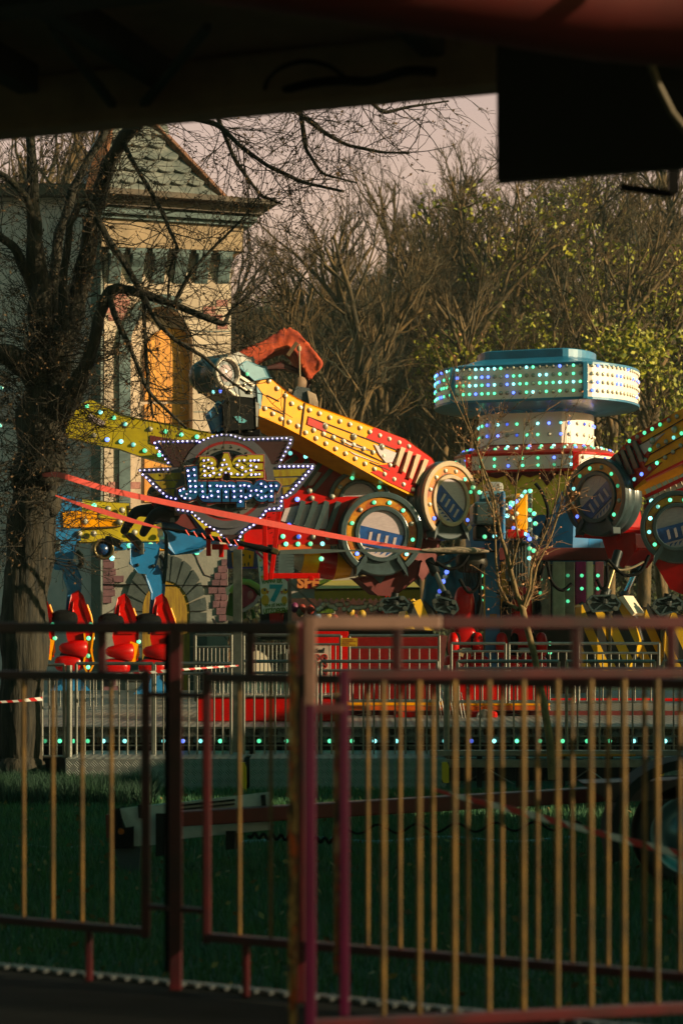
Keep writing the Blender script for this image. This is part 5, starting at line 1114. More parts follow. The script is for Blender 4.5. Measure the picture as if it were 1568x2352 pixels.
s.build('loose_strap_end', mat('dark_webbing', '#1a2426', .7), cb)
sv = thing('padded_strap', P(1120, 1266, 18.15), 'silver strap with pale padding tied to the young tree', 'strap')
ribbon('band', dens([(640, 1268, 9, 18.15), (720, 1266, 12, 18.15), (800, 1265, 3, 18.15), (880, 1264, 9, 18.15), (960, 1267, 7, 18.15), (1000, 1268, 6, 18.15)]), mat('silver_webbing', '#6a726f', .4, .3, var=.3), None, None, sv)
s = MB(); s.tube([P(x, y, 18.15) for x, y in ((968, 1264), (1000, 1265), (1050, 1264), (1090, 1265), (1122, 1267))], [.012, .026, .034, .03, .012], 12); s.build('padding', mat('pale_padding', '#a89078', .7, var=.3, scale=20, bump=.4), sv)
ribbon('second_band', [(1000, 1272, 4, 18.15), (1136, 1266, 4, 18.15)], BLACK, None, None, sv)
# striped tape material
TAPE = bpy.data.materials.new('barrier_tape'); TAPE.use_nodes = True; n_ = TAPE.node_tree; b_ = n_.nodes['Principled BSDF']; t_ = n_.nodes.new('ShaderNodeTexCoord'); sp = n_.nodes.new('ShaderNodeSeparateXYZ')
ad = n_.nodes.new('ShaderNodeMath'); ad.operation = 'ADD'; mu = n_.nodes.new('ShaderNodeMath'); mu.operation = 'MULTIPLY'; mu.inputs[1].default_value = 9; fr = n_.nodes.new('ShaderNodeMath'); fr.operation = 'FRACT'; gt = n_.nodes.new('ShaderNodeMath'); gt.operation = 'GREATER_THAN'; gt.inputs[1].default_value = .5; mxx = n_.nodes.new('ShaderNodeMix'); mxx.data_type = 'RGBA'
n_.links.new(t_.outputs['Object'], sp.inputs[0]); n_.links.new(sp.outputs['X'], ad.inputs[0]); n_.links.new(sp.outputs['Z'], ad.inputs[1]); n_.links.new(ad.outputs[0], mu.inputs[0]); n_.links.new(mu.outputs[0], fr.inputs[0]); n_.links.new(fr.outputs[0], gt.inputs[0]); n_.links.new(gt.outputs[0], mxx.inputs[0])
mxx.inputs[6].default_value = (*lin('#c01a1c'), 1); mxx.inputs[7].default_value = (*lin('#d8d2cc'), 1); n_.links.new(mxx.outputs[2], b_.inputs['Base Color']); b_.inputs['Roughness'].default_value = .4
ribbon('barrier_tape', dens([(95, 1552, 3, 18.6), (250, 1549, 3.5, 18.6), (340, 1545, 5, 18.6), (395, 1540, 9, 18.6), (430, 1537, 4, 18.6), (548, 1529, 4, 18.9)]), TAPE, 'red and white tape strung from the big tree to the steel post', 'barrier tape')
ribbon('barrier_tape', dens([(-10, 1613, 5, 18.0), (45, 1610, 5, 18.0), (60, 1608, 7, 18.0), (98, 1605, 9, 18.05)]), TAPE, 'red and white tape wrapped round the foot of the big tree trunk', 'barrier tape')
ribbon('barrier_tape', dens([(992, 1812, 8, 8.0), (1060, 1832, 10, 7.9), (1200, 1866, 17, 7.7), (1330, 1902, 13, 7.5), (1460, 1936, 17, 7.3), (1600, 1972, 15, 7.1)]), TAPE, 'twisted red and white tape hanging blurred behind the near fence', 'barrier tape')
# ================================================================ platforms
CHQ = bpy.data.materials.new('chequer_plate'); CHQ.use_nodes = True; n_ = CHQ.node_tree; b_ = n_.nodes['Principled BSDF']
t_ = n_.nodes.new('ShaderNodeTexCoord'); sp = n_.nodes.new('ShaderNodeSeparateXYZ'); n_.links.new(t_.outputs['Object'], sp.inputs[0])
def mth(op, a, b=None, v=None):
    q = n_.nodes.new('ShaderNodeMath'); q.operation = op; n_.links.new(a, q.inputs[0])
    if b is not None: n_.links.new(b, q.inputs[1])
    if v is not None: q.inputs[1].default_value = v
    return q.outputs[0]
yz = mth('ADD', sp.outputs['Y'], sp.outputs['Z']); u = mth('ADD', sp.outputs['X'], yz); v = mth('SUBTRACT', sp.outputs['X'], yz)
cu_ = mth('FLOOR', mth('MULTIPLY', u, v=13)); cv_ = mth('FLOOR', mth('MULTIPLY', v, v=13)); par = mth('PINGPONG', mth('ADD', cu_, cv_), v=1)
su = mth('SINE', mth('MULTIPLY', u, v=260)); sv = mth('SINE', mth('MULTIPLY', v, v=260))
mxs = n_.nodes.new('ShaderNodeMix'); n_.links.new(par, mxs.inputs[0]); n_.links.new(su, mxs.inputs[2]); n_.links.new(sv, mxs.inputs[3])
bp = n_.nodes.new('ShaderNodeBump'); bp.inputs['Strength'].default_value = .6; bp.inputs['Distance'].default_value = .01; n_.links.new(mxs.outputs[0], bp.inputs['Height']); n_.links.new(bp.outputs[0], b_.inputs['Normal'])
cr2 = n_.nodes.new('ShaderNodeValToRGB'); cr2.color_ramp.elements[0].color = (.16, .16, .15, 1); cr2.color_ramp.elements[1].color = (.38, .36, .33, 1); mm_ = mth('ADD', mth('MULTIPLY', mxs.outputs[0], v=.25), mth('MULTIPLY', par, v=.6)); n_.links.new(mm_, cr2.inputs[0]); n_.links.new(cr2.outputs[0], b_.inputs['Base Color']); b_.inputs['Metallic'].default_value = .6; b_.inputs['Roughness'].default_value = .4
MIRR = mat('polished_steel', '#7a7468', .12, 1.0, var=.5, scale=5)
def X_(x, Y): return (x-784)/F*Y
pf = thing('ride_platform', (0, 19, 0), 'low chequer plate platform carrying the ride and its railings', 'platform')
x0, x1 = X_(150, 18.3), X_(1025, 18.3)
xm = X_(560, 18.3)
s = MB(); s.box(((x0+xm)/2, 18.9, .14), (xm-x0, 1.2, .30)); s.build('step', CHQ, pf, .008)
s = MB(); s.box(((xm+.05+x1)/2, 18.9, .14), (x1-xm-.05, 1.2, .305)); s.build('step', CHQ, pf, .008)
s = MB(); s.box((X_(1540, 18.7), 18.9, .14), (.5, 1.2, .3)); s.build('step', CHQ, pf, .008)
s = MB(); s.box((1.0, 25.2, .44), (14, 11.2, .16)); s.build('deck', CHQ, pf, .008)
s = MB(); s.box((1.0, 19.72, .02), (14, .1, .68)); s.build('dark_backing', DARKM, pf)
s = MB(); random.seed(4)
for i in range(74):
    x = -3.0+i*.09; 
    for z, h in ((.475, .07), (.385, .07), (.30, .06)):
        if random.random() < .72: s.box((x, 19.60, z), (.06 if random.random() < .6 else .03, .03, h))
s.build('mirror_blocks', MIRR, pf, .003)
s = MB(); s.box((.6, 19.58, .51), (8.2, .04, .02)); s.box((.6, 19.58, .425), (8.2, .035, .012)); s.box((.6, 19.58, .335), (8.2, .035, .012)); s.build('trim_rail', STEEL, pf)
bl = [104, 138, 169, 202, 238, 287, 376, 420, 461, 506, 595, 658, 757, 808, 860, 910, 1020, 1082, 1134, 1186, 1239, 1291, 1347, 1399, 1454, 1526]
bulbs(pf, [(P(x, 1702, 19.57), Vector((0, -1, 0)), 'ggggcccbcg'[i % 10]) for i, x in enumerate(bl)], .021)
# dark under-frame on the right
s = MB(); s.box((X_(1270, 18.5), 18.5, .33), (2.3, .12, .05)); s.box((X_(1270, 18.45), 18.45, .235), (2.4, .05, .075)); s.build('frame_beam', STEEL, pf, .004)
s = MB(); s.box((X_(1345, 18.44), 18.42, .315), (.9, .05, .02)); s.build('warm_edge', mat('brass_edge', '#a8742c', .35, .6), pf)
s = MB(); glyphs(s, '122', Pl(1246, 18.42, 0), (1240, 1766, 1256, 1775), -.01, .004, .02); s.build('lettering', BLACK, pf)
for x in (1100, 1190, 1290, 1400): s = MB(); s.beam((X_(x, 18.6), 18.6, 0), (X_(x, 18.6), 18.6, .3), .05); s.build('leg', DARKM, pf)
s = MB()
for a, b in ((1060, 1180), (1180, 1060), (1300, 1400), (1400, 1300)): s.tube([(X_(a, 18.7), 18.7, .02), (X_(b, 18.7), 18.7, .3)], .008, 5)
s.build('brace_wires', STEEL, pf)
# red plinth and trailer parts on the deck
rp = thing('red_plinth', (X_(615, 21), 21, .52), 'red box plinth under the rear railings left of centre', 'plinth')
s = MB(); s.box(((X_(452, 20.6)+X_(785, 20.6))/2, 21.0, .648), (X_(785, 20.6)-X_(452, 20.6), .8, .25)); s.build('box', RED, rp, .012)
s = MB(); s.box(((X_(452, 20.6)+X_(785, 20.6))/2, 21.0, .782), (X_(785, 20.6)-X_(452, 20.6)+.03, .84, .02)); s.build('metal_edge', STEEL, rp, .004)
tr = thing('ride_trailer', (X_(1050, 22), 22, .52), 'red showman trailer chassis with orange and yellow stripe under the ride', 'trailer')
def tb_(n, m, xa, xb, ya, yb, Y, d=.1, bv=.008):
    a = P(xa, ya, Y); b = P(xb, yb, Y); s = MB(); s.box(((a+b)/2)+Vector((0, d/2, 0)), (b.x-a.x, d, a.z-b.z)); return s.build(n, m, tr, bv)
tb_('red_panel', RED, 700, 800, 1450, 1610, 23.2); tb_('red_panel', mat('deep_red_gloss', '#6e0c10', .2, var=.3, coat=.8), 802, 1012, 1458, 1606, 23.4); tb_('red_panel', RED, 1024, 1260, 1560, 1608, 23.4)
tb_('orange_stripe', ORG, 780, 1262, 1622, 1632, 22.0); tb_('yellow_stripe', YEL, 780, 1262, 1611, 1621, 22.0); tb_('red_stripe', BRED, 1264, 1800, 1604, 1611, 22.0)
tb_('chassis_beam', DRED, 780, 1800, 1633, 1646, 22.1); tb_('tool_box', BRED, 905, 955, 1634, 1682, 21.6, .3, .02); tb_('tool_box', BRED, 1080, 1142, 1634, 1688, 21.6, .3, .03); tb_('dark_chassis', DARKM, 780, 1800, 1646, 1668, 22.4, .3)
for x, w in ((1250, 40), (1290, 22), (1380, 30), (1430, 24), (1500, 18)): tb_('red_bracket', BRED, x-w/2, x+w/2, 1655, 1678, 21.8, .2, .015)
pl = Pl(1110, 21.58, 0); s = MB(); s.lathe(pl(1111, 1647), [(.07, 0), (.085, .0), (.085, .03), (.075, .035), (.07, .03), (.001, .03)], 28, pl.n); dd_ = s.build('round_badge', LGREY, tr)
s = MB(); glyphs(s, 'S', pl, (1099, 1641, 1106, 1651), .03, .036, .02); glyphs(s, 'S', pl, (1116, 1641, 1123, 1651), .03, .036, .02); s.build('lettering', BLACK, dd_)
for cx in (836, 1180):
    s = MB(); pl = Pl(cx, 21.9, 0); s.ring(pl, cx, 1682, 42, 42, .12, -.3, .02, 0, 180, 24); w_h = s.build('wheel_arch', DARKM, tr)
    s = MB(); s.lathe(pl(cx, 1684)-pl.n*.25, [(px(18, 22), .0), (px(33, 22), .0), (px(36, 22), .04), (px(36, 22), .18), (px(33, 22), .22), (px(20, 22), .2), (px(16, 22), .12), (.01, .12)], 28, pl.n); s.build('wheel', mat('tyre_rubber', '#15130f', .75, bump=.4), tr)
s = MB()
for i in range(9): a = 1010+i*7; s.tube([P(a-8, 1590, 21.4), P(a, 1625+i*2, 21.2), P(a+6, 1672, 21.4)], .007, 5)
s.build('cable_loom', mat('white_cable', '#a8a098', .5), tr)
s = MB(); s.box(P(1011, 1520, 22.4), (.06, .3, .6), Matrix.Rotation(R(8), 3, 'Y')); s.build('chrome_panel', mat('pink_chrome', '#b06868', .15, .8), tr)
# hazard-striped outriggers
def outr(pts, Y, yaw, lab):
    pl = Pl(pts[0][0], Y, yaw); o = thing('outrigger', pl(*pts[0]), lab, 'outrigger', 'yellow and black outriggers under the right arms')
    MB().plate(pl, pts, -.35, 0).build('arm', STRIPE, o, .02); return o
for q in ((([(1338, 1392), (1352, 1384), (1395, 1408), (1392, 1545), (1338, 1545)]), 24.6, 8, 'striped outrigger below the grey hexagonal foot plate'),
          (([(1404, 1412), (1420, 1378), (1452, 1408), (1468, 1470), (1440, 1545), (1404, 1545)]), 24.2, -14, 'striped outrigger with a sunlit top under the chrome cylinder'),
          (([(1472, 1470), (1488, 1392), (1512, 1420), (1520, 1545), (1460, 1545)]), 25.4, 6, 'striped outrigger third from the ride column'),
          (([(1526, 1450), (1545, 1410), (1600, 1420), (1640, 1545), (1526, 1545)]), 25.0, -6, 'striped outrigger at the right edge of the photo')): o = outr(*q)
s = MB(); s.plate(Pl(1430, 24.1, -30), [(1420, 1372), (1432, 1368), (1458, 1408), (1452, 1414)], -.3, .02); tag(s.build('cap_plate', CREAM, o), None)
for x0, y0, x1, y1 in ((905, 1395, 950, 1440), (950, 1398, 990, 1440)):
    pl = Pl(x0, 24.3, 20); pass
o = thing('outrigger', P(950, 1440, 24.4), 'yellow and black outrigger half hidden under the large grey disc', 'outrigger', 'yellow and black outriggers under the right arms')
MB().plate(Pl(950, 24.4, 15), [(925, 1440), (940, 1392), (968, 1378), (1000, 1405), (1006, 1445)], -.35, 0).build('arm', STRIPE, o, .02)
# ropes, hoses under the hubs
random.seed(21)
hoses = [[(1000, 1290), (1030, 1310), (1060, 1300), (1075, 1275)], [(1055, 1330), (1075, 1365), (1098, 1350), (1104, 1300)], [(1090, 1440), (1105, 1390), (1100, 1330), (1106, 1295)], [(1140, 1360), (1190, 1380), (1235, 1350), (1250, 1290)], [(1255, 1290), (1265, 1340), (1290, 1360), (1312, 1340)], [(1395, 1292), (1420, 1312), (1450, 1305), (1478, 1290)], [(1395, 1285), (1430, 1325), (1470, 1318), (1490, 1275)], [(1240, 1235), (1262, 1180), (1245, 1130), (1228, 1110)], [(1370, 1330), (1380, 1355), (1395, 1345), (1392, 1300)], [(985, 1290), (1005, 1300), (1030, 1292), (1045, 1280)]]
hl_ = ['loop of black hose beside the blue tent', 'black hose hanging left of the blue upright', 'long black hose rising along the blue upright', 'wide sagging hose in front of the column base', 'short sagging hose right of the column base', 'pale cable loop under the right hub', 'black hose sagging under the right hub', 'hose curving up in front of the lime skirt', 'small hose curl by the dark cylinder', 'thin hose under the sunlit hub']
for L, lb in zip(hoses, hl_):
    s = MB(); s.tube([P(x, y, 24.0) for x, y in dens(L, 6)], .014 if 'thin' in lb or 'pale' in lb else .022, 7); o = s.build('hydraulic_hose', mat('pale_hose', '#a08c70', .5) if 'pale' in lb else BLACK, None, 0, P(*L[0], 24.0)); tag(o, lb, 'hose', 'hydraulic hoses under the arms')
# yellow motor lumps / cloth behind pivot
o = thing('winch_drum', P(1085, 1290, 24.6), 'dark greasy winch drum with loose cords under the sunlit hub', 'winch')
s = MB(); s.blob(P(1082, 1290, 24.7), (.2, .2, .14), None, 18, 12, .8)
for i, v in enumerate(s.v): q = Vector(v); s.v[i] = tuple(q+Vector((1, .4, 1))*noise.noise(q*16)*.03)
s.build('drum', mat('greasy_metal', '#2c2820', .5, .5, var=.5), o)
s = MB()
for i in range(7): s.tube([P(1065+i*6, 1298, 24.5), P(1063+i*7, 1318+i % 3*6, 24.45), P(1068+i*6, 1338+i % 2*8, 24.5)], .006, 4)
s.build('cords', BLACK, o)

# ================================================================ railings
def railing(x0, x1, Y, yt, ym, yb, step, lab, grp, m=STEEL, gap=0, yb2=None):
    o = thing('railing', P((x0+x1)/2, yb, Y), lab, 'railing', grp)
    rr = .016
    def tb2(n, a, b, r_): s = MB(); s.tube([P(*a, Y), P(*b, Y)], r_, 8); return s.build(n, m, o)
    for y in (yt, ym, yb): tb2('rail', (x0, y), (x1, y), rr if y != ym else rr*.8)
    for x in (x0, x1): tb2('frame_post', (x, yt), (x, yb+3), rr)
    n = max(2, int(round((x1-x0)/step)))
    for i in range(1, n): tb2('bar', (lerp(x0, x1, i/n), ym), (lerp(x0, x1, i/n), yb), .0085)
    return o
G1 = 'front row of platform railings'; G2 = 'rear row of railings under the ride'
railing(97, 148, 18.95, 1527, 1548, 1738, 17, 'short front railing panel right against the big tree trunk', G1)
railing(176, 352, 18.9, 1524, 1547, 1737, 20, 'front railing panel before the left gondolas', G1)
railing(356, 531, 18.9, 1524, 1547, 1737, 20, 'front railing panel left of the steel post', G1)
railing(560, 728, 18.9, 1519, 1545, 1736, 24, 'front railing panel right of the steel post', G1)
railing(737, 1004, 18.9, 1519, 1540, 1735, 24, 'wide front railing panel before the red trailer', G1)
railing(1050, 1282, 18.8, 1519, 1535, 1742, 25, 'front railing panel crossed by the young tree', G1)
railing(1300, 1502, 18.8, 1519, 1535, 1742, 25, 'front railing panel below the striped outriggers', G1)
railing(1522, 1640, 18.8, 1519, 1535, 1742, 25, 'front railing panel cut by the right edge of the photo', G1)
railing(98, 235, 24.6, 1545, 1560, 1640, 14, 'rear railing panel behind the left gondola', G2)
railing(449, 532, 21.3, 1458, 1486, 1608, 9, 'rear railing panel above the left end of the red plinth', G2)
railing(560, 672, 21.0, 1458, 1479, 1608, 9, 'rear railing panel above the middle of the red plinth', G2)
railing(676, 782, 21.2, 1460, 1480, 1612, 12, 'rear railing panel beside the yellow notice', G2)
railing(802, 1008, 21.3, 1460, 1487, 1610, 22, 'rear railing panel in front of the glossy red trailer wall', G2)
railing(1036, 1160, 21.3, 1478, 1496, 1612, 18, 'rear railing panel before the facing gondola', G2)
railing(1168, 1318, 21.3, 1478, 1496, 1612, 18, 'rear railing panel just right of the young tree', G2)
railing(1328, 1512, 21.5, 1478, 1500, 1612, 19, 'rear railing panel in front of the striped outriggers', G2)
for x, yb, lb in ((1025, 1752, 'railing post on a yellow-black foot at the platform corner'), (160, 1745, 'thick railing post beside the big tree'), (1518, 1748, 'railing post near the right edge of the photo')):
    o = thing('railing_post', P(x, yb, 18.55), lb, 'post'); s = MB(); s.tube([P(x, 1528, 18.6), P(x, yb, 18.6)], .03, 12); s.build('shaft', STEEL, o)
    if x != 160: s = MB(); s.box(P(x-3, yb+22, 18.2), (.065, .04, .19)); s.build('hazard_plate', STRIPE, o, .003)
# notices on the rear railing
def board(x0, y0, x1, y1, Y, m, lab, name='notice'):
    pl = Pl(x0, Y, 0); o = thing(name, pl((x0+x1)/2, y1), lab, 'sign'); MB().plate(pl, [(x0, y0), (x1, y0), (x1, y1), (x0, y1)], -.015, 0).build('board', m, o, .003); return o, pl
o, pl = board(702, 1484, 757, 1560, 20.9, mat('pale_pink_board', '#b59a8c', .4), 'caution board with red prohibition signs on the rear railing')
s = MB(); glyphs(s, 'Caution!', pl, (690 if 0 else 706, 1488, 745, 1499), 0, .004, .02); s.build('lettering', BLACK, o)
for r_ in range(3):
    for c_ in range(3):
        cx, cy = 712+c_*16.5, 1510+r_*17.5; s = MB(); s.ring(pl, cx, cy, 7, 8, .2, 0, .006, n=20); strip(s, pl, [(cx-4.5, cy-5), (cx+4.5, cy+5)], 1.4, .0, .0055); g_ = s.build('prohibition_ring', BRED, o)
        s = MB(); s.plate(pl, [(cx-1.6, cy-2), (cx+1.6, cy-2), (cx+2.2, cy+5), (cx-2.2, cy+5)], 0, .003); s.plate(pl, ell(cx, cy-4, 1.5, 1.6, 8), 0, .003); s.build('pictogram', BLACK, g_)
o, pl = board(783, 1466, 820, 1484, 20.9, mat('yellow_board', '#b58a10', .4), 'small yellow notice with red lines of print behind the railing')
s = MB()
for i in range(4): glyphs(s, ['CREATES', 'ACCIDENT IN', 'RIDE', 'USING TO A1'][i], pl, (786, 1468+i*4, 786+[26, 31, 16, 31][i], 1470.6+i*4), 0, .003, .01)
s.build('lettering', SR, o)
o, pl = board(658, 1492, 676, 1552, 21.2, mat('white_board', '#8e8f8c', .4), 'narrow white banner with vertical black lettering')
# penguin-like white arc board behind railing
o = thing('arched_board', P(610, 1560, 22.4), 'white and black arched board behind the rear railing', 'sign'); pl = Pl(600, 22.4, 0)
MB().plate(pl, ell(590, 1545, 32, 50, 14, 0, 120)+[(575, 1556)], -.03, 0).build('board', CREAM, o, .004)

# ================================================================ stalls behind
bn = Pl(610, 31.0, 0); o = thing('fabric_banner', bn(630, 1410), 'white duck banner reading VANG ER 7 EN JE MAG UITZOEKEN', 'banner')
FAB = mat('banner_cloth', '#f0e6da', .7, var=.08)
MB().plate(bn, [(590, 1268), (598, 1268), (660, 1330), (661, 1400), (602, 1411), (597, 1340)], -.02, 0).build('cloth', FAB, o)
s = MB(); strip(s, bn, [(588, 1266), (612, 1290), (662, 1334)], 5, 0, .01); s.build('pink_hem', mat('pink_cloth', '#c8305c', .6), o)
def star(cx, cy, r_): return [(cx+r_*(1 if i % 2 == 0 else .42)*math.sin(math.pi*i/5), cy-r_*(1 if i % 2 == 0 else .42)*math.cos(math.pi*i/5)) for i in range(10)]
s = MB(); s.plate(bn, star(605, 1305, 10), 0, .008); s.build('blue_star', mat('turquoise_print', '#1f9aa8', .6), o)
s = MB(); s.plate(bn, star(603, 1325, 6), 0, .008); s.plate(bn, star(598, 1287, 4), 0, .008); s.plate(bn, star(622, 1316, 4), 0, .008); s.build('yellow_stars', mat('yellow_print', '#c8b018', .6), o)
OLI = mat('olive_print', '#5f7d14', .6)
s = MB(); glyphs(s, 'VANG ER', bn, (601, 1329, 648, 1341), 0, .01, .03, slope=-.08, arc=3); s.build('lettering', OLI, o)
s = MB(); glyphs(s, '7', bn, (622, 1345, 646, 1380), 0, .012, .05); s.build('lettering', MATS['turquoise_print'], o)
s = MB(); glyphs(s, 'EN JE MAG', bn, (609, 1386, 656, 1395), 0, .01, .02, slope=-.06); s.build('lettering', MATS['olive_print'], o)
s = MB(); glyphs(s, 'UITZOEKEN', bn, (605, 1397, 659, 1408), 0, .01, .04, slope=-.06); s.build('lettering', MATS['olive_print'], o)
DUCK = mat('duck_yellow', '#d8a01c', .6); BEAK = mat('duck_beak', '#c05a1c', .6)
for dx, sc_, fl_ in ((607, 1, 1), (655, .75, -1)):
    s = MB(); s.plate(bn, ell(dx, 1358, 8*sc_, 8*sc_, 16), 0, .01); s.plate(bn, ell(dx+2*fl_, 1379, 9*sc_, 13*sc_, 16), 0, .009); g_ = s.build('duck', DUCK, o)
    s = MB(); s.plate(bn, [(dx+5*fl_, 1358), (dx+11*fl_, 1357), (dx+8*fl_, 1365)], 0, .013); s.build('beak', BEAK, g_)
    s = MB(); s.plate(bn, ell(dx+1, 1355, 2.4, 3, 10), 0, .013); s.build('eye', DBLU, g_)
s = MB(); s.beam(bn(664, 1320)+Vector((0, .1, 0)), bn(666, 1480)+Vector((0, .1, 0)), .06); tag(s.build('banner_post', STEEL, None, 0, bn(666, 1480)), 'grey post right of the duck banner', 'post')
# stall with SPE sign and yellow canopy
st = thing('game_stall', (X_(780, 33), 34, 0), 'prize stall with white fascia, SPE lettering and scalloped yellow canopy', 'stall')
sp_ = Pl(700, 33, 0)
MB().plate(sp_, [(665, 1318), (820, 1318), (820, 1372), (665, 1372)], -.1, 0).build('fascia', mat('stall_white', '#a59a90', .5, var=.1), st, .01)
MB().plate(sp_, [(683, 1322), (732, 1322), (730, 1352), (685, 1350)], 0, .02).build('letter_board', mat('crimson_board', '#9a1838', .5), st, .01)
s = MB(); glyphs(s, 'SPE', sp_, (684, 1326, 732, 1350), .02, .05, .05); s.build('lettering', mat('orange_letter', '#d07a3c', .5), st)
s = MB(); glyphs(s, 'VANG ER', sp_, (727, 1330, 762, 1345), 0, .02, .03, slope=-.3); s.build('lettering', MATS['olive_print'], st)
s = MB(); s.plate(sp_, [(665, 1373), (1000, 1373), (1000, 1640), (665, 1640)], -1.2, -.9); s.build('back_wall', mat('stall_dark', '#1c1512', .7, col2='#4a2218', scale=4), st)
cp_ = Pl(840, 31.5, 0); YC = mat('canopy_cloth', '#b09a34', .6, var=.2, scale=2)
s = MB(); a = [cp_(722, 1353), cp_(965, 1350)]; tp_ = [cp_(760, 1327)-cp_.n*1.6, cp_(950, 1322)-cp_.n*1.6]; s.add([a[0], a[1], tp_[1], tp_[0], a[0]+Vector((0, 0, -.03)), a[1]+Vector((0, 0, -.03)), tp_[1]+Vector((0, 0, -.03)), tp_[0]+Vector((0, 0, -.03))], [(0, 1, 2, 3), (7, 6, 5, 4), (0, 4, 5, 1), (1, 5, 6, 2), (2, 6, 7, 3), (3, 7, 4, 0)]); s.build('canopy', YC, st)
s = MB(); val = [(722, 1352), (965, 1349)]
pts = [(722, 1352), (965, 1349)]; nsc = 19; low = []
for i in range(nsc):
    x = lerp(965, 722, i/nsc); w = (965-722)/nsc
    low += [(x, 1372), (x-w*.5, 1381)]
s.plate(cp_, pts+low+[(722, 1372)], -.02, 0); s.build('valance', mat('canopy_yellow', '#c09420', .6, var=.25, scale=3), st)
random.seed(8); it = []
for i in range(34): it.append((cp_(732+i*6.5+random.uniform(-2, 2), 1392+random.uniform(-8, 8))-cp_.n*.2, Vector((0, -1, -.3)), 'w'))
bulbs(st, it, .038)
random.seed(9)
for i in range(26):
    x = random.uniform(672, 960); y = random.uniform(1392, 1425); c = random.choice(('#8a2a1a', '#b08a18', '#2a5a78', '#7a6a4a', '#6a1a4a')); s = MB(); s.blob(sp_(x, y)-sp_.n*.6, (.07, .06, .09), None, 8, 6); s.build('prize', mat('prize_'+c, c, .6), st)
s = MB(); s.plate(sp_, [(724, 1392), (770, 1392), (770, 1410), (724, 1410)], -.3, -.27); s.build('price_board', MATS['stall_white'], st)
s = MB(); glyphs(s, 'UITZOEKEN', sp_, (727, 1395, 767, 1407), -.27, -.25, .03); s.build('lettering', MATS['olive_print'], st)
s = MB(); s.beam(P(668, 1340, 30.5), P(725, 1395, 30.5), .03); s.build('stay', STEEL, st)
# yellow dice board + watermelon toy
dp = Pl(560, 31.5, 0); o = thing('dice_board', dp(560, 1300), 'yellow dice painted board with black spots above the watermelon toy', 'painted board')
MB().plate(dp, [(523, 1262), (590, 1262), (590, 1302), (523, 1302)], -.08, -.02).build('blue_panel', DBLU, o, .01)
MB().plate(dp, [(532, 1270), (556, 1262), (582, 1268), (580, 1300), (536, 1301)], -.02, .02).build('dice', YEL, o, .02)
s = MB()
for x, y, a, b in ((558, 1275, 4, 3), (574, 1279, 2, 5), (543, 1280, 3, 4), (549, 1297, 1.6, 4), (556, 1297, 1.6, 4), (563, 1297, 1.6, 4), (571, 1296, 2, 5)): s.plate(dp, ell(x, y, a, b, 12), .02, .026)
s.build('spots', SB, o)
MB().plate(dp, [(523, 1302), (590, 1302), (590, 1306), (523, 1306)], -.05, .02).build('violet_edge', mat('violet_paint', '#4a2a80', .5), o)
wt = thing('watermelon_toy', dp(565, 1400), 'smiling-slice shaped pink and green plush toy with dangling legs', 'plush toy')
MB().plate(dp, [(522, 1392), (530, 1360), (545, 1335), (562, 1332), (585, 1345), (597, 1365), (590, 1385), (565, 1402), (540, 1412), (524, 1408)], .0, .15).build('rind', mat('rind_green', '#3f6a1c', .7, var=.3), wt, .05)
MB().plate(dp, [(540, 1345), (556, 1342), (584, 1356), (594, 1370), (580, 1386), (560, 1396), (545, 1400)], .12, .2).build('flesh', mat('melon_pink', '#a83848', .7, var=.2), wt, .03)
s = MB(); strip(s, dp, [(596, 1370), (585, 1387), (560, 1402), (548, 1404)], 6, .14, .22); s.build('pith', mat('pith_white', '#b8a8a4', .7), wt, .01)
s = MB(); s.tube([dp(530, 1360)+dp.n*.2, dp(550, 1336)+dp.n*.22, dp(575, 1338)+dp.n*.22, dp(598, 1352)+dp.n*.2], .05, 10); s.build('arm', mat('lime_plush', '#8fa84a', .8), wt)
for x in (564, 584): s = MB(); s.tube([dp(x-4, 1400)+dp.n*.1, dp(x, 1422)+dp.n*.1], .03, 8); g_ = s.build('leg', MATS['rind_green'], wt); s = MB(); s.blob(dp(x+2, 1430)+dp.n*.1, (.05, .07, .08), None, 12, 8); s.build('shoe', mat('tan_plush', '#b07a48', .8), g_)
s = MB(); s.blob(dp(577, 1367)+dp.n*.22, (.05, .04, .07), None, 12, 8); s.build('nose', mat('nose_pink', '#b86a68', .7), wt)
MB().plate(dp, [(521, 1352), (548, 1338), (552, 1345), (524, 1366)], .2, .24).build('collar', CREAM, wt, .01)
s = MB()
bt2 = thing('toy_shelf', dp(620, 1440), 'dark shelf of small prizes below the duck banner', 'shelf')
MB().plate(dp, [(596, 1345), (664, 1345), (664, 1470), (596, 1470)], -.5, -.4).build('back', mat('shelf_dark', '#2a2418', .8, col2='#15130e', scale=6), bt2)
MB().plate(dp, [(622, 1408), (646, 1408), (644, 1440), (624, 1440)], -.3, -.1).build('red_prize', BRED, bt2, .03)
MB().plate(dp, [(520, 1412), (545, 1412), (545, 1425), (520, 1425)], -.3, .0).build('shelf_edge', CREAM, bt2)
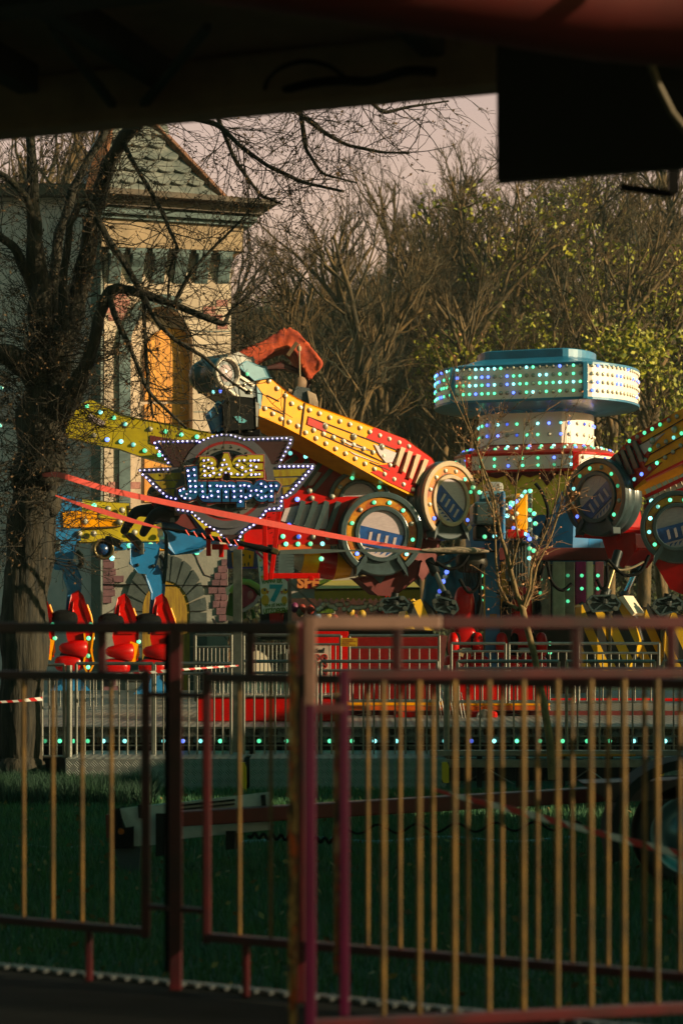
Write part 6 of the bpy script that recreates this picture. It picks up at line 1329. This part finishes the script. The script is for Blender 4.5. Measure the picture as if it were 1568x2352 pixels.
# blue tent and string of lights
tt = thing('blue_tent', P(1030, 1600, 30), 'crumpled blue tarpaulin tent behind the ride', 'tent'); tp2 = Pl(1030, 30, 0)
s = MB(); nx_, ny_ = 26, 20; vs = []
for j in range(ny_+1):
    for i in range(nx_+1):
        u, v = i/nx_, j/ny_; x = lerp(985-v*25, 1120+v*20, u); y = lerp(1270+28*abs(u-.45), 1440, v); q = tp2(x, y); q = q+tp2.n*(.25*v-1.1*abs(u-.45)*0+.16*noise.noise(Vector((u*6, v*3, 1)))+.08*noise.noise(Vector((u*14, v*8, 4)))); vs.append(q)
s.add(vs, [(j*(nx_+1)+i, j*(nx_+1)+i+1, (j+1)*(nx_+1)+i+1, (j+1)*(nx_+1)+i) for j in range(ny_) for i in range(nx_)], True); o_ = s.build('tarpaulin', mat('blue_tarp', '#2c6076', .45, var=.3, scale=3), tt); sol = o_.modifiers.new('thick', 'SOLIDIFY'); sol.thickness = .01
s = MB(); s.beam(P(1000, 1385, 29), P(1032, 1300, 29), .05); o = thing('light_chain', P(1015, 1345, 29), 'slanting yellow rail with blue and yellow bulbs before the blue tent', 'light chain'); s.build('rail', YEL, o)
bulbs(o, [(P(lerp(1002, 1030, i/7), lerp(1380, 1303, i/7), 28.95), Vector((-.5, -1, .2)), 'bw'[i % 2]) for i in range(8)], .035)

# ================================================================ boat trailer on the lawn
YT2 = 12.0; bt3 = thing('lawn_trailer', P(1200, 2000, 12), 'low trailer with red drawbar and white light board on the lawn', 'trailer'); bt3.location.z = 0
def Q(x, y, Y=YT2): return P(x, y, Y)
s = MB(); s.beam(Q(415, 1880, 11.9), Q(1480, 1818, 12.3), .09, .09); s.build('drawbar', mat('maroon_steel', '#6a1614', .4, var=.3), bt3, .008)
lp = Pl(440, 12.1, -6)
MB().plate(lp, [(276, 1860), (384, 1847), (384, 1938), (300, 1942), (290, 1900)], -.04, .0).build('light_board', mat('scuffed_white', '#b8b4b0', .5, var=.35, scale=5), bt3, .006)
MB().plate(lp, [(385, 1847), (618, 1822), (618, 1905), (428, 1925), (385, 1930)], -.04, -.005).build('light_board', MATS['scuffed_white'], bt3, .006)
s = MB(); strip(s, lp, [(385, 1853), (540, 1837)], 5, -.0, .012); strip(s, lp, [(390, 1862), (540, 1846)], 4, .0, .012); s.build('board_slot', DARKM, bt3)
MB().plate(lp, [(262, 1862), (276, 1858), (286, 1900), (308, 1900), (308, 1945), (265, 1945)], -.08, .04).build('lamp_housing', BLACK, bt3, .01)
s = MB(); s.lathe(lp(282, 1908)+lp.n*.04, [(.02, 0), (.015, .01)], 12, lp.n); s.build('amber_lamp', mat('amber_lens', '#a04a10', .3), bt3)
MB().plate(lp, [(243, 1872), (252, 1870), (252, 1925), (245, 1925)], -.05, .0).build('reflector', mat('red_lens', '#6a1c14', .3), bt3)
MB().plate(lp, [(262, 1946), (322, 1946), (318, 2003), (276, 2008)], -.03, -.01).build('mudflap', mat('mudflap_rubber', '#2c3a40', .7), bt3)
for a in ((372, 1868), (532, 1908)): MB().plate(lp, [(a[0]-8, a[1]), (a[0]+10, a[1]), (a[0]+10, a[1]+(95 if a[0] < 400 else 40)), (a[0]-8, a[1]+(95 if a[0] < 400 else 40))], -.02, .06).build('support_leg', DARKM, bt3, .005)
for x in (318, 600): MB().plate(lp, [(x, 1848-(x-318)*.08), (x+10, 1847-(x-318)*.08), (x+12, 1880-(x-318)*.08), (x+2, 1878-(x-318)*.08)], .0, .02).build('latch', DARKM, bt3)
wl = Pl(1578, 11.7, 0); wc = wl(1578, 1915)
for m_, pr_, nm in ((MATS['tyre_rubber'], [(.20, -.1), (.30, -.1), (.325, -.06), (.325, .06), (.30, .1), (.24, .1), (.2, .06)], 'tyre'),):
    s = MB(); s.lathe(wc, pr_, 40, wl.n, cap=False); ty = s.build(nm, m_, bt3)
s = MB(); s.lathe(wc, [(.24, .095), (.225, .105), (.20, .06), (.12, .04), (.1, .09), (.04, .1), (.001, .1)], 40, wl.n, cap=False); s.build('rim', mat('blue_grey_rim', '#5a7680', .3, .5), bt3)
s = MB(); s.ring(wl, 1578, 1915, 190, 175, .12, -.2, .15, 60, 200, 24); s.build('mudguard', mat('black_guard', '#060a0b', .9), bt3)
MB().plate(wl, [(1340, 1800), (1640, 1790), (1640, 1830), (1400, 1835)], -.3, .1).build('body_side', mat('dark_maroon', '#2c1214', .5), bt3, .01)
s = MB(); s.tube([Q(x, y, 11.9) for x, y in [(570+i*2.4, 1918+6*math.sin(i*.75)+i*.16) for i in range(90)]], .010, 5); o = s.build('curly_cable', BLACK, bt3)
s = MB(); s.tube([Q(x, y, 11.8) for x, y in [(800+i*6, 1905-i*.1+10*math.sin(i*.42)) for i in range(90)]], .008, 5); s.build('loose_cable', BLACK, bt3)
s = MB(); s.tube([(X_(x, 14), 14+.15*math.sin(x*.02), .005) for x in range(560, 1330, 20)], .012, 6); o = s.build('blue_hose', mat('pale_blue_hose', '#5c8aa0', .5), None, 0, (0, 14, 0)); tag(o, 'pale blue hose lying across the lawn behind the drawbar', 'hose')
s = MB(); s.tube([(X_(x, 14), 13.6+.1*math.sin(x*.03), .0) for x in range(-40, 300, 20)], .010, 6); o = s.build('grey_hose', mat('grey_hose', '#4c5c60', .5), None, 0, (-2, 13.6, 0)); tag(o, 'thin grey hose in the grass at the left edge', 'hose')

# ================================================================ near fence, deck and roof of the ride we stand in
RUST = mat('rusty_bar', '#7c5c2c', .45, .3, col2='#4a3a24', scale=9)
MAR = mat('maroon_fence_paint', '#4c1018', .4, .1, col2='#240810', scale=4, coat=.1)
PLUM = mat('plum_fence_paint', '#4c0c30', .3, .1, var=.35, scale=3, coat=.6)
CHR = mat('worn_chrome', '#a89888', .07, 1.0, var=.5, scale=5)
fa = Pl(0, 6.46, -27.6); DZ = .38
def fz(pl, x, y, z=None, off=0):
    q = pl(x, y)+pl.n*off
    if z is not None: q.z = z
    return q
fA = thing('barrier_fence', fz(fa, 400, 1440, DZ), 'maroon barrier fence on the deck edge, running behind the near gate', 'fence')
def member(par, n, pl, x0, z0, x1, z1, w, m, off=0, d=None, bv=.004):
    s = MB(); a = pl(x0, HY)+pl.n*off; b = pl(x1, HY)+pl.n*off; a.z = z0; b.z = z1; s.beam(a, b, w, d or w, up=pl.n if abs(a.x-b.x)+abs(a.y-b.y) > .01 else (0, 1, 0)); return s.build(n, m, par, bv)
zA2 = H-.155; zAb = H-.949
member(fA, 'top_rail', fa, -80, H-.002, 690, H-.002, .034, MAR)
member(fA, 'middle_rail', fa, -80, zA2, 335, zA2, .028, MAR); member(fA, 'middle_rail', fa, 475, zA2, 2300, zA2, .028, MAR)
member(fA, 'bottom_rail', fa, -80, zAb, 335, zAb, .026, MAR); member(fA, 'bottom_rail', fa, 475, zAb, 2300, zAb, .026, MAR)
for x in (335, 475): member(fA, 'frame_post', fa, x, zA2+.02, x, zAb-.02, .026, MAR)
member(fA, 'post', fa, 404, H, 404, DZ, .038, MAR); member(fA, 'post', fa, 384, H-.02, 384, DZ+.05, .016, BLACK)
member(fA, 'post', fa, 687, H+.0, 687, DZ, .036, MAR)
for y, z in ((1600, H-.21), (2105, H-.87)): member(fA, 'hinge', fa, 335, z, 475, z, .018, MAR, .0)
for x in (235, 575): member(fA, 'stub', fa, x, H-.018, x, zA2+.012, .026, MAR); member(fA, 'foot', fa, x-30 if x < 300 else x-10, zAb-.012, x-30 if x < 300 else x-10, DZ, .022, MAR)
for x in (-12, 55, 122, 189, 256): member(fA, 'bar', fa, x, zA2-.014, x, zAb+.013, .0122, RUST, 0, None, .005)
for x in (550, 622, 697, 771, 844, 918, 994, 1073, 1152, 1233, 1313, 1395, 1479, 1560, 1650, 1742, 1836, 1932, 2030, 2130, 2232): member(fA, 'bar', fa, x, zA2-.014, x, zAb+.013, .0122, RUST, 0, None, .005)
fb = Pl(800, 4.84, 12); fB = thing('barrier_fence', fz(fb, 712, 1440, DZ), 'near gate with thick plum post, corner painted sunlit pale and rusty bars', 'fence')
SHEEN = mat('painted_sun_sheen', '#86645a', .35, .2, var=.3, scale=6)  # sun's reflection on post top and rail, painted in as pale colour
MULTI = bpy.data.materials.new('painted_reflections'); MULTI.use_nodes = True; n_ = MULTI.node_tree; b_ = n_.nodes['Principled BSDF']; t_ = n_.nodes.new('ShaderNodeTexCoord'); mp = n_.nodes.new('ShaderNodeMapping'); mp.inputs['Scale'].default_value = (30, 30, 7); nz = n_.nodes.new('ShaderNodeTexNoise'); nz.inputs['Scale'].default_value = 1.6; nz.inputs['Detail'].default_value = 2; cr3 = n_.nodes.new('ShaderNodeValToRGB'); cr3.color_ramp.interpolation = 'EASE'  # coloured reflections on the chrome posts, painted in as noise bands
for pos, c3 in ((.30, '#1a1410'), (.40, '#4a3020'), (.47, '#b88850'), (.52, '#3a2c22'), (.57, '#c8501c'), (.60, '#5a4030'), (.66, '#c8a070')):
    el = cr3.color_ramp.elements.new(pos); el.color = (*lin(c3), 1)
n_.links.new(t_.outputs['Object'], mp.inputs[0]); n_.links.new(mp.outputs[0], nz.inputs[0]); n_.links.new(nz.outputs[0], cr3.inputs[0]); n_.links.new(cr3.outputs[0], b_.inputs['Base Color']); b_.inputs['Roughness'].default_value = .3; b_.inputs['Metallic'].default_value = .3
YB0 = 4.84; zT = H+.011; z2 = H-.116; zb = H-.945
member(fB, 'top_rail', fb, 715, zT, 1010, zT, .0315, SHEEN); member(fB, 'top_rail', fb, 1011, zT, 2400, zT, .031, MAR); member(fB, 'sheen_section', fb, 712, zT+.014, 712, H-.19, .0285, SHEEN); member(fB, 'middle_rail', fb, 790, z2, 2400, z2, .026, MAR); member(fB, 'bottom_rail', fb, 712, zb-.02, 2400, zb-.01, .028, MAR)
member(fB, 'gate_post', fb, 712, zT+.014, 712, zb-.6, .027, PLUM); member(fB, 'side_post', fb, 790, z2+.012, 790, zb, .024, PLUM)
member(fB, 'reflection_post', fb, 676, zT, 676, zb-.5, .022, MULTI, -.02); member(fB, 'reflection_post', fb, 777, z2-.05, 777, zb+.1, .014, MULTI, -.012)
member(fB, 'hinge', fb, 712, H-.198, 790, H-.198, .024, MAR)
for x in (911, 1322, 1540, 1900, 2260): member(fB, 'stub', fb, x, zT-.015, x, z2+.013, .024, MAR)
for x in (880, 962, 1043, 1122, 1201, 1279, 1356, 1432, 1508, 1582, 1656, 1730, 1804, 1878, 1950, 2022, 2094, 2166, 2238, 2310, 2382): member(fB, 'bar', fb, x, z2-.013, x, zb-.005, .0135, RUST, 0, None, .005)
# dead leaves and scraps on the lawn
RNG = np.random.default_rng(5); n = 900; Yl = RNG.uniform(7.5, 18, n); Xl = RNG.uniform(-.2, .2, n)*Yl
q_ = leaf_mesh('fallen_leaves', np.stack([Xl, Yl, RNG.uniform(.01, .05, n)], 1), .022, mat('dead_leaf', '#7a6a3a', .8, col2='#4a3418', scale=9), None); tag(q_, kind='stuff')
# deck
dA = fa(-100, HY)+fa.n*.0; dB = fa(1700, HY); dA.z = dB.z = 0
DECK = mat('deck_boards', '#13130f', .95, col2='#0c0c0a', scale=3, stretch=(1, 6, 1), bump=.3, spec=.1)
dk = thing('ride_deck', (0, 4, 0), 'dark deck with a bright chequered steel edge under the near fence', 'platform')
nn = -fa.n
s = MB(); o1 = [dA+nn*.06-fa.d*1, dB+nn*.06+fa.d*1, Vector((4, -2, 0)), Vector((-4, -2, 0))]
s.prism([q+Vector((0, 0, DZ)) for q in o1], [q+Vector((0, 0, -.02)) for q in o1]); s.build('floor', DECK, dk)
s = MB()
for i in range(60):
    t = i/60; c = (dA-fa.d*.2).lerp(dB+fa.d*.3, t)+nn*.045; s.box((c.x, c.y, DZ+.008), (.022, .03, .012), Matrix.Rotation(math.atan2(fa.d.y, fa.d.x), 3, 'Z'))
s.build('tread_studs', mat('dull_stud', '#34383a', .7, .3), dk, .003)
s = MB(); s.beam(dA+nn*.068+Vector((0, 0, DZ-.01)), dB+nn*.068+Vector((0, 0, DZ-.01)), .02, .05); s.build('steel_edge', STEEL, dk, .003)
# roof
zR = 3.2; rA = Vector(P(-200, 307, 1)); 
def at_z(x, y, z): Y = (z-H)*F/(HY-y); return Vector(((x-784)/F*Y, Y, z))
e0 = at_z(0, 325, zR); e1 = at_z(1140, 218, zR); ed = (e1-e0).normalized(); en = Vector((ed.y, -ed.x, 0)); en = en if en.y < 0 else -en
E0 = e0-ed*2.2; E1 = e1+ed*2.0
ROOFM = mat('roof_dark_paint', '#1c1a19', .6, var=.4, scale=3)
rf = thing('ride_roof', (e0+e1)/2, 'dark underside of the ride roof over the viewer with steel edge beam', 'roof')
def bm_(n, m, p, q, w, h, bv=.01): s = MB(); s.beam(p, q, w, h); return s.build(n, m, rf, bv)
bm_('edge_beam', mat('edge_beam_paint', '#8a6c5a', .6, var=.35, scale=3), E0+en*.06+Vector((0, 0, .09)), E1+en*.06+Vector((0, 0, .09)), .12, .18)
s = MB(); s.add([E0+Vector((0, 0, .19)), E1+Vector((0, 0, .19)), E1+en*9+Vector((0, 0, .45)), E0+en*9+Vector((0, 0, .45)), E0+Vector((0, 0, .25)), E1+Vector((0, 0, .25)), E1+en*9+Vector((0, 0, .51)), E0+en*9+Vector((0, 0, .51))], [(0, 1, 2, 3), (7, 6, 5, 4), (0, 4, 5, 1), (1, 5, 6, 2), (2, 6, 7, 3), (3, 7, 4, 0)]); s.build('roof_skin', mat('roof_skin_paint', '#7a6054', .7, var=.3, scale=2), rf)
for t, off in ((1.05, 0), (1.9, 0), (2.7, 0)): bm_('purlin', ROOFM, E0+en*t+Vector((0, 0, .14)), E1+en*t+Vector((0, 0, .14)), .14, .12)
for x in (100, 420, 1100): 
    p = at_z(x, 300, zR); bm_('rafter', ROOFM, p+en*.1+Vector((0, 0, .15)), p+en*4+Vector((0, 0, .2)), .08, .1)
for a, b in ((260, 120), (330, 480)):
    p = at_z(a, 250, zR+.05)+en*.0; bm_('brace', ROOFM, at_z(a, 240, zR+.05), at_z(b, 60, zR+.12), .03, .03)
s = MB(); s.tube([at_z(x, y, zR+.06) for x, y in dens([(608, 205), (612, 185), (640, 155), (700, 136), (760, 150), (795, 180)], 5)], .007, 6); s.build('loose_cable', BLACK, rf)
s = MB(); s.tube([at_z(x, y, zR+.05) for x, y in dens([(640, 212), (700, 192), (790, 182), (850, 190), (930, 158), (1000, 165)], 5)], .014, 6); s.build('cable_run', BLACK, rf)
# red beam across the upper right
s = MB(); a = at_z(700, -120, 3.05); b = at_z(1400, 5, 3.0); c = at_z(1700, 28, 2.97)
rb = thing('red_beam', b, 'smooth red steel beam crossing the upper right corner', 'beam'); s.tube([a-(b-a)*.5, a, b, c, c+(c-b)*5], [.16, .15, .14, .14, .14], 20); s.build('tube', mat('smooth_red', '#5a0c0a', .6, var=.3, scale=2), rb)
s = MB(); s.tube([at_z(1440, 0, 3.0)+Vector((0, -.2, 0)), at_z(1500, 12, 2.98)+Vector((0, -.2, 0))], .02, 8); s.build('handle', STEEL, rb)
# dark box hanging from the roof
bxp = Pl(1140, 5.7, 0); zb0 = bxp(1140, 415).z
bx_ = thing('hanging_board', bxp(1350, 415), 'matt black board hanging under the roof at upper right', 'board')
yw = Pl(1140, 5.7, -20); s = MB(); c0 = yw(1140, 415); zz = c0.z; p1 = c0+yw.d*1.3; p1.z = zz
s.prism([c0, p1, p1+Vector((0, 0, .46)), c0+Vector((0, 0, .46))], [q-yw.n*.05 for q in (c0, p1, p1+Vector((0, 0, .46)), c0+Vector((0, 0, .46)))]); s.build('cabinet', mat('matt_black', '#060708', .8), bx_)
s = MB(); s.beam(yw(1515, 350)-yw.n*.2, yw(1515, 412)-yw.n*.2, .03); s.beam(yw(1515, 412)-yw.n*.2, yw(1390, 396)-yw.n*.2, .02); s.build('bracket', BLACK, bx_)
s = MB(); s.tube([yw(x, y)+yw.n*.05 for x, y in ((1498, 150), (1520, 210), (1550, 270), (1590, 320))], .010, 6); s.build('cable', mat('pale_cable', '#6a6050', .6), bx_)
# added unseen blockers outside the frame, to the right: they keep the evening sun off the lawn
for i, (X, Y0, Y1, h, lb) in enumerate(((9.5, 3.4, 12.4, 5.2, 'tall added unseen wagon nearest the viewer on the right'), (10.2, 13.7, 17.2, 4.2, 'lower added unseen wagon second in the row on the right'), (13.5, 22.6, 33, 6.0, 'long added unseen wagon at the far end of the row on the right'))):
    o = thing('sun_blocker', (X, (Y0+Y1)/2, 0), lb, 'blocker'); s = MB(); s.box((X+1.2, (Y0+Y1)/2, .3+h/2-.3), (2.4, Y1-Y0, h-.6)); s.build('body', [LGREY, CREAM, RED][i], o, .05)
    s = MB(); s.box((X+1.2, (Y0+Y1)/2, h-.22), (2.6, Y1-Y0+.2, .16)); s.build('roof', LGREY, o, .03)
    for k in range(int((Y1-Y0)/1.4)): s = MB(); s.box((X-.02, Y0+.8+k*1.4, h*.5), (.06, 1.1, h*.5)); s.build('shutter_panel', [CREAM, LGREY, YEL][i], o, .02)
    for yy in (Y0+.8, Y1-.8): s = MB(); s.lathe((X+.1, yy, .35), [(.1, -.1), (.34, -.1), (.36, 0), (.34, .1), (.1, .1)], 20, (1, 0, 0)); s.build('wheel', MATS['tyre_rubber'], o)

# evening haze over the whole fairground
HZ = bpy.data.materials.new('evening_haze'); HZ.use_nodes = True; n_ = HZ.node_tree; n_.nodes.remove(n_.nodes['Principled BSDF']); pv = n_.nodes.new('ShaderNodeVolumePrincipled')
pv.inputs['Color'].default_value = (.72, .86, .82, 1); pv.inputs['Density'].default_value = .00035; pv.inputs['Anisotropy'].default_value = .2
n_.links.new(pv.outputs[0], n_.nodes['Material Output'].inputs['Volume'])
s = MB(); s.box((0, 440, 19), (860, 1040, 41)); o = s.build('haze', HZ); tag(o, kind='stuff')
